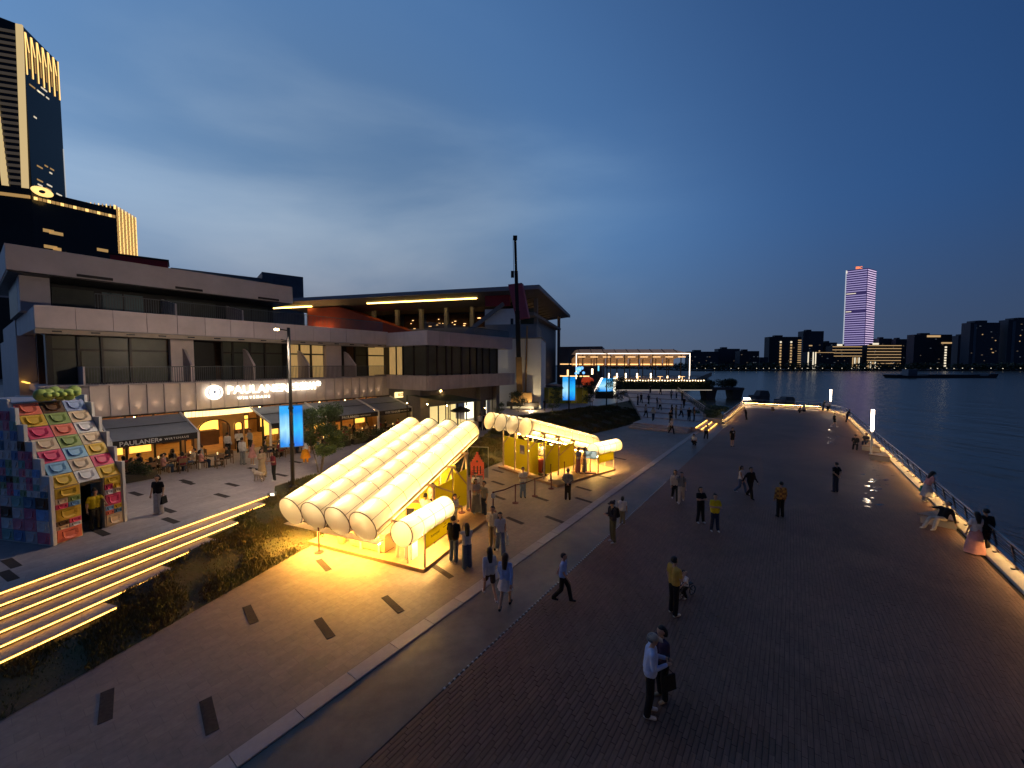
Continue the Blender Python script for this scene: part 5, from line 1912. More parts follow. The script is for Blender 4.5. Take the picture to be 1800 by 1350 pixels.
# blue illuminated installations and the red inflatable
glow('cyan_glow', (0.12, 0.6, 0.85), 1.3)
glow('blue_glow', (0.15, 0.45, 0.95), 1.4)
mat('red_inflatable', (0.75, 0.08, 0.02), 0.5, var=0.1, emit=(0.8, 0.08, 0.02), estr=0.35)
p = GY(1044, 690, 74)
t = thing('blue_stage_screen', 'slanted bright blue and white stage screen near the mound', 'screen', p)
MB().extrude([(0.1, 0, 0.2), (3.6, 0, 0.2), (3.7, 0, 2.7), (1.6, 0, 2.7)], (0, 0.3, 0)).build('screen', 'ad_pale', t)
MB().extrude([(0.0, -0.05, 0.15), (0.25, -0.05, 0.1), (1.7, -0.05, 2.8), (1.4, -0.05, 2.8)], (0, 0.4, 0)).build('white_edge', 'led_white', t)
MB().box(3.72, 4.1, -0.05, 0.35, -0.5, 2.8).build('pillar', 'shop_white', t)
MB().box(0.3, 3.7, 0.05, 0.25, -2.5, 0.2).build('base', 'mullion', t)
p = GY(1032, 678, 90)
t = thing('red_inflatable', 'rounded red-orange inflatable figure beyond the blue screen', 'inflatable', p)
MB().ball((0, 0, 1.0), 1.35, 1.0, 1.1, 14, 9).ball((-0.6, -0.5, 1.3), 0.75, 0.7, 0.7, 12, 8).ball((0.7, -0.5, 1.2), 0.7, 0.7, 0.7, 12, 8).build('body', 'red_inflatable', t, True)
MB().box(-0.9, 0.9, -0.4, 0.4, -5.0, 0.1).build('base', 'mullion', t)
p = GY(1018, 658, 95)
t = thing('blue_sculpture', 'glowing blue-white cluster sculpture left of the pier pavilion', 'sculpture', p)
m_ = MB()
for k in range(11):
    m_.ball((rh.uniform(-1.0, 1.2), rh.uniform(-0.4, 0.4), rh.uniform(0, 1.9)), rh.uniform(0.2, 0.45), None, None, 8, 6)
m_.build('cluster', 'blue_glow', t, True)
MB().tube((0, 0, -3.2), (0, 0, 0.2), 0.15).build('stem', 'mullion', t)
for i, (x, y, Y, mm, lab) in enumerate([(1041, 658, 92, 'pav_lamp', 'slim white light post right of blue sculpture'), (1052, 652, 96, 'cyan_glow', 'small cyan marker light before pier pavilion'), (998, 661, 80, 'warm_dots', 'orange-white lantern on a pole above the hoarding')]):
    p = GY(x, y, Y)
    t = thing('light_post', lab, 'lamp', (p.x, p.y, 0.9))
    MB().tube((0, 0, 0), (0, 0, p.z - 0.9), 0.06, n=6).build('pole', 'mullion', t)
    MB().box(-0.15, 0.15, -0.15, 0.15, p.z - 0.9, p.z + 0.4).build('light', mm, t)

# shade sail and parasols by the corner block
mat('sail_green', (0.035, 0.06, 0.04), 0.8, var=0.15, scale=2)
p = PW(27.5, 26.0, ZU)
sail = thing('shade_sail', 'dark green pointed shade sail in front of the corner block', 'shade sail', p, A0)
SG = MB()
N_ = 8
cn_ = [Vector((-3.2, 3.5, 3.6)), Vector((-2.6, -1.0, 3.2)), Vector((2.6, -1.2, 2.9)), Vector((1.6, 2.6, 3.4))]
vs = []
for i in range(N_ + 1):
    for j in range(N_ + 1):
        a, b = i / N_, j / N_
        q = (cn_[0] * (1 - a) + cn_[3] * a) * (1 - b) + (cn_[1] * (1 - a) + cn_[2] * a) * b
        vs.append(q + Vector((0, 0, -0.35 * sin(pi * a) * sin(pi * b))))
SG.add(vs, [(i * (N_ + 1) + j, (i + 1) * (N_ + 1) + j, (i + 1) * (N_ + 1) + j + 1, i * (N_ + 1) + j + 1) for i in range(N_) for j in range(N_)])
SG.build('sail', 'sail_green', sail, True)
for q in cn_:
    MB().tube((q.x, q.y, 0), q, 0.05, n=8).build('mast', 'mullion', sail)
for k in range(5):
    q = cn_[0].lerp(cn_[2], k / 4)
    MB().ball((q.x, q.y, q.z - 0.75), 0.06, None, None, 6, 5).build('bulb', 'pendant', sail)


def parasol(p, label, r=1.0, h=2.3):
    t = thing('parasol', label, 'parasol', p, rng.uniform(0, 1))
    MB().tube((0, 0, 0), (0, 0, h), 0.025, n=8).build('pole', 'mullion', t)
    MB().lathe([(0, 0), (0.28, 0), (0.28, 0.06), (0.03, 0.1)], 12).build('foot', 'mullion', t)
    MB().add([(0, 0, h + 0.35)] + [(r * cos(2 * pi * k / 8), r * sin(2 * pi * k / 8), h - 0.05) for k in range(8)] + [(r * cos(2 * pi * k / 8), r * sin(2 * pi * k / 8), h - 0.22) for k in range(8)],
             [(0, 1 + k, 1 + (k + 1) % 8) for k in range(8)] + [(1 + k, 9 + k, 9 + (k + 1) % 8, 1 + (k + 1) % 8) for k in range(8)]).build('canopy', 'black', t)
    return t


parasol(G(810, 752, ZU), 'small black parasol before the lit shop window', 1.0, 1.9)

# ================================================================== left-hand towers
mat('tower_glass', (0.012, 0.018, 0.026), 0.12, var=0.25, scale=0.05, spec=0.35)
mat('tower_fin', (0.6, 0.5, 0.3), 0.5, var=0.2, scale=0.1, emit=(1.0, 0.72, 0.33), estr=0.62)
mat('gold_bar', (0.7, 0.5, 0.2), 0.5, var=0, emit=(1.0, 0.62, 0.20), estr=1.5)
mat('gold_dim', (0.5, 0.35, 0.15), 0.6, var=0.3, scale=0.3, emit=(1.0, 0.58, 0.2), estr=0.38)
mat('louvre', (0.14, 0.13, 0.12), 0.6, var=0.1, emit=(0.9, 0.7, 0.5), estr=0.05)
mat('window_lit', (0.6, 0.6, 0.5), 0.5, var=0, emit=(1.0, 0.85, 0.6), estr=0.75)
mat('edge_white', (0.7, 0.7, 0.7), 0.5, var=0, emit=(0.9, 0.95, 1.0), estr=0.45)
rt = random.Random(31)
ta = atan2(0.28, 0.96)
p = GY(39, 45, 260)
TA = thing('office_tower', 'tall dark glass tower with golden light bars at its crown', 'tower', (p.x, p.y, 0), ta)
HT = GY(39, 45, 260).z
SW = 27.5
MB().box(-60, 0, 0, SW, 0, HT - 4).build('body', 'tower_glass', TA)
MB().add([(-60, 0, HT - 4), (0, 0, HT - 4), (0, SW, HT - 4), (-60, SW, HT - 4), (-60, 0, HT + 22), (-12, 0, HT + 3), (0, 0, HT), (0, SW, HT - 3), (-60, SW, HT + 20)],
         [(0, 1, 6, 5, 4), (1, 2, 7, 6), (2, 3, 8, 7), (3, 0, 4, 8), (4, 5, 6, 7, 8)]).build('crown', 'tower_glass', TA)
for k in range(7):
    y = 1.2 + k * (SW - 2) / 6
    MB().box(0.1, 0.5, y - 0.22, y + 0.22, HT - 29, HT - 3).build('crown_bar', 'gold_bar', TA)
    if k < 6:
        MB().bar((0.4, y + 0.4, HT - 3), (0.4, y + 2.2, HT - 14), 0.35, 0.35).build('crown_bar', 'gold_bar', TA)
        MB().box(0.1, 0.5, y + 2.0, y + 2.4, HT - 24, HT - 14).build('crown_bar', 'gold_dim', TA)
MB().bar((-3.0, -0.6, 118), (-1.0, -0.6, HT), 3.2, 0.9, (0, 1, 0)).build('vertical_fin', 'tower_fin', TA)
MB().bar((-12.5, -0.6, 118), (-17.5, -0.6, HT + 4), 3.0, 0.9, (0, 1, 0)).build('vertical_fin', 'tower_fin', TA)
for k in range(26):
    z = 122 + k * (HT - 124) / 26
    f = k / 26
    MB().box(-11.2 - 4.5 * f, -4.4 + 2 * f, -0.5, -0.1, z, z + 1.7).build('louvre', 'louvre', TA)
for k in range(16):
    z = 125 + rt.choice([0, 3, 12, 15, 40, 43, 62, 66])
    y = rt.uniform(2, 20)
    MB().box(0.05, 0.3, y, y + rt.uniform(1.5, 5), z, z + 0.9).build('lit_window', 'window_lit' if k % 3 else 'gold_dim', TA)
for k in range(5):
    z = 128 + rt.uniform(0, 75)
    MB().box(-40, -20 + rt.uniform(-8, 0), -0.3, -0.05, z, z + 1).build('lit_window', 'gold_dim', TA)
MB().box(0.0, 0.4, SW - 0.3, SW + 0.1, 20, HT - 62).build('edge_light', 'edge_white', TA)
# podium
p = GY(55, 332, 200)
PA = radians(58)
PO = thing('tower_podium', 'broad dark podium with a lit golden cornice below the tower', 'building', (p.x, p.y, 0), PA)
PZ = GY(55, 332, 200).z
MB().prism([(0, 0), (30.5, 0), (30.5, 30), (-40, 60), (-40, 27)], 0, PZ).build('body', 'tower_glass', PO)
for k in range(20):
    x = 0.6 + k * 1.48
    MB().box(x, x + 1.2, -0.5, -0.05, PZ - 5.0, PZ - 3.6).build('cornice_light', 'gold_dim' if k % 3 else 'gold_bar', PO)
q = MB().bar((-0.6, 0, PZ - 4.2), (-40, 26.6, PZ - 4.2), 1.0, 1.4).build('cornice_light', 'gold_dim', PO)
for (x, z) in ((3, PZ - 20), (5, PZ - 20.5), (3, PZ - 28), (6, PZ - 28.5), (12, PZ - 40), (15, PZ - 42), (22, PZ - 25)):
    MB().box(x, x + rt.uniform(2, 5), -0.3, -0.05, z, z + 1.6).build('lit_window', 'window_lit' if z < PZ - 35 else 'gold_dim', PO)
em = thing('gold_emblem', 'glowing golden ring emblem on the podium corner', 'sign', tuple(GY(74, 337, 198)), radians(15))
MB().add(*(lambda R, r: ([((R + r * cos(b)) * cos(a), r * sin(b), (R + r * cos(b)) * sin(a) * 0.55 + 0.35 * (R + r * cos(b)) * -cos(a) * 0.6) for a in [2 * pi * i / 20 for i in range(20)] for b in [2 * pi * j / 8 for j in range(8)]],
                         [(i * 8 + j, ((i + 1) % 20) * 8 + j, ((i + 1) % 20) * 8 + (j + 1) % 8, i * 8 + (j + 1) % 8) for i in range(20) for j in range(8)]))(2.9, 1.3)).build('ring', 'gold_bar', em, True)
# golden lattice building
p = GY(200, 360, 330)
GL = thing('lattice_tower', 'golden lit lattice-fronted block beside the podium', 'building', (p.x, p.y, 0), radians(18))
GZ = GY(200, 360, 330).z
MB().box(-28, 0, 0.2, 30, 0, GZ - 1).build('body', 'tower_glass', GL)
for k in range(12):
    x = -27.5 + k * 2.5
    MB().box(x, x + 0.5, -0.4, 0.1, GZ - 60, GZ).build('lattice_bar', 'gold_bar' if k % 2 else 'gold_dim', GL)
for k in range(13):
    y = 0.6 + k * 2.35
    MB().box(0.05, 0.7, y, y + 0.45, GZ - 60, GZ + (0.5 if k % 2 else 0)).build('lattice_bar', 'gold_bar' if k % 2 == 0 else 'gold_dim', GL)
for k in range(14):
    MB().box(0.02, 0.45, 0.3, 30, GZ - 4 - k * 4.1, GZ - 3.2 - k * 4.1).build('lattice_rail', 'gold_dim', GL)
# dark blocks behind the restaurant
p = GY(300, 470, 130)
DB = thing('dark_office', 'low dark blue office roofs behind the restaurant building', 'building', (p.x, p.y, 0), radians(40))
MB().box(0, 26, 0, 20, 0, GY(300, 470, 130).z).box(26, 40, 4, 20, 0, GY(420, 478, 150).z).build('wall', 'wall_slate', DB)
MB().box(30, 30.5, 3.6, 4, 30, 40).build('mast', 'wall_slate', DB)
p = GY(193, 447, 110)
DR = thing('red_roof_block', 'small dark red rooftop block behind the roof band', 'building', (p.x, p.y, 0), radians(40))
MB().box(0, 12, 0, 8, 0, GY(200, 447, 110).z).build('wall', 'red_panel', DR)
MB().box(-0.3, 12.3, -0.3, 8.3, GY(200, 447, 110).z, GY(200, 447, 110).z + 0.5).build('parapet', 'mullion', DR)

# ================================================================== far bank skyline
struct(MB().prism([(-400, 640), (150, 620), (500, 612), (1300, 560), (2600, 540), (2600, 2500), (-400, 2500)], -6, -1.5).build('far_bank', 'concrete_dark'))
mat('far_dark', (0.035, 0.04, 0.052), 0.7, var=0.2, scale=0.02)
mat('far_mid', (0.055, 0.062, 0.08), 0.7, var=0.2, scale=0.02)
mat('far_lit_warm', (0.6, 0.5, 0.3), 0.5, var=0, emit=(1.0, 0.62, 0.27), estr=0.55)
mat('far_lit_white', (0.6, 0.6, 0.5), 0.5, var=0, emit=(1.0, 0.86, 0.62), estr=1.0)
mat('far_win_dim', (0.4, 0.35, 0.3), 0.5, var=0, emit=(1.0, 0.7, 0.4), estr=0.09)
mat('far_win_cool', (0.4, 0.4, 0.4), 0.5, var=0, emit=(0.8, 0.9, 1.0), estr=0.06)
mat('red_sign', (0.6, 0.2, 0.1), 0.5, var=0, emit=(1.0, 0.25, 0.08), estr=1.4)
mat('purple_lit', (0.5, 0.4, 0.6), 0.5, var=0.4, scale=0.08, emit=(0.66, 0.55, 0.95), estr=0.62)
mat('purple_pink', (0.5, 0.4, 0.6), 0.5, var=0.4, scale=0.08, emit=(0.95, 0.72, 1.0), estr=0.95)
mat('purple_body', (0.10, 0.07, 0.22), 0.4, var=0.2, scale=0.05, emit=(0.24, 0.16, 0.55), estr=0.14)


def far_block(px0, px1, ytop, Y, label, m='far_dark', rot=0.0, name='far_building', depth=None):
    a, b = GY(px0, 640, Y), GY(px1, 640, Y)
    z = GY((px0 + px1) / 2, ytop, Y).z
    t = thing(name, label, 'building', (a.x, Y, -1.5), rot)
    w = b.x - a.x
    MB().box(0, w, 0, depth or 14, 0, z + 1.5).build('body', m, t)
    rf = random.Random(int(px0))
    if w > 18:
        for k in range(int(w / 4.5)):
            xx, zz = rf.uniform(0.06, 0.9) * w, 4 + 3.4 * int(rf.uniform(0, max(1, (z - 6) / 3.4)))
            MB().box(xx, xx + rf.uniform(1.2, 3.0), -0.4, -0.05, zz, zz + 1.3).build('window', rf.choice(['far_win_dim', 'far_win_dim', 'far_win_cool', 'wall_slate']), t)
        MB().box(w * 0.2, w * 0.45, 3, 10, z + 1.5, z + 4.5).build('roof_room', m, t)
    return t, w, z + 1.5


def rows_(t, x0, x1, z0, z1, n, m, name='lit_row', th=0.9):
    for k in range(n):
        z = z0 + (z1 - z0) * k / max(1, n - 1)
        MB().box(x0, x1, -0.6, -0.1, z, z + th).build(name, m, t)


t, w, z = far_block(1351, 1407, 592, 720, 'dark slab block with two dotted vertical light lines across river')
for x in (w * 0.33, w * 0.66):
    for k in range(9):
        MB().box(x, x + 3, -0.6, -0.1, 6 + k * (z - 12) / 9, 9 + k * (z - 12) / 9).build('lit_window', 'far_lit_white' if k == 8 else 'far_lit_warm', t)
for k in range(13):
    MB().box(w * 0.90, w, -0.6, -0.1, 3 + k * (z - 6) / 13, 4.4 + k * (z - 6) / 13).build('lit_window', 'far_lit_warm', t)
t, w, z = far_block(1410, 1446, 582, 760, 'tall dark block right of the dotted slab across river', 'far_mid')
MB().box(w * 0.3, w * 0.45, -0.6, -0.1, z * 0.6, z * 0.6 + 2).build('lit_window', 'far_lit_warm', t)
for k in range(6):
    MB().box(w * 0.78, w * 0.84, -0.6, -0.1, 8 + k * 5, 10 + k * 5).build('lit_window', 'far_lit_warm', t)
far_block(1449, 1470, 602, 760, 'small plain dark block left of the purple tower')
t, w, z = far_block(1419, 1465, 619, 660, 'low dark hall with three bright vertical lights at its left')
for x in (0.2, 8.5, 12.5):
    MB().box(x, x + 1.6, -0.6, -0.1, 1, z).build('light_fin', 'far_lit_white', t)
MB().box(12, w, -0.6, -0.1, z - 1, z - 0.3).build('roof_line', 'far_lit_warm', t)
# purple tower
pa, pb, pc = GY(1489, 640, 800), GY(1518, 640, 790), GY(1541, 640, 800)
PT = thing('purple_tower', 'tall tower glowing purple with fine horizontal light lines across river', 'tower', (pb.x, pb.y, -1.5))
zt = GY(1518, 471, 790).z + 1.5
q0, q1, q2 = Vector((pa.x - pb.x, 22)), Vector((0, 0)), Vector((pc.x - pb.x, 20))
MB().prism([tuple(q0), tuple(q1), tuple(q2), tuple(q0 + q2)], 0, zt).build('body', 'purple_body', PT)
rp_ = random.Random(2)
for k in range(38):
    z0 = 30 + (zt - 33) * k / 37
    n1 = Vector((0, -0.4))
    for (a, b, m) in ((q0, q1, 'purple_lit'), (q1, q2, 'purple_pink')):
        e = (b - a)
        f0, f1 = 0.03, 0.97
        mm = m
        if m == 'purple_lit' and rp_.random() < 0.12:
            mm = 'far_lit_white'
            f0, f1 = 0.05, rp_.uniform(0.3, 0.9)
        s, r = a + e * f0 + n1, a + e * f1 + n1
        MB().bar((s.x, s.y, z0), (r.x, r.y, z0), 0.5, 1.35).build('floor_light', mm, PT)
MB().bar((q0.x, q0.y - 0.5, 10), (q0.x, q0.y - 0.5, zt), 1.2, 1.2).build('edge_light', 'edge_white', PT)
o = link('roof_lettering', text_mesh('SIIC', 6.5, 0.4, 'CENTER', 0.2), 'red_sign', PT, (q0.x * 0.4, q0.y * 0.5 - 2, zt + 2.5))
o.rotation_euler = (radians(90), 0, radians(-20))
MB().box(q0.x, q0.x + 6, q0.y - 1.5, q0.y - 1, zt - 6, zt - 1).build('roof_light', 'far_lit_white', PT)
for (x0, x1, yt, lab) in ((1462, 1514, 608, 'low building with lit horizontal floors left of purple tower foot'), (1523, 1583, 606, 'low building with lit horizontal floors right of purple tower foot')):
    t, w, z = far_block(x0, x1, yt, 690, lab, 'far_dark')
    n = 4 if x0 < 1500 else 8
    rows_(t, 0.3, w - 0.3, z * (0.55 if x0 < 1500 else 0.1), z - 2, n, 'far_lit_warm', th=1.0)
    MB().box(w * 0.15, w * 0.32, -1, -0.2, z, z + 3).build('roof_sign', 'far_lit_white', t)
    for k in range(4):
        xx = w * (0.68 + 0.07 * k) if x0 < 1500 else w * 0.03 + k * 4
        MB().box(xx, xx + 1.7, -0.9, -0.6, 0.5, z * 0.5 if x0 < 1500 else z * 0.3).build('light_fin', 'far_lit_white' if k % 2 else 'far_lit_warm', t)
far_block(1543, 1566, 595, 800, 'dark block just right of the purple tower', 'far_mid')
far_block(1573, 1593, 596, 790, 'narrow dark block right of lit low building', 'far_mid')
t, w, z = far_block(1605, 1671, 588, 740, 'wide dark block with bright roof sign and one dotted line')
MB().box(w * 0.33, w * 0.68, -1, -0.1, z - 5, z - 1.5).build('roof_sign', 'far_lit_warm', t)
MB().box(w * 0.72, w * 0.99, -1, -0.1, z - 17, z - 14.5).build('roof_sign', 'far_lit_warm', t)
for k in range(8):
    MB().box(w * 0.82, w * 0.87, -0.6, -0.1, 4 + k * 5, 7 + k * 5).build('lit_window', 'far_lit_white', t)
far_block(1682, 1706, 590, 790, 'plain dark slab left of the high-rise pair', 'far_mid')
for (x0, x1, yt, lab) in ((1702, 1754, 567, 'dark residential high-rise with a pale vertical stripe'), (1768, 1830, 562, 'dark residential high-rise at the far right edge')):
    t, w, z = far_block(x0, x1, yt, 700, lab, 'far_mid')
    MB().box(w * 0.12, w * 0.2, -0.7, -0.1, 2, z - 3).build('stair_strip', 'wall_slate', t)
    for k in range(14):
        xx, zz = rp_.uniform(0.3, 0.9) * w, rp_.uniform(0.1, 0.8) * z
        MB().box(xx, xx + 1.6, -0.6, -0.1, zz, zz + 1.4).build('lit_window', 'far_lit_warm' if k % 3 == 0 else 'wall_slate', t)
    MB().box(w * 0.3, w * 0.6, 2, 20, z, z + 4).build('roof_room', 'far_mid', t)
t, w, z = far_block(1754, 1768, 582, 730, 'slim dark block with lit roof line between high-rises')
MB().box(0.5, w - 0.5, -0.7, -0.1, z - 2, z - 0.5).build('roof_line', 'far_lit_white', t)
far_block(1210, 1262, 618, 700, 'long low dark block behind the pier pavilion', 'far_mid')
far_block(1262, 1300, 613, 720, 'taller low dark block left of the open sky gap', 'far_mid')
far_block(1300, 1334, 617, 680, 'low dark shed with a single lamp across river', 'far_dark')
far_block(1336, 1350, 628, 690, 'tiny pale lit shed across the river', 'far_mid')
# treeline and embankment lamps
rl = random.Random(77)
bl = [((150 + k * 7.5 + rl.uniform(-3, 3), 612 + rl.uniform(-6, 6) - max(0, (k - 45)) * 0.35, 2 + rl.uniform(-1, 2.5)), (9, 5, 4.5 + rl.uniform(0, 3))) for k in range(105)]
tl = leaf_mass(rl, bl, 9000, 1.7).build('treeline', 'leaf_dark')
tag(stuff(tl), 'dark line of trees along the far river bank', 'trees')
EL = MB().ball((0, 0, 0), 0.55, None, None, 6, 4).mesh('lamp_globe')
EL.materials.append(MAT['far_lit_white'])
EP = MB().tube((0, 0, -3.5), (0, 0, -0.4), 0.12, n=5).mesh('pole')
EP.materials.append(MAT['mullion'])
for k, px in enumerate([1225, 1240, 1256, 1285, 1298, 1311, 1330, 1342, 1352, 1363, 1372, 1386, 1398, 1410, 1419, 1431, 1446, 1462, 1480, 1497, 1520, 1545, 1572, 1592, 1636, 1648, 1664, 1677, 1692, 1709, 1742, 1763, 1794]):
    p = GY(px, 647.5 + 0.3 * sin(k * 3.1), 596 if px < 1600 else 560)
    t = thing('embankment_lamp', 'tiny white lamp along the far embankment', 'lamp', p, 0, 'lamps along the far embankment')
    link('globe', EL, None, t)
    link('pole', EP, None, t)
# barge
p = GY(1576, 640, 290)
bg_ = thing('barge', 'long dark cargo barge low in the water at right', 'boat', (p.x, 290, WZ))
MB().extrude([(0, 0, 2.2), (3, 0, -0.5), (74, 0, -0.5), (76, 0, 3.0), (70, 0, 3.0), (68, 0, 1.7), (6, 0, 1.7), (4, 0, 2.6)], (0, 11, 0)).build('hull', 'far_dark', bg_)
MB().box(12, 19, 3, 8, 1.7, 6.4).build('wheelhouse', 'wall_slate', bg_)
MB().box(26, 64, 1.5, 9.5, 1.7, 2.5).build('hatch_covers', 'far_dark', bg_)
MB().tube((15, 5, 6.4), (15, 5, 10), 0.12, n=5).build('mast', 'mullion', bg_)
# old mooring platform with trees, mooring blocks
p = GY(1205, 640, 116)
mo = thing('mooring_platform', 'old concrete mooring platform on piers topped by dark trees', 'pier', (p.x, 116, WZ))
MB().box(0, 17.6, 0, 5, 2.6, 3.3).build('beam', 'concrete_dark', mo)
for x in (7.0, 14.9):
    MB().add([(x - 0.6, 0.5, 2.6), (x + 2.8, 0.5, 2.6), (x + 2.8, 4.5, 2.6), (x - 0.6, 4.5, 2.6), (x, 1, -1.5), (x + 2.2, 1, -1.5), (x + 2.2, 4, -1.5), (x, 4, -1.5)],
             [(0, 1, 2, 3), (0, 4, 5, 1), (1, 5, 6, 2), (2, 6, 7, 3), (3, 7, 4, 0)]).build('pier', 'concrete_dark', mo)
rm = random.Random(6)
for (x, r, wh_) in ((5.6, 2.0, 'leftmost'), (8.2, 2.4, 'second'), (12.2, 2.8, 'third'), (15.0, 2.0, 'rightmost')):
    q = GY(1205, 640, 116)
    tt = thing('platform_tree', wh_ + ' of four dark trees growing on the mooring platform', 'tree', (q.x + x, 118, WZ + 3.3), 0, 'trees on the mooring platform')
    MB().tube((0, 0, 0), (0, 0, 1.2), 0.15, 0.1, 6).build('trunk', 'bark', tt)
    leaf_mass(rm, [((rm.uniform(-1, 1) * r * 0.5, rm.uniform(-0.8, 0.8), 1.2 + rm.uniform(-0.3, 0.6)), (r * 0.65, 1.2, 1.1)) for _ in range(6)], 1400, 0.2).build('crown', 'leaf_dark', tt)
for (px0, px1, yt, Y, lab) in ((1329, 1357, 687, 108, 'large dark mooring block standing in the river beyond the deck'), (1376, 1402, 698, 104, 'smaller dark mooring block low in the river beyond deck')):
    a, b = GY(px0, 640, Y), GY(px1, 640, Y)
    t = thing('mooring_block', lab, 'mooring block', (a.x, Y, WZ), 0, 'mooring blocks')
    w = b.x - a.x
    z = GY(px0, yt, Y).z - WZ
    MB().prism([(0.3, 0), (w - 0.3, 0), (w, 0.5), (w, 3), (0, 3), (0, 0.5)], -1.5, z * 0.55).build('base', 'concrete_dark', t)
    MB().add([(w * 0.3, 0.2, z * 0.55), (w, 0.2, z * 0.55), (w, 2.8, z * 0.55), (w * 0.3, 2.8, z * 0.55), (w * 0.42, 0.5, z), (w * 0.9, 0.5, z), (w * 0.9, 2.5, z), (w * 0.42, 2.5, z)],
             [(4, 5, 6, 7), (0, 1, 5, 4), (1, 2, 6, 5), (2, 3, 7, 6), (3, 0, 4, 7)]).build('cap', 'concrete_dark', t)
# ================================================================== people
CL = {'black': (0.012, 0.012, 0.014), 'charcoal': (0.035, 0.035, 0.04), 'navy': (0.02, 0.03, 0.06), 'jeans': (0.07, 0.11, 0.19), 'pale_jeans': (0.16, 0.22, 0.32), 'white': (0.62, 0.60, 0.58),
      'cream': (0.55, 0.48, 0.38), 'grey': (0.20, 0.21, 0.22), 'pale_grey': (0.36, 0.36, 0.37), 'blue': (0.30, 0.42, 0.70), 'lightblue': (0.40, 0.50, 0.72), 'yellow': (0.62, 0.48, 0.02), 'ochre': (0.48, 0.30, 0.06),
      'pink': (0.55, 0.27, 0.25), 'plaid': (0.40, 0.20, 0.05), 'beige': (0.42, 0.33, 0.22), 'maroon': (0.22, 0.035, 0.05), 'brown': (0.10, 0.06, 0.035), 'orange': (0.70, 0.30, 0.02), 'green': (0.05, 0.35, 0.25),
      'purple': (0.05, 0.035, 0.07), 'khaki': (0.25, 0.20, 0.12), 'olive': (0.08, 0.08, 0.05), 'dress_dark': (0.05, 0.03, 0.03)}
for k, c in CL.items():
    mat('cloth_' + k, c, 0.85, var=0.18, scale=5, bump=0.35, bscale=9, spec=0.2)
mat('skin', (0.46, 0.27, 0.18), 0.55, var=0.08, scale=8)
mat('hair', (0.012, 0.009, 0.008), 0.5, var=0.3, scale=20, bump=0.4, bscale=60, stretch=(6, 6, 1))
mat('hair_grey', (0.16, 0.155, 0.15), 0.6, var=0.3, scale=20)
mat('cap_beige', (0.40, 0.33, 0.25), 0.8, var=0.1)
pm_ = MAT['cloth_plaid'].node_tree
ck = pm_.nodes.new('ShaderNodeTexChecker')
ck.inputs['Scale'].default_value = 9
ck.inputs['Color1'].default_value = (0.50, 0.27, 0.06, 1)
ck.inputs['Color2'].default_value = (0.22, 0.10, 0.04, 1)
tcp = pm_.nodes.new('ShaderNodeTexCoord')
pm_.links.new(tcp.outputs['Object'], ck.inputs[0])
pm_.links.new(ck.outputs[0], pm_.nodes['Principled BSDF'].inputs['Base Color'])

ARMS = {  # elbow, wrist for side s (+1 / -1): x is multiplied by s
    'relaxed': ((0.235, 0.02, 1.12), (0.245, -0.06, 0.87)),
    'forward': ((0.22, -0.04, 1.12), (0.10, -0.27, 1.20)),
    'cross': ((0.23, -0.10, 1.14), (-0.08, -0.20, 1.16)),
    'up': ((0.21, -0.17, 1.28), (0.07, -0.30, 1.50)),
    'behind': ((0.26, 0.10, 1.14), (0.05, 0.17, 0.97)),
    'swingf': ((0.22, -0.07, 1.13), (0.23, -0.24, 0.95)),
    'swingb': ((0.23, 0.14, 1.15), (0.24, 0.22, 0.92)),
    'reach': ((0.20, -0.22, 1.27), (0.16, -0.46, 1.20)),
    'table': ((0.22, -0.10, 1.13), (0.13, -0.34, 1.17)),
    'lap': ((0.22, -0.02, 1.12), (0.10, -0.22, 1.00)),
    'prop': ((0.26, 0.16, 1.14), (0.28, 0.30, 0.95)),
}
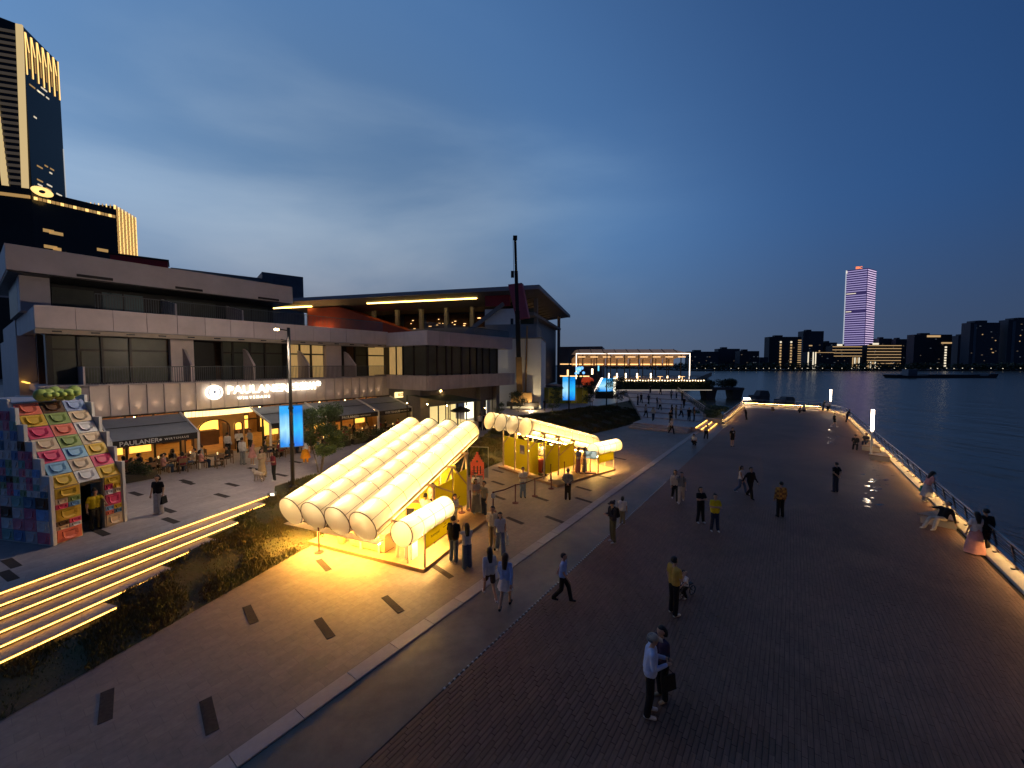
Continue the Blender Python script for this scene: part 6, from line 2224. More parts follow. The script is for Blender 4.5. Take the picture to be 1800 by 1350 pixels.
POSES = {  # pelvis z, lean (deg forward), left arm, right arm, legs: (hip dx, knee, ankle) per side
    'stand': (0.95, 0, 'relaxed', 'relaxed', ((0.09, -0.01, 0.49), (0.105, 0.02, 0.07)), ((0.09, -0.01, 0.49), (0.105, 0.02, 0.07))),
    'contra': (0.945, 0, 'relaxed', 'forward', ((0.10, -0.03, 0.49), (0.13, -0.02, 0.07)), ((0.085, 0.0, 0.49), (0.09, 0.03, 0.07))),
    'phone': (0.95, 4, 'forward', 'forward', ((0.09, -0.02, 0.49), (0.11, 0.0, 0.07)), ((0.09, -0.01, 0.49), (0.10, 0.05, 0.07))),
    'cross': (0.95, -2, 'cross', 'cross', ((0.10, -0.01, 0.49), (0.14, 0.0, 0.07)), ((0.10, -0.01, 0.49), (0.14, 0.02, 0.07))),
    'behind': (0.95, 0, 'behind', 'behind', ((0.09, -0.01, 0.49), (0.105, 0.02, 0.07)), ((0.09, -0.01, 0.49), (0.105, 0.02, 0.07))),
    'photo': (0.95, 0, 'up', 'up', ((0.09, -0.01, 0.49), (0.105, 0.02, 0.07)), ((0.09, -0.03, 0.49), (0.11, -0.03, 0.07))),
    'walk': (0.93, 3, 'swingb', 'swingf', ((0.09, -0.18, 0.51), (0.09, -0.26, 0.09)), ((0.09, 0.03, 0.48), (0.09, 0.30, 0.14))),
    'walk2': (0.93, 3, 'swingf', 'swingb', ((0.09, 0.03, 0.48), (0.09, 0.28, 0.14)), ((0.09, -0.16, 0.51), (0.09, -0.22, 0.08))),
    'stride': (0.90, 5, 'swingb', 'forward', ((0.09, -0.22, 0.50), (0.09, -0.36, 0.10)), ((0.09, 0.08, 0.46), (0.09, 0.42, 0.18))),
    'reach': (0.95, 8, 'reach', 'relaxed', ((0.09, -0.02, 0.49), (0.11, 0.0, 0.07)), ((0.09, -0.01, 0.49), (0.10, 0.05, 0.07))),
    'bend': (0.88, 38, 'reach', 'forward', ((0.10, -0.12, 0.47), (0.11, -0.02, 0.07)), ((0.10, -0.02, 0.46), (0.12, 0.14, 0.07))),
    'squat': (0.36, 22, 'forward', 'forward', ((0.13, -0.34, 0.44), (0.11, -0.10, 0.08)), ((0.13, -0.32, 0.44), (0.12, -0.04, 0.08))),
    'sit': (0.52, 6, 'table', 'table', ((0.11, -0.42, 0.50), (0.12, -0.40, 0.07)), ((0.11, -0.41, 0.50), (0.10, -0.34, 0.07))),
    'sit2': (0.52, -4, 'lap', 'table', ((0.12, -0.42, 0.50), (0.10, -0.46, 0.07)), ((0.11, -0.41, 0.50), (0.14, -0.36, 0.07))),
    'ground': (0.50, -24, 'prop', 'reach', ((0.12, -0.36, 0.56), (0.12, -0.52, 0.08)), ((0.12, -0.42, 0.46), (0.12, -0.70, 0.08))),
    'lean': (0.94, 20, 'reach', 'forward', ((0.09, 0.0, 0.49), (0.10, 0.10, 0.07)), ((0.09, 0.02, 0.49), (0.11, 0.16, 0.07))),
    'ride': (0.60, 14, 'reach', 'reach', ((0.11, -0.24, 0.42), (0.13, -0.10, 0.07)), ((0.11, -0.20, 0.42), (0.12, 0.02, 0.07))),
}


def person_mesh(pose, h, vox, sleeve='short', legs='long', wide=False, female=False, detail=True, loose=0.0):
    pz, lean, la, ra, lleg, rleg = POSES[pose]
    s = h / 1.7
    ln = radians(lean)
    P0 = Vector((0, 0, pz))

    def up(p):
        """upper-body point given for an upright body with the pelvis at 0.95"""
        v = Vector(p) - Vector((0, 0, 0.95))
        return P0 + Vector((v.x, v.y * cos(ln) - v.z * sin(ln), v.z * cos(ln) + v.y * sin(ln)))
    B = []
    sw = 0.165 if female else 0.185
    lo = 0.012 + loose
    for sd in (1, -1):
        B.append((up((0.06 * sd, 0.0, 1.12)), up((0.085 * sd, 0.0, 1.32)), 0.10 + lo, 0.105 + lo * 0.6, 'top'))
        B.append((up((0.055 * sd, 0.0, 0.97)), up((0.06 * sd, 0, 1.12)), 0.115 + lo * 0.8, 0.10 + lo, 'top'))
        B.append((up((0.05 * sd, 0, 1.37)), up((sw * sd, 0, 1.385)), 0.075, 0.058, 'top'))
    B.append((P0 + Vector((0.05, 0, -0.02)), P0 + Vector((-0.05, 0, -0.02)), 0.12, 0.12, 'bottom'))
    B.append((up((0, 0.01, 1.40)), up((0, -0.015, 1.52)), 0.05, 0.046, 'skin'))
    B.append((up((0, -0.01, 1.60)), up((0, -0.02, 1.62)), 0.086, 0.082, 'skin'))
    B.append((up((0, -0.04, 1.535)), up((0, -0.035, 1.58)), 0.052, 0.068, 'skin'))
    B.append((up((0, -0.105, 1.585)), up((0, -0.09, 1.62)), 0.014, 0.010, 'skin'))
    for sd in (1, -1):
        B.append((up((0.082 * sd, 0.0, 1.585)), up((0.084 * sd, 0.0, 1.61)), 0.018, 0.02, 'skin'))
    hands = []
    for sd, nm in ((1, la), (-1, ra)):
        e, w = ARMS[nm]
        S = up((sw * sd, 0, 1.385))
        E = up((e[0] * sd, e[1], e[2]))
        W = up((w[0] * sd, w[1], w[2]))
        M = S.lerp(E, 0.62)
        if sleeve == 'none':
            B.append((S, E, 0.046, 0.04, 'skin'))
        else:
            B.append((S, M, 0.062, 0.058, 'top'))
            B.append((M, E, 0.058 if sleeve == 'long' else 0.042, 0.05 if sleeve == 'long' else 0.038, 'top' if sleeve == 'long' else 'skin'))
        B.append((E, W, 0.048 if sleeve == 'long' else 0.037, 0.04 if sleeve == 'long' else 0.028, 'top' if sleeve == 'long' else 'skin'))
        d = (W - E).normalized()
        B.append((W, W + d * 0.075, 0.028, 0.036, 'skin'))
        hands.append((W + d * 0.085, d, sd))
    for sd, (k, a) in ((1, lleg), (-1, rleg)):
        Hh = P0 + Vector((0.085 * sd, 0, -0.04))
        K = Vector((k[0] * sd, k[1], k[2]))
        A = Vector((a[0] * sd, a[1], a[2]))
        sk = 'skin' if legs == 'bare' else 'bottom'
        if legs == 'shorts':
            M = Hh.lerp(K, 0.62)
            B.append((Hh, M, 0.092, 0.09, 'bottom'))
            B.append((M, K, 0.062, 0.052, 'skin'))
            B.append((K, A, 0.05, 0.036, 'skin'))
        else:
            r = (0.096, 0.079 if not wide else 0.09, 0.07 if not wide else 0.10)
            if legs == 'bare':
                r = (0.08, 0.052, 0.035)
            B.append((Hh, K, r[0], r[1], sk))
            B.append((K, A + Vector((0, 0, 0.02)), r[1], r[2], sk))
        toe = A + Vector((0.012 * sd, -0.15, -0.03))
        B.append((A + Vector((0, 0.03, -0.03)), toe, 0.04, 0.036, 'shoe'))
    mb = MB()
    for (p, q, r0, r1, _) in B:
        mb.tube(p, q, r0, r1, 10)
        mb.ball(p, r0, None, None, 10, 6)
        mb.ball(q, r1, None, None, 10, 6)
    me = mb.mesh('body_raw')
    ob = bpy.data.objects.new('body_raw', me)
    md = ob.modifiers.new('r', 'REMESH')
    md.mode = 'VOXEL'
    md.voxel_size = vox / s
    sm_ = ob.modifiers.new('s', 'SMOOTH')
    sm_.iterations = 3
    sm_.factor = 0.5
    out = evaluated_mesh(ob)
    bpy.data.objects.remove(ob)
    bpy.data.meshes.remove(me)
    n = len(out.polygons)
    cen = np.empty(n * 3)
    out.polygons.foreach_get('center', cen)
    cen = cen.reshape(-1, 3)
    best = np.full(n, 9e9)
    idx = np.zeros(n, dtype=np.int32)
    code = {'skin': 0, 'top': 1, 'bottom': 2, 'shoe': 3}
    for (p, q, r0, r1, rg_) in B:
        p_, q_ = np.array(p), np.array(q)
        d = q_ - p_
        t = np.clip(((cen - p_) @ d) / max(1e-9, d @ d), 0, 1)
        dist = np.linalg.norm(cen - p_ - t[:, None] * d, axis=1) - (r0 + (r1 - r0) * t)
        m = dist < best
        best[m] = dist[m]
        idx[m] = code[rg_]
    vs = np.empty(len(out.vertices) * 3)
    out.vertices.foreach_get('co', vs)
    verts = vs.reshape(-1, 3).tolist()
    tot = np.empty(n, dtype=np.int32)
    out.polygons.foreach_get('loop_total', tot)
    li = np.empty(len(out.loops), dtype=np.int32)
    out.loops.foreach_get('vertex_index', li)
    if (tot == 4).all():
        faces = li.reshape(-1, 4).tolist()
    else:
        faces = [tuple(pl.vertices) for pl in out.polygons]
    mats = list(idx)
    bpy.data.meshes.remove(out)
    if detail:
        fb = MB()
        for (c, d, sd) in hands:
            side = d.cross(Vector((0, 0, 1)))
            if side.length < 0.2:
                side = Vector((0, 1, 0))
            side.normalize()
            nrm = side.cross(d).normalized()
            for f, (o_, L_) in enumerate(((-0.027, 0.062), (-0.009, 0.074), (0.009, 0.07), (0.027, 0.055))):
                p = c + side * o_
                q = p + d * L_ * 0.55 - nrm * 0.006
                r_ = q + d * L_ * 0.4 - nrm * 0.022
                fb.tube(p - d * 0.015, q, 0.0095, 0.009, 5).tube(q, r_, 0.009, 0.007, 5)
            th = c - d * 0.05 + side * 0.03 * sd
            t2 = th + d * 0.035 + side * 0.03 * sd
            fb.tube(th, t2, 0.012, 0.010, 5).tube(t2, t2 + d * 0.03, 0.010, 0.008, 5)
        o_ = len(verts)
        verts += fb.v
        faces += [tuple(i + o_ for i in f) for f in fb.f]
        mats += [0] * len(fb.f)
        eb = MB()
        for sd in (1, -1):
            eb.ball(up((0.032 * sd, -0.087, 1.605)), 0.012, 0.008, 0.007, 6, 4)
        o_ = len(verts)
        verts += eb.v
        faces += [tuple(i + o_ for i in f) for f in eb.f]
        mats += [4] * len(eb.f)
    m = bpy.data.meshes.new('body')
    m.from_pydata([(x * s, y * s, z * s) for x, y, z in verts], [], faces)
    m.polygons.foreach_set('material_index', mats)
    m.polygons.foreach_set('use_smooth', [True] * len(faces))
    m.update()
    return m, (lambda p: up(p) * s), s


def hair_mesh(up, s, style):
    """cap of hair that leaves the face free; style short / bob / long / bun / bald"""
    mb = MB()
    c = Vector((0, 0.012, 1.612))
    n, m = 16, 10
    base = len(mb.v)
    b = MB().ball((0, 0, 0), 0.098, 0.11, 0.112, n, m)
    vs = []
    for v in b.v:
        x, y, z = v
        if y < -0.02 and z < 0.045:           # face opening
            k = 0.72
            x, y, z = x * k, y * k + 0.01, z * 0.8
        if z < -0.05 and style in ('short', 'bun'):
            z = -0.05 - (abs(z) - 0.05) * 0.3
            x, y = x * 0.88, y * 0.88
        vs.append(up(c + Vector((x, y, z))))
    mb.add(vs, b.f)
    if style in ('long', 'bob'):
        L = 0.34 if style == 'long' else 0.13
        rings = []
        for k in range(7):
            f = k / 6
            z = 1.60 - f * L
            w = 0.10 * (1 - 0.25 * f)
            d0 = 0.05 + 0.035 * (1 - f)
            y0 = 0.055 + 0.03 * min(1, f * 2)
            rings.append([up((w * cos(a), y0 + d0 * sin(a), z)) for a in [2 * pi * i / 10 for i in range(10)]])
        vv = [p for r in rings for p in r]
        ff = [(k * 10 + i, k * 10 + (i + 1) % 10, (k + 1) * 10 + (i + 1) % 10, (k + 1) * 10 + i) for k in range(6) for i in range(10)] + [tuple(60 + i for i in range(10))]
        mb.add(vv, ff)
    if style == 'bun':
        mb.ball(up((0, 0.10, 1.69)), 0.05 * s, None, None, 8, 6)
    return mb


_cache = {}


def person(x, y, z, h, face, pose, top, bottom, label, shoe='white', hair='short', sleeve='short', legs='long', wide=False, fem=False, skirt=None, extra=(), loose=0.0, group=None, at=None, hairm='hair'):
    p = at if at is not None else G(x, y, z)
    t = thing('person', label, 'person', p, radians(face), group)
    vox = min(0.036, max(0.013, 0.00125 * p.y))
    near_ = p.y < 27
    key = (pose, round(h, 2), round(vox, 3), sleeve, legs, wide, fem, near_, loose)
    if p.y > 26:
        key = (pose, 1.7 if h > 1.5 else 1.2, 0.034, sleeve, legs, wide, fem, False, loose)
        vox = 0.034
        h = key[1]
    if key not in _cache:
        _cache[key] = person_mesh(pose, h, vox, sleeve, legs, wide, fem, near_, loose)
    m, up, s = _cache[key]
    m = m.copy()
    for c in ('skin', 'cloth_' + top, 'cloth_' + bottom, 'cloth_' + shoe, 'black'):
        m.materials.append(MAT[c])
    b = link('body', m, None, t)
    if hair != 'bald':
        hair_mesh(up, s, hair).build('hair', hairm, t, True)
    if skirt:
        z0, z1, r1, col = skirt       # waist z, hem z, hem radius, colour
        rings, N2 = 7, 22
        vs = []
        for k in range(rings):
            f = k / (rings - 1)
            zz = z0 + (z1 - z0) * f
            for i in range(N2):
                a = 2 * pi * i / N2
                r = 0.125 + (r1 - 0.125) * f ** 0.8 + 0.02 * f * sin(a * 6 + k * 0.3)
                vs.append((r * cos(a) * 1.12 * s, (r * sin(a) * 0.92 + 0.0) * s, zz * s))
        MB().add(vs, [(k * N2 + i, k * N2 + (i + 1) % N2, (k + 1) * N2 + (i + 1) % N2, (k + 1) * N2 + i) for k in range(rings - 1) for i in range(N2)]).build('skirt', 'cloth_' + col, t, True)
    for e in extra:
        if e == 'cap':
            mb = MB()
            b_ = MB().ball((0, 0, 0), 0.105, 0.118, 0.10, 14, 8)
            mb.add([up(Vector((0, 0.0, 1.625)) + Vector((v[0], v[1], max(v[2], -0.005)))) for v in b_.v], b_.f)
            mb.add([up(q) for q in [(-0.08, -0.09, 1.63), (0.08, -0.09, 1.63), (0.06, -0.19, 1.61), (-0.06, -0.19, 1.61), (-0.08, -0.09, 1.64), (0.08, -0.09, 1.64), (0.06, -0.19, 1.618), (-0.06, -0.19, 1.618)]],
                   [(0, 3, 2, 1), (4, 5, 6, 7), (0, 1, 5, 4), (1, 2, 6, 5), (2, 3, 7, 6), (3, 0, 4, 7)])
            mb.build('cap', 'cap_beige' if hairm == 'hair_grey' else 'cloth_charcoal', t, True)
        elif e == 'backpack':
            mb = MB()
            mb.add([up(q) for q in [(-0.14, 0.12, 1.02), (0.14, 0.12, 1.02), (0.14, 0.12, 1.42), (-0.14, 0.12, 1.42), (-0.12, 0.27, 1.05), (0.12, 0.27, 1.05), (0.11, 0.22, 1.40), (-0.11, 0.22, 1.40)]],
                   [(0, 1, 2, 3), (4, 7, 6, 5), (0, 4, 5, 1), (1, 5, 6, 2), (2, 6, 7, 3), (3, 7, 4, 0)])
            for sd in (1, -1):
                mb.path([up((0.09 * sd, 0.12, 1.40)), up((0.11 * sd, 0.0, 1.47)), up((0.12 * sd, -0.12, 1.36)), up((0.13 * sd, -0.10, 1.15)), up((0.13 * sd, 0.12, 1.05))], 0.016 * s, 5)
            mb.build('backpack', 'cloth_black', t)
        elif e == 'phone':
            mb = MB()
            q = up((0, -0.33, 1.24))
            mb.box(q.x - 0.035, q.x + 0.035, q.y - 0.006, q.y + 0.006, q.z - 0.07, q.z + 0.07)
            mb.build('phone', 'black', t)
        elif e.startswith('bag:'):
            col = e[4:]
            mb = MB()
            q = up((0.27, -0.06, 0.80))
            mb.add([(q.x - 0.04, q.y - 0.15, q.z - 0.32), (q.x + 0.06, q.y - 0.15, q.z - 0.32), (q.x + 0.06, q.y + 0.15, q.z - 0.32), (q.x - 0.04, q.y + 0.15, q.z - 0.32),
                    (q.x, q.y - 0.13, q.z), (q.x + 0.03, q.y - 0.13, q.z), (q.x + 0.03, q.y + 0.13, q.z), (q.x, q.y + 0.13, q.z)],
                   [(0, 3, 2, 1), (4, 5, 6, 7), (0, 1, 5, 4), (1, 2, 6, 5), (2, 3, 7, 6), (3, 0, 4, 7)])
            mb.path([(q.x, q.y - 0.1, q.z), (q.x - 0.01, q.y, q.z + 0.1), (q.x, q.y + 0.1, q.z)], 0.008, 5)
            mb.build('bag', 'cloth_' + col, t)
        elif e == 'logo':
            mb = MB()
            mb.ball(up((0, -0.13, 1.28)), 0.07 * s, 0.01, 0.06 * s, 10, 6)
            mb.build('chest_print', 'cloth_white', t)
    return t


# --- people on the dark promenade
person(1141, 1256, 0, 1.74, 75, 'phone', 'lightblue', 'black', 'man in light blue shirt and beige cap looking at his phone, nearest person', 'white', 'short', 'long', hairm='hair_grey', extra=('cap', 'phone'), loose=0.02)
person(1163, 1228, 0, 1.64, -70, 'phone', 'purple', 'black', 'dark-haired person in dark purple partly hidden behind the man in cap', 'beige', 'bob', 'long', fem=True, extra=('bag:black',))
person(1184, 1081, 0, 1.74, 110, 'contra', 'ochre', 'black', 'man in ochre t-shirt and black trousers beside a child on a bike', 'white')
person(1204, 1049, 0, 1.12, -60, 'ride', 'white', 'black', 'small child in white top sitting on a balance bike', 'white')
person(1231, 919, 0, 1.66, 5, 'cross', 'black', 'black', 'woman in black with folded arms standing next to yellow-shirted woman', 'white', 'bob', fem=True)
person(1256, 934, 0, 1.64, -10, 'cross', 'yellow', 'navy', 'woman in bright yellow shirt with folded arms', 'white', 'bun', fem=True, loose=0.03)
person(1371, 909, 0, 1.72, 175, 'stand', 'plaid', 'black', 'person in orange plaid shirt seen from behind', 'black', 'short', 'long', loose=0.02)
person(1302, 868, 0, 1.62, 40, 'walk', 'white', 'jeans', 'woman in white top and jeans walking beside the man in black jacket', 'white', 'long', 'none', fem=True)
person(1318, 876, 0, 1.74, 15, 'walk2', 'black', 'black', 'man in open black jacket and white t-shirt walking in the middle of deck', 'black', 'short', 'long', loose=0.02)
person(1186, 881, 0, 1.70, -15, 'walk', 'cream', 'black', 'woman in cream shirt and black trousers walking towards the camera', 'white', 'long', 'long', fem=True, loose=0.015)
person(1197, 884, 0, 1.66, -25, 'walk2', 'grey', 'cream', 'person with black backpack walking beside the cream shirt', 'white', 'short', extra=('backpack',))
person(1468, 865, 0, 1.72, 190, 'behind', 'black', 'navy', 'man in black t-shirt with hands behind his back near railing', 'black')
person(989, 1058, 0, 1.55, 70, 'walk', 'blue', 'black', 'boy in pale blue shirt and black trousers walking across the walkway', 'black')
person(861, 1053, 0, 1.66, 200, 'stride', 'white', 'brown', 'woman in white shirt and shorts striding on the stone kerb', 'white', 'long', 'long', 'shorts', fem=True, loose=0.02)
person(888, 1069, 0, 1.68, 165, 'walk2', 'blue', 'white', 'woman in blue checked shirt and white skirt walking on the kerb', 'black', 'long', 'long', 'bare', fem=True, skirt=(0.98, 0.62, 0.21, 'white'))
person(879, 974, 0, 1.66, 10, 'walk', 'white', 'pale_jeans', 'woman in white crop top and pale jeans near the platform corner', 'white', 'long', fem=True, wide=True, extra=('bag:white',))
person(866, 964, 0, 1.70, -20, 'contra', 'cream', 'khaki', 'man in cream t-shirt drinking behind the woman in pale jeans', 'black')
person(798, 989, 0, 1.75, 160, 'contra', 'black', 'jeans', 'man in black t-shirt and jeans facing the nearer kiosk', 'white', loose=0.03)
person(821, 999, 0, 1.64, 200, 'photo', 'white', 'jeans', 'woman with long black hair and white t-shirt photographing the kiosk', 'black', 'long', fem=True, wide=True)
person(837, 902, 0.137, 1.66, 35, 'cross', 'cream', 'grey', 'woman in cream top and long grey skirt on the kiosk platform', 'white', 'long', fem=True, skirt=(1.0, 0.12, 0.24, 'grey'))
person(851, 908, 0, 1.72, -45, 'contra', 'grey', 'navy', 'man in grey t-shirt talking to the woman in grey skirt', 'white')
person(836, 884, 0, 1.62, 10, 'phone', 'white', 'khaki', 'person in white behind the talking pair, by the coral sign', 'white', 'bob', fem=True)
person(919, 875, 0, 1.70, 10, 'phone', 'white', 'pale_jeans', 'man in white t-shirt and pale trousers behind the belt barrier', 'black', loose=0.015)
person(998, 879, 0, 1.70, 170, 'behind', 'grey', 'black', 'older man in grey jacket and black trousers near farther kiosk', 'black', 'short', 'long', hairm='hair_grey')
person(1077, 953, 0, 1.72, -70, 'phone', 'charcoal', 'olive', 'person with cap and black backpack at the walkway edge', 'white', 'bun', 'long', extra=('cap', 'backpack'))
person(1094, 922, 0, 1.30, 150, 'stand', 'white', 'khaki', 'child in white shirt just behind the person with backpack', 'white', 'bob', loose=0.04)
person(1222, 783, 0, 1.66, -60, 'squat', 'white', 'black', 'crouching man in white shirt at the walkway edge', 'black')
person(1241, 772, 0, 1.72, -10, 'bend', 'white', 'black', 'man in white shirt bending before the lit side steps', 'black')
person(1287, 785, 0, 1.70, 5, 'stand', 'black', 'black', 'person in black t-shirt with white chest print on the far deck', 'black', legs='shorts', extra=('logo',))
person(1311, 738, 0, 1.70, -90, 'lean', 'black', 'black', 'dark figure leaning forward by the glass railing of the cove', 'black')
person(1357, 724, 0, 1.68, 0, 'squat', 'grey', 'khaki', 'person crouching at the far glass railing', 'white')
person(1404, 726, 0, 1.68, 60, 'squat', 'black', 'black', 'dark person crouching at the far end of deck', 'black')
person(1414, 725, 0, 1.66, -60, 'squat', 'cream', 'black', 'person in cream top crouching at the far end of deck', 'white', 'long', fem=True)
person(1447, 722, 0, 1.70, 90, 'lean', 'charcoal', 'navy', 'person leaning on the railing left of the farther lamp', 'black')
person(1455, 724, 0, 1.66, -60, 'lean', 'white', 'black', 'person in white bending by the foot of the farther lamp', 'black')
person(1466, 751, 0, 1.74, 60, 'walk', 'black', 'black', 'man in black shirt and shorts walking past the farther lamp', 'white', legs='shorts', loose=0.02)
person(1489, 742, 0, 1.70, 75, 'lean', 'charcoal', 'navy', 'person leaning over the river railing beyond the seated pair', 'black')
person(1503, 790, 0, 1.68, -40, 'sit2', 'black', 'black', 'seated person in dark cap on the triangular bench', 'black', 'short', 'long', extra=('cap',))
person(1522, 786, 0, 1.66, -60, 'sit', 'charcoal', 'navy', 'second seated dark figure on the bench by the nearer lamp', 'white', 'bob', fem=True)
person(1629, 881, 0, 1.66, 80, 'lean', 'pink', 'grey', 'woman in pink top and grey skirt leaning on the railing with green bag', 'white', 'long', fem=True, skirt=(0.98, 0.30, 0.28, 'pale_grey'), extra=('bag:green', 'cap'))
person(1655, 930, 0, 1.74, -85, 'ground', 'black', 'cream', 'man in dark jacket and pale trousers reclining on the triangular bench', 'white', 'short', 'long')
person(1713, 973, 0, 1.64, 170, 'contra', 'white', 'pink', 'woman in white top and long pink skirt at the railing', 'white', 'long', fem=True, skirt=(1.02, 0.06, 0.30, 'pink'))
person(1729, 970, 0, 1.70, 160, 'stand', 'black', 'black', 'person in black partly hidden behind the pink skirt', 'white', 'short', 'long')

# --- upper plaza
person(279, 903, ZU, 1.68, 5, 'stand', 'black', 'white', 'woman in black t-shirt and white trousers walking on upper plaza', 'white', 'bob', fem=True, wide=True, extra=('bag:black',))
person(168, 931, ZU, 1.62, 70, 'reach', 'yellow', 'black', 'person in yellow top standing inside the pavilion doorway', 'black', 'bun', 'short', fem=True)
person(461, 839, ZU, 1.66, 60, 'contra', 'beige', 'beige', 'woman in long beige dress beside the pale dog', 'beige', 'long', fem=True, skirt=(1.0, 0.15, 0.24, 'beige'))
person(482, 845, ZU, 1.66, -40, 'phone', 'maroon', 'black', 'woman in maroon vest and black trousers facing the beige dress', 'white', 'long', fem=True)
person(401, 802, ZU, 1.74, 175, 'stand', 'white', 'black', 'waiter in white shirt and black trousers at the arched entrance', 'black', 'short', 'long')
person(427, 817, ZU, 1.78, 170, 'stand', 'white', 'grey', 'tall man in white shirt and grey trousers before the entrance', 'black', 'short', 'long', loose=0.03)
person(444, 818, ZU, 1.64, 160, 'stand', 'pink', 'pink', 'girl in pink dress standing beside the tall man in white', 'white', 'long', 'none', 'bare', fem=True, skirt=(1.0, 0.55, 0.25, 'pink'))
person(421, 796, ZU, 1.72, 30, 'contra', 'white', 'black', 'first of two white-shirted guests under the awning arm', 'black', 'short', 'long')
person(440, 794, ZU, 1.70, -20, 'contra', 'pale_grey', 'black', 'second of two pale-shirted guests under the awning arm', 'black', 'short', 'long')
person(537, 814, ZU, 1.66, 30, 'contra', 'white', 'orange', 'woman in white top and orange skirt beside the light box pole', 'white', 'long', fem=True, skirt=(1.0, 0.35, 0.27, 'orange'))
person(844, 757, ZU, 1.72, 180, 'stand', 'white', 'black', 'person in white shirt on the path between the kiosks and shop', 'black')
person(852, 757, ZU, 1.70, 170, 'stand', 'charcoal', 'black', 'dark companion beside the white shirt on the shop path', 'black')

# --- kiosk staff and visitors
person(0, 0, 0, 1.68, 160, 'contra', 'white', 'brown', 'visitor in white shirt inside nearer kiosk by the brace', 'white', 'short', at=kp(k1, -1.75, 2.6))
person(0, 0, 0, 1.64, 60, 'phone', 'white', 'beige', 'curly-haired woman in white at the porch tube of nearer kiosk', 'white', 'bob', fem=True, at=kp(k1, -0.65, 3.1))
person(0, 0, 0, 1.64, -20, 'reach', 'pink', 'black', 'staff member in pink behind the yellow plinth of nearer kiosk', 'black', 'long', fem=True, at=kp(k1, -2.4, 4.1))
person(0, 0, 0, 1.64, 100, 'contra', 'dress_dark', 'dress_dark', 'woman in dark patterned dress beside the round orange display', 'black', 'bun', fem=True, skirt=(1.0, 0.35, 0.24, 'dress_dark'), at=kp(k2, -1.8, 5.0))
person(0, 0, 0, 1.66, 30, 'phone', 'white', 'pink', 'woman in white and pink at the low end of farther kiosk', 'white', 'long', fem=True, wide=True, at=kp(k2, -1.0, 2.75))
person(0, 0, 0, 1.68, 60, 'contra', 'cream', 'grey', 'woman in cream top beside the television of farther kiosk', 'white', 'long', fem=True, wide=True, at=kp(k2, -0.75, 2.35))
person(0, 0, 0, 1.72, -30, 'reach', 'white', 'black', 'man with white cap inside farther kiosk behind the panel', 'black', 'short', at=kp(k2, -3.4, 3.8), extra=('cap',))

# --- visitors on the terrace steps
def terr_at(px, py):
    z = 0.6
    for _ in range(4):
        g_ = G(px, py, z)
        z = terrace_z(UW(g_)[0])
    return G(px, py, z)


crowd = [(1127, 709, 'black', 'black', 'walk', 0, 'dark-clothed walker at the left edge of terrace beside trees'), (1121, 712, 'charcoal', 'navy', 'stand', 40, 'dark figure next to the trees left of terrace'),
         (1140, 711, 'navy', 'black', 'walk2', 20, 'walker in navy halfway up the left terrace'), (1135, 734, 'pale_grey', 'black', 'walk', 10, 'walker in pale grey low on the left terrace'),
         (1148, 740, 'cream', 'navy', 'walk2', -10, 'walker in cream beside the mound corner'), (1155, 719, 'charcoal', 'grey', 'stand', 60, 'grey figure in the middle of terrace steps'),
         (1160, 722, 'white', 'black', 'walk', 0, 'walker in white top in the middle of terrace steps'), (1143, 692, 'black', 'black', 'stand', 0, 'small dark figure at the top edge of terrace, left one'),
         (1161, 694, 'charcoal', 'black', 'walk', 0, 'small dark figure at the top edge of terrace, middle one'), (1180, 702, 'grey', 'black', 'walk2', 180, 'grey-topped walker high on the right terrace'),
         (1189, 700, 'white', 'navy', 'stand', 30, 'white-topped figure high on the right terrace'), (1199, 705, 'olive', 'black', 'stand', 200, 'olive-clothed figure by the upper terrace railing'),
         (1181, 735, 'black', 'navy', 'contra', 90, 'dark figure chatting in the right terrace group, left one'), (1188, 736, 'khaki', 'olive', 'contra', -90, 'khaki-clothed figure in the right terrace group'),
         (1197, 734, 'pale_grey', 'black', 'walk', 20, 'pale grey walker with dark skirt in the right terrace group'), (1202, 718, 'black', 'black', 'walk2', 0, 'dark walker against the lit terrace railing, upper one'),
         (1211, 741, 'black', 'black', 'walk', -20, 'tall dark walker against the lit terrace railing, lower one'), (1220, 741, 'brown', 'black', 'stand', 60, 'brown-clothed figure at the low wall by side steps'),
         (1174, 757, 'white', 'grey', 'squat', 60, 'stooping figure in white at the foot of terrace'), (1180, 763, 'white', 'black', 'walk', 20, 'figure in white shirt and black trousers at the terrace foot'),
         (1179, 747, 'black', 'black', 'phone', -40, 'dark figure behind the white shirts at the terrace foot')]
for (x, y, tp, bt, ps, fc, lab) in crowd:
    person(0, 0, 0, 1.7, fc, ps, tp, bt, lab, 'black' if rng.random() < 0.6 else 'white', rng.choice(['short', 'short', 'long', 'bob']), fem=rng.random() < 0.4, group='visitors on the terrace steps', at=terr_at(x, y))
for (x, y, tp, lab) in [(1047, 690, 'black', 'dark figure under the blue stage screen'), (1036, 688, 'charcoal', 'dark figure left of the blue stage screen'), (957, 722, 'black', 'dark figure before the yellow hoarding near the uplit tree')]:
    person(x, y, ZU if x < 1000 else 1.0, 1.7, rng.uniform(0, 360), 'stand', tp, 'black', lab, 'black')

# ================================================================== cafe furniture and diners
mat('chair_wood', (0.16, 0.09, 0.05), 0.6, var=0.2)


def make_table():
    t = thing('cafe_table', 'x', 'table')
    MB().cbox(-0.4, 0.4, -0.35, 0.35, 0.70, 0.74, 0.008).build('table_top', 'chair_wood', t)
    MB().tube((0, 0, 0.03), (0, 0, 0.7), 0.035, n=8).build('leg', 'black', t)
    MB().cbox(-0.25, 0.25, -0.22, 0.22, 0.0, 0.03, 0.005).build('foot', 'black', t)
    return t


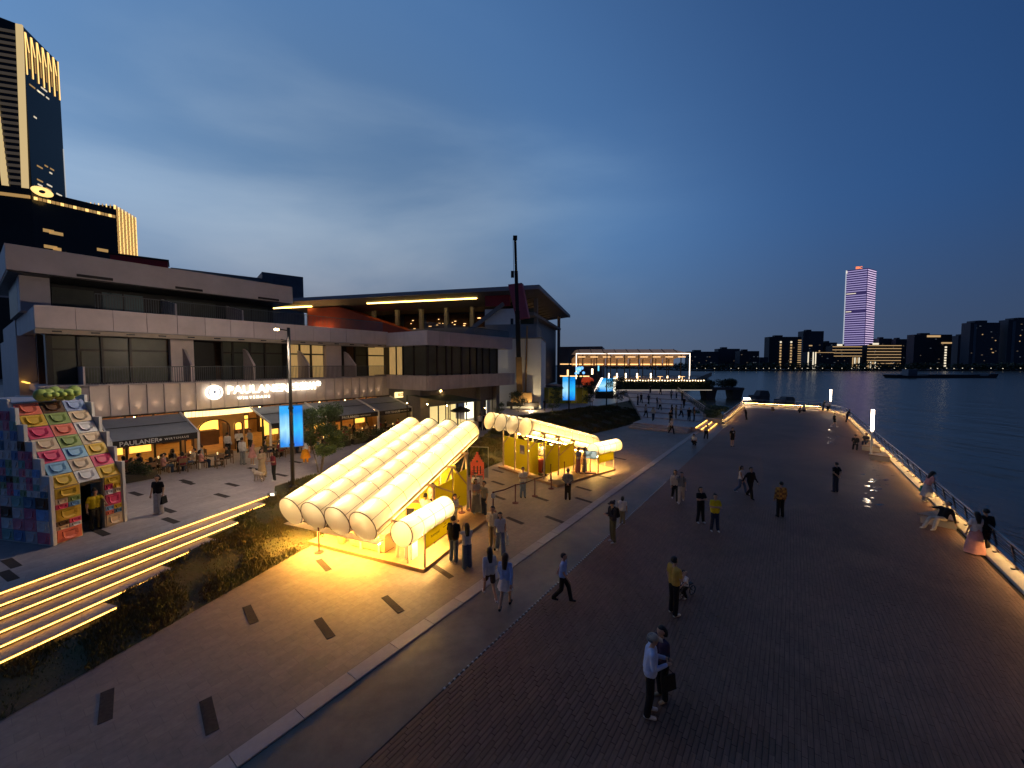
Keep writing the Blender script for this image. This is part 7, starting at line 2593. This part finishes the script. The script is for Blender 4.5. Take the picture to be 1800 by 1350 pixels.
def make_chair():
    t = thing('cafe_chair', 'x', 'chair')
    MB().cbox(-0.21, 0.21, -0.21, 0.21, 0.42, 0.46, 0.01).build('seat', 'chair_wood', t)
    MB().box(-0.2, 0.2, 0.19, 0.215, 0.62, 0.88).build('backrest', 'chair_wood', t)
    for x in (-0.19, 0.19):
        MB().box(x - 0.018, x + 0.018, -0.205, -0.17, 0, 0.42).build('leg', 'chair_wood', t)
        MB().box(x - 0.018, x + 0.018, 0.18, 0.215, 0, 0.9).build('leg', 'chair_wood', t)
    return t


def copy_tree(o):
    c = o.copy()
    C.objects.link(c)
    for ch in o.children:
        d = ch.copy()
        C.objects.link(d)
        d.parent = c
    return c


T0, CH0 = make_table(), make_chair()
first = {'t': True, 'c': True}
GL_ = MB().lathe([(0, 0), (0.03, 0), (0.035, 0.14), (0.0, 0.14)], 8).mesh('glass')
GL_.materials.append(MAT['lit_tile'])
tables = [(5.2, 31.9, 'the table behind the planter under the short awning'), (6.7, 31.6, 'the table below the middle of the short awning'), (7.5, 30.4, 'the table at the open corner of short awning'), (9.2, 29.9, 'the table outside before the arched entrance'),
          (13.6, 31.4, 'the first table right of the arched entrance'), (14.4, 29.4, 'the table in the open behind the light box'), (15.6, 31.6, 'the second awning table right of the entrance'), (17.3, 31.2, 'the third awning table right of the entrance'),
          (18.9, 31.6, 'the fourth awning table right of the entrance'), (20.4, 31.1, 'the fifth awning table right of the entrance'), (22.0, 31.5, 'the sixth awning table right of the entrance'), (23.7, 31.1, 'the last awning table right of the entrance'),
          (6.1, 30.6, 'the table beside the planter of the short awning'), (8.3, 31.7, 'the inner table by the short awning post'), (12.7, 29.5, 'the open-air table below the long awning arm'), (16.1, 29.7, 'the open-air table left of the long planters')]
cols_ = ['white', 'cream', 'grey', 'black', 'ochre', 'pink', 'navy', 'charcoal', 'maroon', 'pale_grey', 'beige', 'olive']
words = {'pale_grey': 'pale grey', 'navy': 'navy', 'ochre': 'ochre yellow'}
rd = random.Random(17)
for i, (u, w, where) in enumerate(tables):
    t = T0 if first['t'] else copy_tree(T0)
    first['t'] = False
    t.location = PW(u, w, ZU)
    t.rotation_euler[2] = A0 + rd.uniform(-0.1, 0.1)
    tag(t, 'small cafe table, ' + where, 'table', 'cafe tables')
    lamp = thing('table_candle', 'small lit candle glass on ' + where, 'candle', PW(u + 0.1, w - 0.1, ZU + 0.742), 0, 'candles on cafe tables')
    link('glass', GL_, None, lamp)
    used = []
    for k, (du, dw) in enumerate(((-0.72, 0), (0.72, 0), (0.0, -0.68))):
        p = PW(u + du, w + dw, ZU)
        d = PW(u, w, ZU) - p
        fc = atan2(d.x, -d.y)
        c = CH0 if first['c'] else copy_tree(CH0)
        first['c'] = False
        c.location = p
        c.rotation_euler[2] = fc
        sidew = ('left', 'right', 'plaza')[k]
        tag(c, 'chair on the %s side of %s' % (sidew, where), 'chair', 'cafe chairs')
        if k < 2 or i % 2 == 0:
            col = rd.choice([q for q in cols_ if q not in used])
            used.append(col)
            person(0, 0, 0, rd.choice([1.62, 1.70]), math.degrees(fc), 'sit' if rd.random() < 0.6 else 'sit2', col, rd.choice(['black', 'navy', 'jeans']),
                   'diner in %s, %s side of %s' % (words.get(col, col), sidew, where), 'black', rd.choice(['short', 'long', 'bob']), fem=rd.random() < 0.5, group='diners on the restaurant terrace', at=p + Vector((0, 0, -0.035)))

# ---- dog
def dog(p, rot, label):
    t = thing('dog', label, 'dog', p, rot)
    mat('fur', (0.55, 0.47, 0.36), 0.9, var=0.15, scale=14, bump=0.5, bscale=40)
    mb = MB()
    seg = [((-0.28, 0, 0.42), (0.18, 0, 0.44), 0.115, 0.14), ((0.18, 0, 0.44), (0.34, 0, 0.58), 0.12, 0.085), ((0.34, 0, 0.6), (0.40, 0, 0.63), 0.085, 0.08), ((0.42, 0, 0.61), (0.53, 0, 0.585), 0.055, 0.038),
           ((-0.30, 0, 0.45), (-0.48, 0, 0.62), 0.04, 0.03), ((0.36, 0.07, 0.66), (0.33, 0.095, 0.56), 0.03, 0.022), ((0.36, -0.07, 0.66), (0.33, -0.095, 0.56), 0.03, 0.022)]
    for s in (1, -1):
        seg += [((0.17, 0.08 * s, 0.40), (0.16, 0.085 * s, 0.20), 0.06, 0.036), ((0.16, 0.085 * s, 0.2), (0.19 + 0.02 * s, 0.085 * s, 0.04), 0.034, 0.03), ((0.19 + 0.02 * s, 0.085 * s, 0.03), (0.25 + 0.02 * s, 0.085 * s, 0.025), 0.03, 0.025),
                ((-0.24, 0.08 * s, 0.40), (-0.19, 0.085 * s, 0.25), 0.085, 0.05), ((-0.19, 0.085 * s, 0.25), (-0.31, 0.085 * s, 0.15), 0.045, 0.03), ((-0.31, 0.085 * s, 0.15), (-0.28 - 0.03 * s, 0.085 * s, 0.03), 0.028, 0.027), ((-0.28 - 0.03 * s, 0.085 * s, 0.028), (-0.22 - 0.03 * s, 0.085 * s, 0.024), 0.028, 0.022)]
    for (a, b, r0, r1) in seg:
        mb.tube(a, b, r0, r1, 8).ball(a, r0, None, None, 8, 5).ball(b, r1, None, None, 8, 5)
    me = mb.mesh('dog_raw')
    ob = bpy.data.objects.new('dog_raw', me)
    md = ob.modifiers.new('r', 'REMESH')
    md.mode = 'VOXEL'
    md.voxel_size = 0.016
    s2 = ob.modifiers.new('s', 'SMOOTH')
    s2.iterations = 3
    out = evaluated_mesh(ob)
    bpy.data.objects.remove(ob)
    out.polygons.foreach_set('use_smooth', [True] * len(out.polygons))
    link('body', out, 'fur', t)
    MB().ball((0.565, 0, 0.59), 0.018, None, None, 6, 5).build('nose', 'black', t)
    MB().lathe([(0.1, -0.012), (0.108, 0), (0.1, 0.012)], 10, (0.24, 0, 0.52)).build('collar', 'rope_red', t)


dog(G(455, 846, ZU), radians(165), 'pale shaggy dog standing beside the two women')

# ---- child's balance bike
p = G(1207, 1050)
bk = thing('balance_bike', 'small black balance bike under the child', 'bicycle', (p.x, p.y, 0), radians(-60 - 90))
for x in (0.30, -0.28):
    wpts = [(x + 0.14 * cos(2 * pi * k / 16), 0, 0.155 + 0.14 * sin(2 * pi * k / 16)) for k in range(17)]
    wl = MB().path(wpts, 0.016, 6).build('wheel', 'black', bk)
    sp_ = MB()
    for k in range(6):
        sp_.tube((x, 0, 0.155), (x + 0.13 * cos(pi * k / 3), 0, 0.155 + 0.13 * sin(pi * k / 3)), 0.004, n=4)
    sp_.build('spokes', 'steel', wl)
MB().path([(-0.28, 0, 0.155), (-0.1, 0, 0.3), (0.22, 0, 0.42), (0.30, 0, 0.155)], 0.018, 6).path([(-0.1, 0, 0.3), (-0.13, 0, 0.40)], 0.014, 6).build('frame', 'dark_steel', bk)
MB().cbox(-0.24, -0.04, -0.05, 0.05, 0.39, 0.43, 0.01).build('saddle', 'black', bk)
MB().path([(0.22, 0, 0.42), (0.20, 0, 0.54)], 0.014, 6).tube((0.2, -0.17, 0.55), (0.2, 0.17, 0.55), 0.012, n=6).build('handlebar', 'black', bk)
